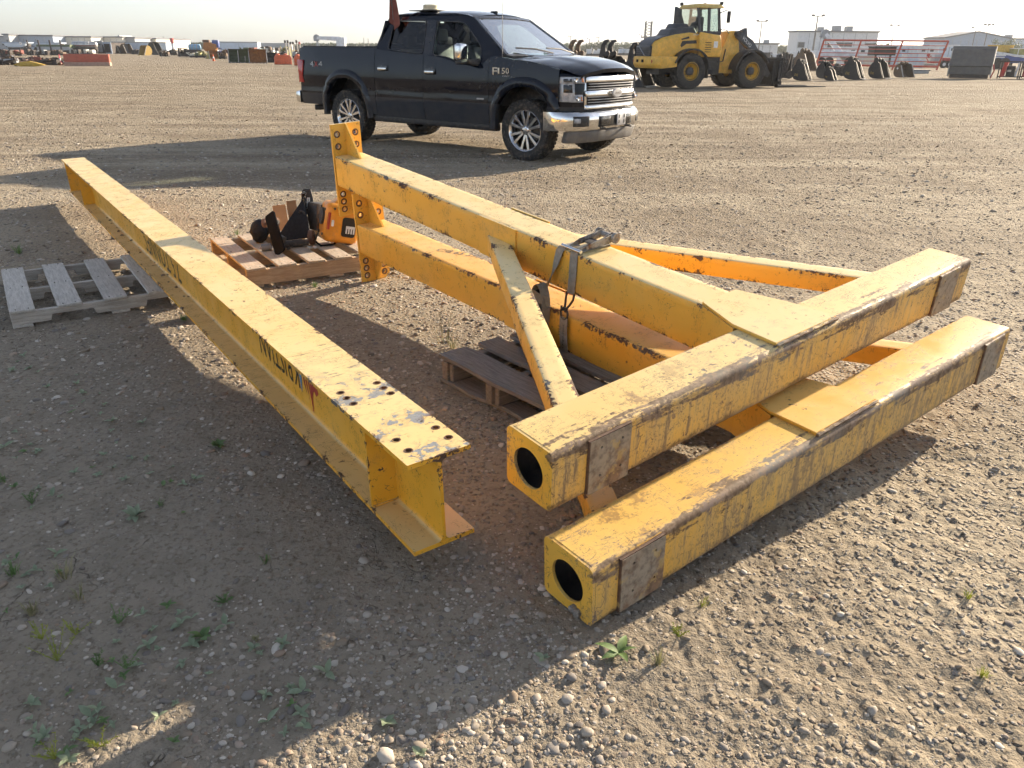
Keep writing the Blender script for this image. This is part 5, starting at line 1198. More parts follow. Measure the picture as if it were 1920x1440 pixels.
def container_open(label, px0, px1, pyt, Y):
    x0, x1, z1, _ = ext(px0, px1, pyt, Y); w_ = x1 - x0; T = thing('open_container', label, 'container', (x0, Y, 0), 0)
    for a, b, mt in ((0, .12, 'panel_bluegrey'), (.12, .19, 'panel_pale'), (.19, .50, 'panel_grey')):
        box('door_leaf', mt, T, w_ * a, w_ * b, -.05 + .3 * a, .1 + .3 * a, .3, z1)
    for k in range(6): box('door_rib', 'roof_dark', T, w_ * (.22 + .045 * k), w_ * (.228 + .045 * k), -.02, .03, .3, z1 - .1)
    m = MB(); m.sheet([[(w_ * .5, 0), (w_ * 1.0, 0), (w_ * 1.0, z1 - .2), (w_ * .5, z1 - .2)], [(w_ * .53, .2), (w_ * .92, .2), (w_ * .92, z1 - .5), (w_ * .53, z1 - .5)]], lambda p, k: (p[0], .1 + .15 * k, p[1]), True); m.build('frame', 'panel_bluegrey', T)
    box('back_wall', 'scrap_dark', T, w_ * .5, w_, 5.8, 6, 0, z1 - .3); box('inner_side', 'scrap_dark', T, w_ * .5, w_ * .52, .3, 6, 0, z1 - .3); box('inner_side', 'scrap_dark', T, w_ * .97, w_, .3, 6, 0, z1 - .3); box('ceiling_panel', 'scrap_dark', T, w_ * .5, w_, .3, 6, z1 - .35, z1 - .25)
container_open('dark open container with ribbed doors beside the pale blue trailer', 176, 206, 76.5, 158)
def hopper_trailer(label, px0, px1, pyt, pyb, Y, sign=None):
    x0, x1, z1, z0 = ext(px0, px1, pyt, Y, pyb); w_ = x1 - x0; T = thing('hopper_trailer', label, 'trailer', (x0, Y, 0), 0, 'hopper trailers at far left')
    MB().prism([(0, z1), (w_, z1), (w_ * .93, z1 * .72), (w_ * .82, z0), (w_ * .18, z0), (w_ * .07, z1 * .72)], 'y', 0, 2.6).build('hopper', 'panel_pale', T, bevel=.05, seg=1)
    box('top_rail', 'panel_bluegrey', T, -.1, w_ + .1, -.05, 2.65, z1 - .1, z1 + .12); box('chassis', 'scrap_dark', T, w_ * .1, w_ * .95, .6, 2.0, z0 - .5, z0 - .1)
    MB().prism([(0, z1), (w_ * .07, z1 * .72), (w_ * .18, z0), (-.1, z0)], 'y', .9, 1.6).build('end_frame', 'scrap_dark', T); MB().prism([(w_, z1), (w_ * .93, z1 * .72), (w_ * .82, z0), (w_ + .1, z0)], 'y', .9, 1.6).build('end_frame', 'scrap_dark', T)
    for x in (w_ * .8, w_ * .92):
        MB().lathe([(.15, -.12), (.5, -.13), (.5, .13), (.15, .12)], (x, .2, .5), 'y', 16, caps=True).build('wheel', 'rubber', T)
    if sign:
        MB().lathe([(0, -.06), (w_ * .062, -.05), (w_ * .062, 0)], (w_ * .78, -.05, z1 * .93), 'y', 20).build('number_disc', 'decal_white', T); text('number', sign, 'decal_black', T, (w_ * .755, -.13, z1 * .89), (1, 0, 0), (0, 0, 1), w_ * .055, z1 * .09, .002)
hopper_trailer('pale hopper trailer with a round number disc at far left', 5, 48, 80, 88, 168, '47'); hopper_trailer('pale hopper trailer behind the stake trailer posts', 54, 111, 80.5, 87.5, 171)
def stake_trailer():
    x0, x1, z1, z0 = ext(42, 131, 87.5, 150, 95); w_ = x1 - x0; T = thing('stake_trailer', 'low grey green trailer with tall thin stakes at far left', 'trailer', (x0, 150, 0), 0)
    box('side_board', 'panel_grey', T, w_ * .3, w_ * .98, 0, .12, z0, z1); box('load', 'green_machine', T, w_ * .28, w_ * .99, .2, 2.2, z1 - .2, z1 + .35); box('deck', 'scrap_dark', T, 0, w_, 0, 2.5, z0 - .35, z0)
    for px in (53.5, 74.5, 95.5, 115): x = W(px, 90, 150).x - x0; box('stake', 'scrap_dark', T, x - .12, x + .12, -.12, .0, .3, W(px, 75, 150).z)
    for k in range(6): MB().lathe([(.15, -.12), (.5, -.13), (.5, .13), (.15, .12)], (w_ * (.12 + .15 * k), .2, .5), 'y', 14, caps=True).build('wheel', 'rubber', T)
stake_trailer()
def tank_trailer(label, px0, px1, pyt, pyb, Y, mat, stripe=None, sign=None, name='tank_trailer'):
    x0, x1, z1, z0 = ext(px0, px1, pyt, Y, pyb); w_ = x1 - x0; r = (z1 - z0) / 2; T = thing(name, label, 'tank', (x0, Y, 0), 0)
    m = MB(); n = 20; rg = []
    for x, q in ((0, .6), (.04 * w_, .92), (.1 * w_, 1), (.9 * w_, 1), (.96 * w_, .92), (w_, .6)): rg.append([(x, r + r * q * math.cos(2 * math.pi * k / n), z0 + r + r * q * math.sin(2 * math.pi * k / n)) for k in range(n)])
    m.ring(rg); m.fix = True; m.build('tank', mat, T, smooth=50)
    for k in range(1, 4): MB().lathe([(r * 1.02, -.06), (r * 1.02, .06)], (w_ * k / 4, r, z0 + r), 'x', 20).build('tank_band', 'panel_grey', T, smooth=60)
    if stripe: box('stripe', stripe, T, w_ * .12, w_ * .97, -.04, .03, z0 + r * .55, z0 + r * .85)
    box('chassis', 'scrap_dark', T, w_ * .05, w_ * .95, r - .5, r + .5, z0 - .5, z0 + .1)
    for x in (w_ * .15, w_ * .8, w_ * .92): MB().lathe([(.12, -.12), (.5, -.13), (.5, .13), (.12, .12)], (x, .1, .5), 'y', 14, caps=True).build('wheel', 'rubber', T)
    if sign: box('sign_board', 'decal_white', T, w_ * .62, w_ * .75, -.12, -.06, z0 + r * .9, z1 - .1); text('number', sign, 'decal_black', T, (w_ * .64, -.125, z0 + r * 1.15), (1, 0, 0), (0, 0, 1), w_ * .085, r * .5, .002)
tank_trailer('silver tank trailer with dark red stripe and white number board', 131, 178, 77.5, 90, 152, 'tank_silver', 'scrap_red', '50')
tank_trailer('short blue and white tank left of the rusty boom', 351, 373, 82.5, 95, 120, 'tank_blue', name='storage_tank')
for px0, px1, pyt, Y, mt, lab in ((1588, 1634, 88, 92, 'panel_white', 'white service body seen through the left half of the red rack'), (1636, 1692, 85.5, 96, 'panel_white', 'white box body behind the dark tool box'), (1686, 1722, 86.5, 94, 'panel_pale', 'pale tank body with small openings right of the dark tool box'), (1722, 1762, 85.8, 92, 'panel_white', 'white box with a red diamond placard inside the rack end'), (1763, 1800, 84, 97, 'panel_pale', 'tall pale trailer end left behind the grey bin'), (1800, 1866, 86, 99, 'panel_white', 'white trailer roof showing above the grey bin')):
    T = van_trailer(lab, px0, px1, pyt, 127, Y, mt, 'panel_white', 2.4, 'white bodies parked behind the rack', wheels=False, cat='trailer body', name='service_body')
    x0, x1, z1, _ = ext(px0, px1, pyt, Y); w_ = x1 - x0
    for k in range(2): box('opening', 'window_dark', T, w_ * (.2 + .4 * k), w_ * (.36 + .4 * k), -.03, .02, z1 * .72, z1 * .84)
    box('lower_locker', 'panel_cream', T, w_ * .08, w_ * .92, -.5, -.02, .25, z1 * .42)
    if px0 in (1722, 1686):
        c = (w_ * .55, z1 * .55); q = z1 * .11; MB().add([(c[0] - q, -.06, c[1]), (c[0], -.06, c[1] - q), (c[0] + q, -.06, c[1]), (c[0], -.06, c[1] + q)], [(0, 1, 2, 3)]).build('placard', 'decal_red', T)
def simple_box(name, label, cat, px0, px1, pyt, pyb, Y, mat, depth, lid=None, group=None, ribs=0):
    x0, x1, z1, z0 = ext(px0, px1, pyt, Y, pyb); w_ = x1 - x0; T = thing(name, label, cat, (x0, Y, 0), 0, group)
    box('body', mat, T, 0, w_, 0, depth, z0, z1, bevel=.03, seg=1); box('lid', lid or mat, T, -.04, w_ + .04, -.04, depth + .04, z1, z1 + .08)
    for s in (.1, .8):
        if z0 > .3: box('leg', 'scrap_dark', T, w_ * s, w_ * s + .12, .2, .4, 0, z0)
    for k in range(ribs): box('rib', lid or mat, T, w_ * (k + .5) / ribs - .03, w_ * (k + .5) / ribs + .03, -.05, 0, z0, z1)
    return T
simple_box('tool_box', 'black steel box standing high behind the red rack middle', 'box', 1642, 1682, 88.5, 104, 80, 'bucket_black', 1.6)
simple_box('crate', 'white crate stack lower part near the right end of the rack', 'crate', 1701, 1734, 114, 128.3, 82, 'panel_white', 1.5, 'panel_pale', ribs=3); simple_box('crate', 'white crate at the top of the stack inside the rack', 'crate', 1703, 1727, 101, 113.5, 82.2, 'panel_white', 1.3, 'panel_pale', ribs=2)
simple_box('pallet_load', 'cream boxes low behind the rack left of the tool box', 'crate', 1612, 1640, 105, 124, 84, 'panel_cream', 1.5, 'panel_white', ribs=2)
simple_box('ramp_stack', 'flat grey ramps lying in front of the rack end', 'ramps', 1703, 1743, 133, 138, 62, 'panel_grey', 2.0, 'roof_dark')
# boom of a truck crane
def truck_crane(label, pa, pb, pc, Y, px0, px1, name='truck_crane'):
    A, B, Cc = W(*pa, Y), W(*pb, Y), W(*pc, Y); T = thing(name, label, 'crane', (A.x, Y, 0), 0); o = Vector((A.x, Y, 0)); A, B, Cc = A - o, B - o, Cc - o
    d = (B - A).normalized(); q = Vector((-d.z, 0, d.x)) * .28
    MB().hexa([A - q + Vector((0, -.22, 0)), A - q + Vector((0, .22, 0)), A + q + Vector((0, .22, 0)), A + q + Vector((0, -.22, 0)), B - q * .7 + Vector((0, -.2, 0)), B - q * .7 + Vector((0, .2, 0)), B + q * .7 + Vector((0, .2, 0)), B + q * .7 + Vector((0, -.2, 0))]).build('boom', 'tank_white', T, bevel=.03)
    MB().cyl(B, Cc, .16, n=10).build('boom_head', 'panel_grey', T, smooth=40); MB().lathe([(.1, -.2), (.42, -.2), (.42, .2), (.1, .2)], B, 'y', 16, caps=True).build('sheave', 'panel_grey', T, smooth=40)
    x0, x1 = W(px0, 100, Y).x - o.x, W(px1, 100, Y).x - o.x
    bd = box('deck', 'tank_white', T, x0, x1, -.8, .8, .9, 1.5, bevel=.05); box('turret', 'tank_white', T, A.x - .6, A.x + .5, -.5, .5, 1.4, A.z + .2, bevel=.05)
    for k in (.15, .35, .85): MB().lathe([(.15, -.12), (.45, -.13), (.45, .13), (.15, .12)], (x0 + (x1 - x0) * k, -.8, .46), 'y', 16, caps=True).build('wheel', 'rubber', T)
    for k in range(3): MB().tube([B, B + Vector((.3 - .25 * k, 0, -1.2 - .5 * k))], .05, 6).build('hoist_line', 'panel_grey', T)
truck_crane('white crane with its boom sloping down behind the red rack', (1592, 121), (1547, 63), (1538, 70), 86, 1525, 1600)
truck_crane('white crane truck seen above the pickup bed', (640, 73), (594, 71), (589, 76), 110, 586, 690)
# --- blue trailer with machines on it
def blue_trailer():
    x0, x1, z1, z0 = ext(1846, 1935, 97, 80, 127); w_ = x1 - x0; T = thing('blue_trailer', 'blue flat trailer with white top edge at the right picture edge', 'trailer', (x0, 80, 0), R(-8))
    MB().prism([(0, .55), (.0, z1), (w_, z1 * .58), (w_, .55)], 'y', 0, 2.4).build('side', 'trailer_blue', T, bevel=.03, seg=1)
    MB().prism([(-.05, z1), (-.05, z1 + .18), (w_, z1 * .58 + .18), (w_, z1 * .58)], 'y', -.05, 2.45).build('top_edge', 'tank_white', T)
    box('name_panel', 'decal_white', T, w_ * .22, w_ * .44, -.03, -.005, z1 * .76, z1 * .86); box('name_panel', 'decal_white', T, w_ * .24, w_ * .42, -.03, -.005, z1 * .66, z1 * .71)
    for x in (w_ * .3, w_ * .45): MB().lathe([(.15, -.12), (.5, -.13), (.5, .13), (.15, .12)], (x, .1, .5), 'y', 16, caps=True).build('wheel', 'rubber', T)
blue_trailer()
simple_box('yellow_machine', 'yellow machine body on the blue trailer', 'machine', 1868, 1902, 86, 98, 81.5, 'crane_yellow', 1.4, 'crane_yellow', ribs=3); simple_box('olive_machine', 'olive yellow machine at the right picture edge above the blue trailer', 'machine', 1902, 1935, 92, 103, 80.8, 'bucket_olive', 1.4, 'panel_cream', ribs=2)
def skid_rack(label, px0, px1):
    p, p1 = G(px0, 147), G(px1, 148); w_ = (p1 - p).length; T = thing('skid_frame', label, 'skid', p, math.atan2(p1.y - p.y, p1.x - p.x), 'red and black skids at right edge')
    for x in (0, w_ - .06):
        for y in (0, .9): box('upright', 'bucket_black', T, x, x + .06, y, y + .06, 0, .95)
    box('top_bar', 'bucket_black', T, 0, w_, 0, .06, .92, .98); box('top_bar', 'bucket_black', T, 0, w_, .9, .96, .92, .98); box('base_bar', 'bucket_black', T, 0, w_, 0, .96, .08, .14)
    MB().hexa([(.12, -.02, .1), (.34, -.02, .1), (.34, .3, .1), (.12, .3, .1), (.26, -.02, .92), (.46, -.02, .92), (.46, .3, .92), (.26, .3, .92)]).build('red_post', 'machine_red', T); box('motor_box', 'bucket_black', T, .42, w_ * .75, .1, .8, .12, .72, bevel=.03); box('label_plate', 'bin_pale', T, .48, w_ * .6, .085, .095, .38, .5); MB().cyl((w_ * .82, .2, .12), (w_ * .88, .3, .9), .05).build('pale_hose', 'panel_white', T)
skid_rack('black skid frame with red post left of its twin at the right edge', 1868, 1908); skid_rack('black skid frame with red post cut by the right picture edge', 1910, 1950)
def red_tractor():
    p = G(1740, 127.5); T = thing('small_tractor', 'small red implement on paired wheels beside the grey bin', 'tractor', p, 0)
    box('frame', 'machine_red', T, 0, 2.1, -.3, .5, .45, .62, bevel=.02); box('cabinet', 'panel_grey', T, .3, 1.1, -.3, .5, .6, 1.25, bevel=.04); box('hood', 'machine_red', T, 1.1, 1.9, -.3, .5, .6, .95, bevel=.06); MB().tube([(0, 0, .5), (-.35, 0, .9), (.1, 0, 1.1)], .05, 6).build('arm', 'machine_red', T)
    for x in (1.25, 1.8):
        w_ = MB().lathe([(.1, -.12), (.34, -.13), (.34, .13), (.1, .12)], (x, -.42, .35), 'y', 18, caps=True).build('wheel', 'rubber', T); MB().lathe([(0, -.14), (.16, -.14), (.16, -.1)], (x, -.42, .35), 'y', 16).build('rim', 'panel_white', w_)
red_tractor()
# --- light poles and masts
def pole(label, pxt, pyt, pxb, Y, heads=2, r=.12, name='light_pole', group='light poles round the yard'):
    b = W(pxb, 95, Y); t = W(pxt, pyt, Y); T = thing(name, label, 'light pole', (b.x, Y, 0), 0, group)
    MB().cyl((0, 0, 0), (0, 0, t.z), r, r * .6, n=8).build('mast', 'pole_grey', T, smooth=40)
    if heads:
        box('cross_arm', 'pole_grey', T, -1.0, 1.0, -.06, .06, t.z - .1, t.z + .06)
        for k in range(heads): x = -.9 + 1.8 * k / max(1, heads - 1); MB().cbox((x, -.1, t.z + .12), (.5, .5, .3)).build('lamp_head', 'pole_grey', T, bevel=.05)
pole('tall twin-headed light pole in front of the white office building', 1531, 30, 1524, 150, 2, .2)
pole('light pole right of the loader cab', 1427, 40, 1422, 170, 2, .16)
pole('thin light pole above the right half of the red rack', 1675, 48, 1669, 190, 2, .14); pole('short light pole left of the T-shaped one above the grey building', 1826, 52, 1821, 200, 1, .14); pole('T-shaped light pole above the blue trailer', 1849, 47, 1843, 190, 3, .15)
for px, py, lab in ((1069, 68, 'faint mast just right of the pickup windscreen'), (1105, 73, 'faint short mast between the two hooked buckets'), (1121, 70, 'faint mast left of the far tree clump'), (1201, 65, 'faint mast next to the lattice tower'), (349, 71, 'faint thin pole above the blue tank at left'), (404, 73, 'faint pole above the rusty boom'), (311, 68, 'faint pole beside the red and white marker column'), (692, 72, 'distant mast seen over the pickup bed left of the cab'), (684, 71, 'distant mast beside another over the pickup bed')):
    pole(lab, px, py, px - .5, 330, 1 if px > 1000 else 0, .22, 'mast', 'distant masts along the horizon')
def lattice():
    Y = 230; b, t = W(1213, 92, Y), W(1214.5, 40, Y); T = thing('lattice_tower', 'steel lattice tower rising behind the loader engine hood', 'tower', (b.x, Y, 0), 0); h = t.z; w_ = .8
    for s in (-1, 1):
        for q in (-1, 1): box('leg', 'pole_grey', T, s * w_ - .12, s * w_ + .12, q * w_ - .12, q * w_ + .12, 0, h)
    n = 12
    for k in range(n):
        for s in (-1, 1): MB().cyl((-w_ * s, -w_, h * k / n), (w_ * s, -w_, h * (k + 1) / n), .09, n=5).build('lattice_brace', 'pole_grey', T)
    box('platform', 'pole_grey', T, -1.8, .8, -1, 1, h * .52, h * .56)
lattice()
def marker_column():
    Y = 210; x0, x1, z1, _ = ext(319, 324, 71.5, Y); T = thing('marker_column', 'red and white striped column above the left horizon', 'column', ((x0 + x1) / 2, Y, 0), 0)
    box('lower', 'panel_white', T, -.34, .34, -.3, .3, 0, z1 * .62); box('upper', 'machine_red', T, -.36, .36, -.32, .32, z1 * .62, z1)
marker_column()
# --- barriers and cones
def jersey():
    p0, p1 = G(121, 124), G(206, 124.3); L = (p1 - p0).length; T = thing('road_barrier', 'long faded red concrete barrier at far left beside the pink cone', 'barrier', p0, math.atan2(p1.y - p0.y, p1.x - p0.x))
    MB().prism([(0, .28), (.10, .30), (.17, .84), (.43, .84), (.50, .30), (.6, .28)], 'x', 0, L).build('upper_wall', 'barrier_red', T, bevel=.02); MB().prism([(-.02, 0), (.62, 0), (.62, .08), (.6, .278), (0, .278), (-.02, .08)], 'x', .0, L + .03).build('base', 'barrier_base', T)
jersey()
def water_barrier(label, px0, px1, py):
    p0, p1 = G(px0, py), G(px1, py); L = (p1 - p0).length; T = thing('water_barrier', label, 'barrier', p0, math.atan2(p1.y - p0.y, p1.x - p0.x), 'orange plastic barriers')
    MB().prism([(0, .0), (L, .0), (L, .55), (L - .12, .80), (.12, .80), (0, .55)], 'y', 0, .45).build('shell', 'barrier_orange', T, bevel=.05, seg=2)
    for k in (.22, .68): MB().lathe([(.18, 0), (.16, .1), (0, .13)], (L * k, .22, .79), 'z', 12).build('lifting_hump', 'barrier_orange', T, smooth=50)
    box('foot', 'barrier_base', T, .0, L, -.04, .49, 0, .05)
water_barrier('orange plastic barrier with two humps just left of the pickup tailgate', 516, 548, 121.5); water_barrier('orange plastic barrier half hidden by the pickup tailgate', 553, 585, 123.5)
def cone(label, px, py, h, mat, tilt=0.0):
    p = G(px, py); T = thing('traffic_cone', label, 'cone', p, 0); MB().cbox((0, 0, .02), (h * .5, h * .5, .04)).build('foot', 'bucket_black' if mat == 'cone_orange' else mat, T)
    pr = [(h * .19, .04), (h * .12, h * .4), (h * .08, h * .62), (h * .035, h)]
    MB().lathe(pr[:2], (0, 0, 0), 'z', 14).build('lower_cone', mat, T, smooth=50); MB().lathe(pr[1:3], (0, 0, 0), 'z', 14).build('reflective_band', 'cone_white', T, smooth=50); MB().lathe(pr[2:] + [(0, h)], (0, 0, 0), 'z', 14).build('upper_cone', mat, T, smooth=50)
cone('orange traffic cone with white band standing left of centre', 401, 115, .74, 'cone_orange'); cone('faded pink cone beside the long red barrier', 114.5, 122, .78, 'cone_pink')
# --- buckets and attachments at the left
for px, py, w_, h, rz, mat, inner, teeth, ears, lab in (
    (446, 117.8, 1.5, 1.25, -75, 'bucket_grey', 'green_machine', 4, '', 'left of the two grey loader buckets in the middle distance'), (464, 118.2, 1.5, 1.25, -75, 'bucket_grey', 'green_machine', 4, '', 'grey loader bucket next to the rusty orange one'), (485, 118.8, 1.6, 1.25, -75, 'bucket_grey', 'rust_orange', 5, '', 'loader bucket with rusty orange inside'), (506, 117.5, 1.5, .95, -80, 'bucket_black', 'bucket_black', 8, '', 'low black toothed bucket left of the orange barriers'),
    (539, 107, 1.2, 1.35, -120, 'bucket_olive', None, 0, 'ear', 'olive yellow bucket above the orange barriers'), (401, 110.5, 1.1, 1.0, -60, 'bucket_olive', 'rust_orange', 0, '', 'olive bucket with orange inside behind the cone'), (395, 110.2, .7, .95, 200, 'bucket_olive', None, 0, '', 'small olive bucket left of the cone'),
    (186, 100.8, 1.5, 1.75, -40, 'bucket_black', None, 0, '', 'black bucket in front of the ribbed container doors'), (210, 100.8, 1.8, 1.75, -30, 'bucket_black', None, 0, '', 'black bucket at the left end of the pale blue trailer'), (238, 100.8, 1.6, 1.8, -30, 'bucket_rust', 'bucket_grey', 0, '', 'brown bucket in front of the pale blue trailer'), (275, 104, 1.6, 1.55, -120, 'bucket_yellow', None, 0, '', 'yellow bucket in front of the pale blue trailer'), (291, 103, 1.5, 2.1, -15, 'bucket_black', None, 0, '', 'tall black attachment at the right end of the pale blue trailer')):
    p = G(px, py); bucket(lab, (p.x, p.y, 0), R(rz), w_, h, mat, inner, teeth, ears, name='loader_bucket' if not ears else 'excavator_bucket')
# --- dark machines and scrap
def machine(label, px0, px1, pyt, py, mat, mat2, seed, name='machine', cat='machine'):
    p0, p1 = G(px0, py), G(px1, py); L = (p1 - p0).length; h = W((px0 + px1) / 2, pyt, p0.y).z; rd = random.Random(seed); T = thing(name, label, cat, p0, 0)
    box('base', 'scrap_dark', T, 0, L, 0, L * .5 + .5, .05, h * .28, bevel=.04, seg=1); n = 4
    for k in range(n):
        a = L * k / n; hh = h * rd.uniform(.55, 1.0); box('block', mat if k % 2 else mat2, T, a + .05 * L * rd.random(), a + L / n * rd.uniform(.7, 1.0), .1, L * .4 + .3, h * .26, hh, bevel=.05, seg=1)
    for k in range(3): x = L * rd.uniform(.05, .9); MB().tube([(x, 0, h * .3), (x + rd.uniform(-.5, .5), -.1, h * rd.uniform(.6, 1.0)), (x + rd.uniform(-.8, .8), .1, h * rd.uniform(.3, .9))], .05 + .02 * h, 6).build('arm', mat, T, smooth=50)
    for x in (L * .2, L * .75): MB().lathe([(.1, -.1), (h * .16, -.1), (h * .16, .1), (.1, .1)], (x, -.05, h * .17), 'y', 14, caps=True).build('wheel', 'rubber', T)
machine('black truck deck right of the pale blue trailer', 312, 332, 89, 104, 'bucket_black', 'scrap_dark', 1); machine('dark round-backed machine left of the blue tank', 333, 357, 89.5, 106.5, 'bucket_black', 'scrap_dark', 2)
machine('olive tracked machine base under the rusty boom', 365, 390, 94, 108.5, 'bucket_olive', 'green_machine', 3); machine('brown steel ramps standing right of the cone', 411, 426, 93, 111, 'bucket_rust', 'rust_steel', 4, 'ramp_stack', 'ramps'); machine('dark red framed machine left of the grey loader buckets', 424, 440, 91, 109, 'scrap_red', 'bucket_black', 5)
machine('black implements behind the orange barriers', 517, 534, 94, 110, 'bucket_black', 'panel_grey', 6); machine('black and grey implements beside the pickup tailgate', 549, 575, 91, 110, 'bucket_black', 'panel_grey', 7); machine('pale arched arms behind the rusty orange bucket', 494, 514, 88, 109, 'panel_cream', 'bucket_rust', 8); machine('dark machinery behind the grey buckets', 446, 490, 88, 108, 'green_machine', 'scrap_red', 9)
machine('white service trucks far behind the hooked buckets', 1100, 1128, 89, 105, 'panel_white', 'panel_white', 10, 'truck_row', 'trucks'); machine('white trucks far behind left of the loader', 1160, 1186, 88, 104, 'panel_white', 'panel_pale', 11, 'truck_row', 'trucks'); machine('white and grey trucks between loader arms and the dark buckets', 1432, 1478, 94, 112, 'panel_white', 'scrap_dark', 12, 'truck_row', 'trucks'); machine('dark coupler attachments right of the loader forks', 1462, 1490, 96, 130, 'bucket_black', 'scrap_dark', 13)
for k_, (a_, b_, t_, y_, m1_, m2_, l_) in enumerate(((0, 22, 90, 106, 'scrap_dark', 'scrap_red', 'dark implement heap at the left edge below the hopper trailer'), (22, 44, 92, 105, 'scrap_red', 'bucket_olive', 'reddish and olive implements behind the left scrap heap'), (44, 66, 91, 104, 'scrap_dark', 'bucket_grey', 'dark implements under the first trailer stakes'), (66, 92, 93, 104, 'scrap_dark', 'panel_grey', 'low dark axles under the stake trailer middle'), (92, 122, 93, 104, 'bucket_rust', 'scrap_dark', 'brown axle sets left of the tank trailer'), (128, 150, 92, 103, 'scrap_dark', 'panel_cream', 'dark frames with cream board under the tank trailer'), (150, 176, 92, 103, 'panel_cream', 'scrap_dark', 'cream boards stacked under the tank trailer end'), (246, 268, 92, 102, 'scrap_dark', 'bucket_black', 'dark implements between brown and yellow buckets'), (299, 316, 93, 106, 'bucket_rust', 'bucket_black', 'brown and black parts right of the tall black attachment'), (356, 372, 96, 108, 'panel_cream', 'bucket_olive', 'pale parts under the blue tank'), (404, 424, 90, 106, 'trailer_blue', 'panel_white', 'blue and white cabs behind the brown ramps'), (488, 520, 86, 104, 'scrap_dark', 'panel_white', 'dark machines below the grey roofed trailer'), (520, 548, 86, 104, 'bucket_olive', 'scrap_dark', 'olive machines behind the thin pipes'), (548, 585, 86, 104, 'scrap_dark', 'rust_orange', 'dark machines left of the pickup tailgate top'))):
    machine(l_, a_, b_, t_, y_, m1_, m2_, 30 + k_, 'implement', 'implement')
machine('dark coupler frames close behind the loader front wheel', 1434, 1458, 108, 152, 'bucket_black', 'scrap_dark', 61, 'attachment', 'attachment'); machine('dark grapple parts standing left of the gold marked bucket', 1456, 1482, 100, 148, 'scrap_dark', 'bucket_black', 62, 'attachment', 'attachment'); machine('dark attachments behind the loader counterweight', 1205, 1236, 100, 152, 'bucket_black', 'bucket_rust', 63, 'attachment', 'attachment'); machine('dark parts between the small and large black buckets', 1562, 1580, 118, 143, 'scrap_dark', 'bucket_black', 64, 'attachment', 'attachment')
def rusty_boom():
    p = G(380, 108); Y = p.y + 4; T = thing('digger_boom', 'rusty orange boom resting above the olive machine left of centre', 'boom', (W(380, 90, Y).x, Y, 0), 0); L = W(406, 90, Y).x - W(380, 90, Y).x; z = W(392, 90, Y).z
    MB().prism([(0, z), (.2, z + .7), (L * .4, z + .75), (L, z + .5), (L, z + .1), (L * .85, z - .35), (.3, z - .45)], 'y', 0, .9).build('boom_plate', 'rust_orange', T, bevel=.05); box('stand', 'scrap_dark', T, L * .25, L * .5, .1, .8, 0, z - .3); MB().cbox((.5, .4, z + .9), (.9, .6, .35)).build('bracket', 'rust_steel', T); MB().cbox((L * .92, .4, z + .55), (.9, .6, 1.0)).build('end_block', 'trailer_blue', T, bevel=.05)
rusty_boom()
for i, px in enumerate((536, 541, 546.5, 551, 557.5, 563)):
    Y = 125; t = W(px, (76, 76, 79, 79, 76, 79)[i], Y); T = thing('pipe_post', ('leftmost of the six thin pipes above the orange barriers', 'second thin pipe from the left above the orange barriers', 'third thin pipe from the left above the orange barriers', 'fourth thin pipe from the left above the orange barriers', 'fifth thin pipe from the left above the orange barriers', 'red capped thin pipe nearest the pickup tailgate')[i], 'pipe', (t.x, Y, 0), 0, 'thin pipes above the orange barriers'); MB().cyl((0, 0, 0), (-.15, 0, t.z), .10, n=8).build('pipe', 'bin_pale', T); MB().cyl((-.15, 0, t.z * .86), (-.16, 0, t.z + .05), .15, n=8).build('cap', 'machine_red' if i == 5 else 'scrap_dark', T)
def scrap_pile(label, px0, px1, pyt, py, mats, seed, n=26, name='scrap_pile'):
    p0, p1 = G(px0, py), G(px1, py); L = (p1 - p0).length; h = W((px0 + px1) / 2, pyt, p0.y).z; rd = random.Random(seed); T = thing(name, label, 'scrap', p0, 0)
    for k in range(n):
        x = rd.uniform(0, L); q = 1 - abs(x / L - .5) * 1.2; z = rd.uniform(0, h * q * .8); l = rd.uniform(.3, 1.6); a = rd.uniform(-.5, .5)
        if k % 3: MB().cyl((x - l / 2, rd.uniform(0, 1.2), max(.03, z)), (x + l / 2 * math.cos(a), rd.uniform(0, 1.4), max(.03, z + l * math.sin(a) * .5)), rd.uniform(.03, .10), n=6).build('scrap_bar', mats[k % len(mats)], T)
        else: MB().cbox((0, 0, 0), (rd.uniform(.3, .9), rd.uniform(.2, .6), rd.uniform(.1, .4))).build('scrap_block', mats[k % len(mats)], T, bevel=.02, seg=1, loc=(x, rd.uniform(.2, 1.2), z * .8 + .15), rot=(a * .4, a * .6, a * 3))
scrap_pile('heap of dark axles and bars at the left picture edge', -8, 28, 97, 122, ('scrap_dark', 'bucket_rust', 'scrap_dark', 'panel_grey'), 1, 34); scrap_pile('dark red crate of scrap steel at far left', 34, 74, 105, 120, ('scrap_red', 'scrap_dark', 'scrap_dark', 'barrier_base'), 2, 36); scrap_pile('low heap of brown scrap left of the pink cone', 73, 112, 109, 122, ('scrap_dark', 'bucket_rust', 'scrap_dark'), 3, 40)
p_ = G(25, 125); T_ = thing('yellow_boom_section', 'yellow steel boom section lying in front of the left scrap heap', 'boom', p_, R(4)); MB().prism([(0, .12), (.5, .3), (1.1, .38), (1.6, .28), (2.2, .12), (1.4, .02), (.5, .02)], 'y', 0, .35).build('boom_plate', 'scrap_yellow', T_, bevel=.02); MB().cyl((.1, .1, .12), (.1, .3, .12), .09, n=10).build('pin', 'scrap_dark', T_)
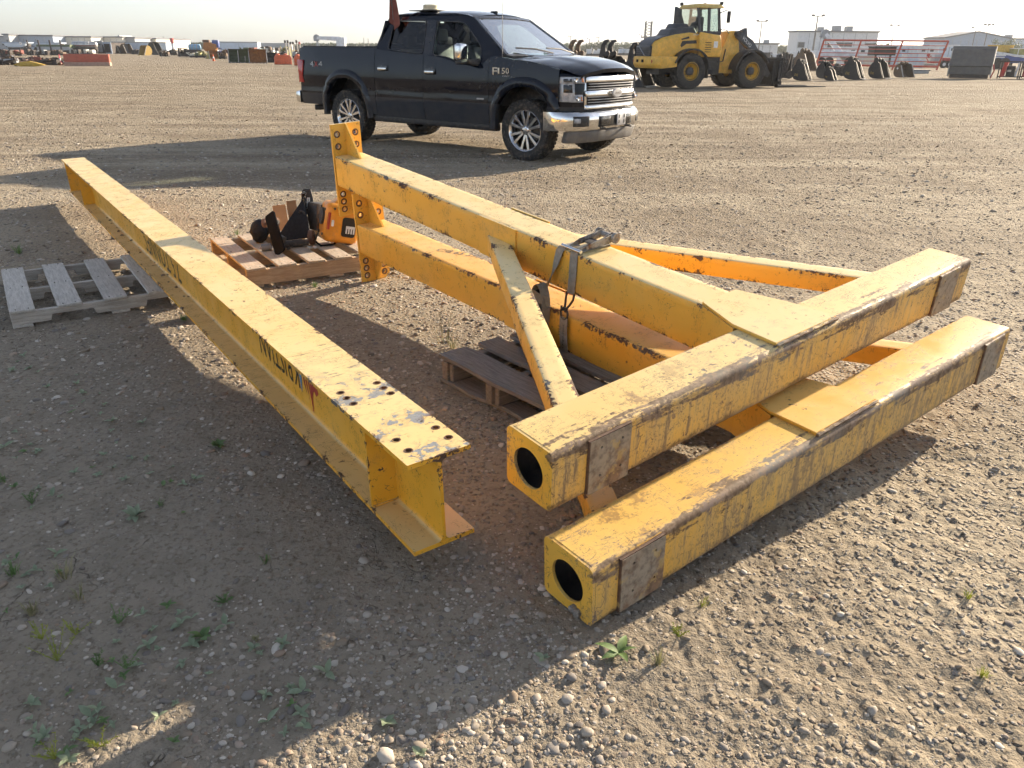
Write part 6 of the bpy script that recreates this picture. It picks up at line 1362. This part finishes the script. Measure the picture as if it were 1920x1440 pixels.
# --- trees far off
def tree(label, px, pyt, Y, spread, seed, group='far trees along the horizon', n=900):
    t = W(px, pyt, Y); T = thing('tree', label, 'tree', (t.x, Y, 0), 0, group); rd = np.random.default_rng(seed); h = t.z; r = spread
    MB().cyl((0, 0, 0), (.1 * r, 0, h * .6), h * .03, h * .015, n=7).build('trunk', 'bark', T)
    cl = rd.normal(0, .45, (14, 3)) * [r, r, h * .22] + [0, 0, h * .62]; cs = rd.uniform(.18, .38, 14) * r
    ci = rd.integers(0, 14, n); d = rd.normal(0, 1, (n, 3)); d /= np.linalg.norm(d, axis=1)[:, None]; c = cl[ci] + d * (cs[ci] * rd.uniform(.5, 1.1, n))[:, None] * [1, 1, .8]
    c[:, 2] = np.clip(c[:, 2], h * .08, h); s = rd.uniform(.10, .24, n) * max(.8, r * .22); u = rd.normal(0, 1, (n, 3)); u /= np.linalg.norm(u, axis=1)[:, None]; v = np.cross(u, d + .01); v /= np.linalg.norm(v, axis=1)[:, None]
    q = np.stack([c - u * s[:, None], c + v * s[:, None] * .8, c + u * s[:, None], c - v * s[:, None] * .8], 1).reshape(-1, 3)
    MB().add(q.tolist(), [tuple(range(4 * i, 4 * i + 4)) for i in range(n)]).build('crown', 'tree_leaf', T)
for i, (px, pyt, Y, sp, lab) in enumerate(((1058, 79.5, 320, 5, 'dark tree clump right of the pickup windscreen'), (1072, 82, 330, 4, 'lower tree beside the clump right of the windscreen'), (1110, 80, 320, 5, 'tree behind the left hooked bucket'), (1128, 77, 320, 5.5, 'rounded tree between the two hooked buckets'), (1148, 76, 320, 6, 'tallest tree above the dark hooked bucket'), (1176, 80, 320, 5.5, 'tree just left of the loader hood'), (1192, 79, 322, 5, 'tree touching the loader hood'), (1463, 84, 300, 4.5, 'tree right of the loader arms'), (1478, 82.5, 300, 5, 'tree left of the white office building'), (1893, 71, 215, 4.0, 'single tree in front of the grey building at right'), (1659, 78, 180, 2.2, 'young tree at the right end of the white office building'), (404, 78.5, 300, 2.6, 'small dark tree above the rusty boom'), (412, 80, 300, 3, 'tree beside the long white trailer end'))):
    tree(lab, px, pyt, Y, sp, 50 + i)
def woodland(px0, px1, pyt, Y, seed, n):
    rd = np.random.default_rng(seed); x0, x1 = W(px0, 85, Y).x, W(px1, 85, Y).x; x = rd.uniform(x0, x1, n); hh = np.array([W(px0 + (px1 - px0) * float((a - x0) / (x1 - x0)), pyt, Y).z for a in x]) * (1 + .30 * vnoise(x / 7, x * 0, seed)); z = hh * rd.uniform(.05, 1, n) ** .7; y = Y + rd.uniform(0, 14, n)
    c = np.stack([x, y, z], -1); s = rd.uniform(.4, 1.1, n)[:, None]; u = rd.normal(0, 1, (n, 3)); u /= np.linalg.norm(u, axis=1)[:, None]; v = np.cross(u, rd.normal(0, 1, (n, 3))); v /= np.linalg.norm(v, axis=1)[:, None]
    q = np.stack([c - u * s, c + v * s, c + u * s, c - v * s], 1).reshape(-1, 3); o = MB().add(q.tolist(), [tuple(range(4 * i, 4 * i + 4)) for i in range(n)]).build('far_woodland', 'tree_leaf'); return o
tag(woodland(300, 430, 82, 420, 1, 2500), 'strip of far dark woodland along the left horizon', 'woodland', kind='stuff'); tag(woodland(540, 760, 83.5, 450, 2, 2500), 'far woodland strip behind the pickup bed', 'woodland', kind='stuff'); tag(woodland(1030, 1240, 87, 420, 3, 3000), 'far woodland strip behind the hooked buckets', 'woodland', kind='stuff'); tag(woodland(1400, 1530, 89, 420, 4, 1800), 'far woodland strip right of the loader', 'woodland', kind='stuff')
# ------------------------------------------------------------------ chain hoist on the middle pallet
def hoist():
    o = Vector((-1.725, 4.855, .135)); az = R(32.3); T = thing('chain_hoist', 'orange electric chain hoist with black trolley lying on the tan pallet', 'hoist', o, az)
    inv = (Matrix.Translation(o) @ Matrix.Rotation(az, 4, 'Z')).inverted()
    def P(zx, zy, z): return inv @ G(380 + zx / 5.053, 340 + zy / 5.053, z + .135)
    def rot(c, m): return m
    # black chain bag, slumped
    c = P(530, 470, .085); m = MB(); n = 14; rg = []
    for k in range(9):
        f = k / 8; r = .066 * (math.sin(math.pi * min(1, f * .92 + .06)) ** .55) * (1 + .06 * math.sin(k * 2)); rg.append([(c.x + r * (1 + .08 * math.sin(3 * a + k)) * math.cos(a) + .012 * f, c.y + r * 1.1 * math.sin(a), .003 + .165 * f) for a in [2 * math.pi * i / n for i in range(n)]])
    m.ring(rg); m.fix = True; m.build('chain_bag', 'black_fabric', T, smooth=70)
    # draped fabric container, a leaning three-sided cone
    a, b, d = P(700, 560, .03), P(1040, 540, .04), P(960, 110, .33); back = P(900, 470, .03) + Vector((.02, .16, 0))
    m = MB(); rg = []
    for k in range(11):
        f = k / 10; q = []
        for i in range(16):
            t = i / 16 * 3; j = int(t); u = t - j; pts = (a, b, back); p = pts[j] * (1 - u) + pts[(j + 1) % 3] * u
            top = d + Vector((.02 * math.cos(t * 2.1), .02 * math.sin(t * 2.1), 0)); p = p * (1 - f) + top * f; cen = ((a + b + back) / 3) * (1 - f) + d * f
            w_ = 1 + .10 * math.sin(6 * t + 2 * f) * (1 - f) + .10 * math.sin(math.pi * f); p = cen + (p - cen) * w_; q.append(tuple(p))
        rg.append(q)
    m.ring(rg); m.fix = True; m.build('chain_container', 'black_fabric', T, smooth=60)
    # stiff black plate with rivets and label at the top
    e = P(985, 200, .25); px, pz = Vector((.9, -.35, .05)).normalized(), Vector((.12, .05, 1)).normalized(); nn = px.cross(pz)
    def Q(u, v, w_=0): return tuple(e + px * u + pz * v + nn * w_)
    pl = [(-.035, .085), (-.02, .10), (.03, .10), (.048, .02), (.045, -.085), (.0, -.09)]
    m = MB(); m.add([Q(u, v, .006) for u, v in pl] + [Q(u, v, -.006) for u, v in pl], [tuple(range(6)), tuple(range(11, 5, -1))] + [(i, i + 6, (i + 1) % 6 + 6, (i + 1) % 6) for i in range(6)]); m.fix = True; ho = m.build('hanger_plate', 'black_plastic', T, bevel=.003, seg=1)
    m = MB(); m.add([Q(u, v, .0075) for u, v in ((.002, -.045), (.024, -.045), (.024, .035), (.002, .035))], [(0, 1, 2, 3)]); m.build('label_plate', 'decal_white', ho)
    text('label_number', '2', 'decal_black', ho, Q(.006, .008, .008), px, pz, .014, .02, .001)
    for k in range(5): c = e + px * (-.018 + .012 * k * .6) + pz * (.08 - .038 * k) + nn * .008; MB().cyl(c, c + nn * .003, .004, n=8).build('rivet', 'alloy', ho)
    # trolley side plate, leaning, with pale tag and rusty wheels
    t0, t1 = P(735, 670, .02), P(640, 330, .24); ax = (t1 - t0); L = ax.length; ax.normalize(); sx = Vector((.35, -.93, .1)); sx = (sx - ax * sx.dot(ax)).normalized(); ny = ax.cross(sx)
    def TP(u, v, w_): return tuple(t0 + ax * u + sx * v + ny * w_)
    rr = rrect(-.01, L + .02, -.055, .055, .02, 3); m = MB(); m.ring([[TP(u, v, w_) for u, v in rr] for w_ in (-.007, .007)]); m.fix = True; tp = m.build('trolley_plate', 'matte_black', T, bevel=.003, seg=1)
    ri = rrect(.02, L - .02, -.040, .040, .012, 3); m = MB(); m.ring([[TP(u, v, w_) for u, v in ri] for w_ in (.0065, .009)]); m.fix = True; m.build('plate_recess', 'matte_black', tp)
    m = MB(); m.ring([[TP(u, v, w_) for u, v in rrect(.07, .15, -.018, .018, .004, 2)] for w_ in (.0092, .0105)]); m.fix = True; m.build('rating_plate', 'cardboard', tp)
    def wheel_at(zx, zy, z, r, w_, dirv, mt='rust_wheel'):
        c = P(zx, zy, z); d_ = Vector(dirv).normalized(); MB().cyl(c - d_ * w_ / 2, c + d_ * w_ / 2, r, r * .92, n=22).build('trolley_wheel', mt, T, bevel=.004, smooth=40); MB().cyl(c - d_ * (w_ / 2 + .012), c + d_ * (w_ / 2 + .012), r * .4, n=14).build('wheel_hub', 'dark_iron', T, smooth=40)
    for zx, zy, z in ((965, 385, .13), (1035, 530, .05)): wheel_at(zx, zy, z, .054, .035, (.85, -.5, .1))
    for zx, zy, z in ((690, 385, .17), (600, 395, .18)): wheel_at(zx, zy, z, .034, .03, (.5, -.85, .1))
    pa, pb = P(770, 600, .028), P(1000, 575, .03); MB().cyl(pa, pb, .022, n=14).cyl(pa.lerp(pb, .35), pa.lerp(pb, .75), .027, n=14).build('axle', 'dark_iron', T, smooth=40)
    pa, pb = P(560, 630, .025), P(650, 620, .03); MB().cyl(pa, pb, .025, n=14).build('axle', 'bucket_grey', T, smooth=40)
    pa = P(740, 560, .06); MB().cbox((0, 0, 0), (.05, .06, .07)).build('trolley_bumper', 'dark_iron', T, bevel=.01, loc=pa, rot=(.2, .3, .4)); MB().tube([P(910, 300, .20), P(925, 280, .215), P(955, 290, .21), P(970, 315, .19)], .007, 8).build('hook_loop', 'dark_iron', T, smooth=50)
    pa = P(1085, 330, .16); MB().cbox((0, 0, 0), (.10, .12, .20)).build('gear_block', 'dark_iron', T, bevel=.012, loc=pa, rot=(0, .15, .3))
    for k in range(6): MB().cyl(pa + Vector((-.03 + .02 * k, -.075, -.06 + .012 * k)), pa + Vector((-.03 + .02 * k, -.06, -.09 + .01 * k)), .006, n=6).build('gear_bolt', 'rust_wheel', T)
    for k in range(16):                   # load chain spilling from the container
        f = k / 15; c = P(905, 560, .02) * (1 - f) + P(830, 650, .012) * f + Vector((.02 * math.sin(6 * f), .02 * math.sin(9 * f), .006 * (k % 2))); m = MB(); m.tube([c + Vector((.011 * math.cos(q), .006 * math.sin(q) * (k % 2), .006 * math.sin(q) * (1 - k % 2))) for q in [i * .7 for i in range(10)]], .0022, 5); m.build('chain_link', 'dark_iron', T, smooth=60)
    MB().tube([P(1100, 480, .05), P(1060, 560, .012), P(1120, 610, .008), P(1230, 600, .01), P(1290, 560, .01)], .007, 8).build('power_cable', 'matte_black', T, smooth=60)
    # orange motor housing
    c = P(1285, 385, .155); Rm = Matrix.Translation(c) @ Matrix.Rotation(R(-8), 4, 'Z') @ Matrix.Rotation(R(12), 4, 'Y')
    def mb(): return MB(Rm)
    m = mb(); rg = []
    for x, sc in ((-.115, .80), (-.10, .95), (-.075, 1.0), (.10, 1.0), (.125, .92), (.135, .78)): rg.append([(x, p[0] * sc, p[1] * sc) for p in rrect(-.10, .10, -.14, .14, .045, 5)])
    m.ring(rg); m.fix = True; mo = m.build('motor_housing', 'hoist_orange', T, smooth=50)
    mb().box(-.095, -.082, -.1035, -.1005, -.045, .075).build('red_stripe', 'decal_red', mo); mb().box(-.102, -.098, -.1035, -.1005, -.045, .075).build('red_stripe', 'decal_red', mo)
    mb().ring([[(p[0], y, p[1]) for p in rrect(.005, .105, -.085, .055, .02, 4)] for y in (-.1035, -.1005)]).build('control_panel', 'decal_black', mo)
    [mb().box(.035 + .018 * k, .046 + .018 * k, -.105, -.1036, -.06, -.025).build('panel_mark', 'decal_white', mo) for k in range(4)]; mb().box(.035, .100, -.105, -.1036, -.0245, -.005).build('panel_mark', 'decal_white', mo)
    mb().ring([[(p[0], y, p[1]) for p in rrect(-.072, -.054, -.02, .025, .006, 3)] for y in (-.1035, -.1005)]).build('stripe_label', 'decal_white', mo)
    mb().hexa([(-.06, -.06, .135), (.09, -.06, .135), (.09, .06, .135), (-.06, .06, .135), (.0, -.04, .19), (.08, -.04, .175), (.08, .04, .175), (.0, .04, .19)]).build('suspension_lug', 'hoist_orange', mo, bevel=.008)
    for by, bz in ((-.07, .11), (.07, .11), (-.07, -.11), (.07, -.11)): mb().cyl((-.112, by * .85, bz * .8), (-.124, by * .85, bz * .8), .009, n=8).build('cover_bolt', 'dark_iron', mo)
    for by in (-.06, .09): mb().cyl((by, -.098, .105), (by, -.106, .105), .009, n=8).build('cover_bolt', 'dark_iron', mo)
    mb().cyl((-.13, .0, .03), (-.10, .0, .03), .06, n=18).build('end_cover', 'dark_iron', mo, smooth=40)
    # cardboard flaps leaning behind
    for k, (zx, zy, z, w_, h, r_) in enumerate(((715, 275, .17, .105, .10, .15), (825, 195, .26, .075, .04, .1))):
        c = P(zx, zy, z) + Vector((.04, .10, -.03)); cb = thing('cardboard_flap', ('larger brown cardboard flap standing behind the hoist bag', 'smaller brown cardboard flap behind the black plate')[k], 'cardboard', o, az, 'cardboard behind the hoist'); MB().cbox((0, 0, -h * .5 - .06), (w_, .006, h * 2.0 + .12)).build('panel', 'cardboard', cb, loc=c, rot=(R(-8), 0, r_)); MB().cbox((0, .012, -h * .9), (w_ * .9, .02, .01)).build('fold', 'cardboard', cb, loc=c, rot=(R(-8), 0, r_))
hoist()
# pebble-like shavings on that pallet
p_ = G(380 + 1040 / 5.053, 340 + 650 / 5.053, .14); T_ = thing('paper_scrap', 'crumpled pale paper scrap on the tan pallet by the trolley wheel', 'paper', p_, .6); m = MB(); m.grid(lambda u, v: (.07 * u - .03, .05 * v - .02, .006 + .02 * abs(math.sin(5 * u + 7 * v)) * (1 - .3 * u)), [k / 6 for k in range(7)], [k / 6 for k in range(7)]); m.build('sheet', 'wood_white', T_)

# ------------------------------------------------------------------ weeds
def leaf_mesh(L, Wd, fold=.25, curl=.3, mat='leaf_pale', n=6):
    me = bpy.data.meshes.new('leaf'); vs = []; fs = []
    for i in range(n + 1):
        t = i / n; w_ = Wd * math.sin(math.pi * min(1, t * .96 + .03)) ** .8 * (1.25 - .5 * t) * .5 if i else Wd * .06; z = curl * L * (t - t * t * 1.5)
        vs += [(L * t, -w_, z + fold * w_), (L * t, 0, z), (L * t, w_, z + fold * w_)]
    for i in range(n): a = 3 * i; fs += [(a, a + 3, a + 4, a + 1), (a + 1, a + 4, a + 5, a + 2)]
    me.from_pydata(vs, [], fs); me.polygons.foreach_set('use_smooth', [True] * len(me.polygons)); me.materials.append(MATS[mat]); return me
LV = [leaf_mesh(.024, .013), leaf_mesh(.033, .014, .3, .2), leaf_mesh(.021, .014, .2, .35), leaf_mesh(.046, .016, .3, .25, 'leaf_green'), leaf_mesh(.028, .014, .25, .3, 'leaf_green')]
rw_ = random.Random(11)
def seedling(px, py, sc=1.0, nl=None, kind=None, label='small broadleaf weed seedling in the shaded dirt at left', group='broadleaf seedlings in the shade'):
    p = G(px, py); z = float(ground_z(np.array([p.x]), np.array([p.y]))[0]); T = thing('weed_seedling', label, 'weed', (p.x, p.y, z), rw_.uniform(0, 6.28), group); nl = nl or rw_.choice((2, 3, 3, 4, 4, 5)); k0 = rw_.choice((0, 0, 1, 1, 2, 4)) if kind is None else kind
    for i in range(nl):
        o = bpy.data.objects.new('leaf', LV[k0]); COL.objects.link(o); o.parent = T; s = sc * rw_.uniform(.75, 1.2); o.scale = (s, s, s); o.location = (0, 0, .004); o.rotation_euler = (rw_.uniform(-.3, .3), -rw_.uniform(.12, .75), 2 * math.pi * i / nl + rw_.uniform(-.4, .4))
spots = []; cc = [(70, 700, 75), (160, 770, 80), (40, 830, 60), (215, 700, 70), (110, 930, 80), (240, 860, 60), (330, 905, 60), (60, 1080, 60), (180, 1300, 90), (330, 1150, 80), (300, 1330, 80), (450, 1230, 120), (120, 1390, 70), (540, 1330, 60)]
while len(spots) < 105:
    a, b, sg = rw_.choice(cc); px, py = rw_.gauss(a, sg * .6), rw_.gauss(b, sg * .45)
    if not (0 < px < 640 and 620 < py < 1436) or px > 30 + (py - 560) * 1.02: continue            # keep clear of the beam
    if any((px - a) ** 2 + (py - b) ** 2 < 13 ** 2 for a, b in spots): continue
    spots.append((px, py))
for px, py in spots: seedling(px, py, rw_.choice((.5, .65, .75, .9, 1.1)))
seedling(255, 972, 1.25, 11, 1, 'largest rosette of pale leaves left of the I-beam end', None); seedling(380, 1198, 1.3, 6, 4, 'green leaved weed in shade straight below the I-beam end', None); seedling(1160, 1228, 1.25, 5, 3, 'bright green weed just below the lower tube corner in sunlight', None); seedling(1020, 1240, 1.1, 4, 0, 'pale weed on the shadow edge left of the bright green weed', None); seedling(410, 838, 1.3, 12, 4, 'dark green flat weed beside the middle of the I-beam', None); seedling(725, 1358, 1.2, 4, 2, 'pale seedling alone in the shade at bottom centre', None); seedling(788, 1418, 1.0, 4, 2, 'seedling on the sunlit edge at the bottom picture edge', None); seedling(570, 1362, 1.0, 3, 2, 'seedling on the lit strip below the I-beam shadow', None)
def grass(px, py, h, n, mat, label, group=None, spread=.05, name='grass_tuft', cat='grass'):
    p = G(px, py); T_z = float(ground_z(np.array([p.x]), np.array([p.y]))[0]); m = MB()
    for i in range(n):
        a = rw_.uniform(0, 6.28); r = spread * rw_.random(); hh = h * rw_.uniform(.5, 1.1); b = Vector((r * math.cos(a), r * math.sin(a), 0)); d = Vector((math.cos(a), math.sin(a), 0)) * hh * rw_.uniform(.1, .8); w_ = Vector((-math.sin(a), math.cos(a), 0)) * .0011
        q = [b, b + d * .35 + Vector((0, 0, hh * .55)), b + d + Vector((0, 0, hh * rw_.uniform(.6, 1)))]
        m.add([q[0] - w_, q[0] + w_, q[1] + w_, q[1] - w_, q[2]], [(0, 1, 2, 3), (3, 2, 4)])
    o = m.build(name, mat); o.location = (p.x, p.y, T_z); tag(o, label, cat, group)
for i, (px, py, h, n, mt, lab) in enumerate(((120, 1085, .085, 26, 'grass_dry', 'tall wispy grass tuft at left above the yellow weeds'), (60, 1150, .055, 34, 'grass_dry', 'dry spreading grass near the left picture edge'), (25, 1075, .05, 40, 'leaf_green', 'short green tuft at the left edge'), (150, 1120, .06, 20, 'grass_dry', 'thin dry grass right of the tall tuft'), (35, 475, .10, 60, 'leaf_green', 'green grass tuft behind the left pallet'), (300, 950, .03, 20, 'leaf_green', 'tiny grass sprig beside the large rosette'), (345, 600, .05, 40, 'leaf_green', 'green sprig in the lit patch by the left pallet'), (835, 640, .22, 22, 'grass_dry', 'tall dry stems beside the grey pallet corner'), (850, 650, .09, 30, 'grass_dry', 'low dry grass at the grey pallet corner'), (500, 1055, .03, 25, 'leaf_green', 'small green sprig under the I-beam middle'), (480, 1200, .02, 24, 'grass_dry', 'few dry blades in the shade centre left'), (445, 440, .06, 30, 'leaf_green', 'green sprig left of the tan pallet'), (590, 536, .05, 40, 'leaf_green', 'green sprigs under the tan pallet front'), (1315, 1135, .03, 20, 'leaf_yellow', 'tiny bright sprig right of the lower tube'), (1235, 1245, .05, 26, 'grass_dry', 'thin grass in sunlight below the tube corner'), (180, 255, .04, 20, 'grass_dry', 'far dry tuft above the I-beam end'), (1840, 1270, .03, 26, 'leaf_yellow', 'tiny bright sprig at lower right'), (1815, 1118, .03, 26, 'leaf_yellow', 'bright sprig at the right among gravel'))):
    grass(px, py, h, n, mt, lab, None, .006 + h * .22)
def feathery(px, py, h, mat, label):
    p = G(px, py); z = float(ground_z(np.array([p.x]), np.array([p.y]))[0]); m = MB()
    for s in range(7):
        a = rw_.uniform(0, 6.28); ln = rw_.uniform(.1, 1.0); top = Vector((math.cos(a) * h * ln, math.sin(a) * h * ln, h * rw_.uniform(.6, 1)))
        for k in range(18):
            f = rw_.uniform(.15, 1); c = top * f; d = Vector((rw_.gauss(0, 1), rw_.gauss(0, 1), rw_.gauss(.4, .6))).normalized() * rw_.uniform(.004, .010); w_ = d.orthogonal().normalized() * .0012; m.add([c - w_, c + w_, c + d + w_ * .4, c + d - w_ * .4], [(0, 1, 2, 3)])
        w_ = top.orthogonal().normalized() * .0012; m.add([-w_, w_, top + w_ * .4, top - w_ * .4], [(0, 1, 2, 3)])
    o = m.build('feathery_weed', mat); o.location = (p.x, p.y, z); tag(o, label, 'weed', 'feathery weeds at lower left')
for px, py, h, mt, lab in ((108, 1240, .075, 'leaf_yellow', 'tallest yellow green feathery weed at lower left'), (80, 1200, .05, 'leaf_yellow', 'yellow feathery weed left of the tallest one'), (142, 1190, .05, 'leaf_yellow', 'yellow feathery weed right of the tallest one'), (222, 1170, .05, 'leaf_green', 'bushy dark green feathery weed at left'), (236, 1255, .045, 'leaf_green', 'green feathery weed below the bushy dark one'), (185, 1250, .04, 'leaf_green', 'small feathery weed between two green ones'), (105, 1425, .045, 'leaf_yellow', 'bright yellow weed at the bottom left lit strip'), (190, 1400, .05, 'leaf_yellow', 'yellowish weed on the bottom left lit strip'), (1272, 1195, .035, 'leaf_yellow', 'bright feathery weed in sunlight below the lower tube'), (60, 945, .05, 'leaf_green', 'feathery green weed near the left edge'), (10, 905, .05, 'leaf_green', 'feathery weed at the very left edge'), (420, 1130, .03, 'leaf_green', 'tiny feathery weed left of the beam end shadow')):
    feathery(px, py, h, mt, lab)
# ------------------------------------------------------------------ thin smoky air over the yard
def haze():
    t = NT('haze_air'); t.t.nodes.remove(t.b); v = t.n('VolumePrincipled'); v.inputs['Color'].default_value = (.86, .90, .96, 1); v.inputs['Density'].default_value = .0003; v.inputs['Anisotropy'].default_value = .35
    t.t.links.new(v.outputs[0], t.out.inputs['Volume']); o = MB().box(-700, 700, -30, 700, -1.5, 45).build('haze', t.m); tag(o, 'thin pale smoke haze over the whole yard', 'haze', kind='stuff')
haze()
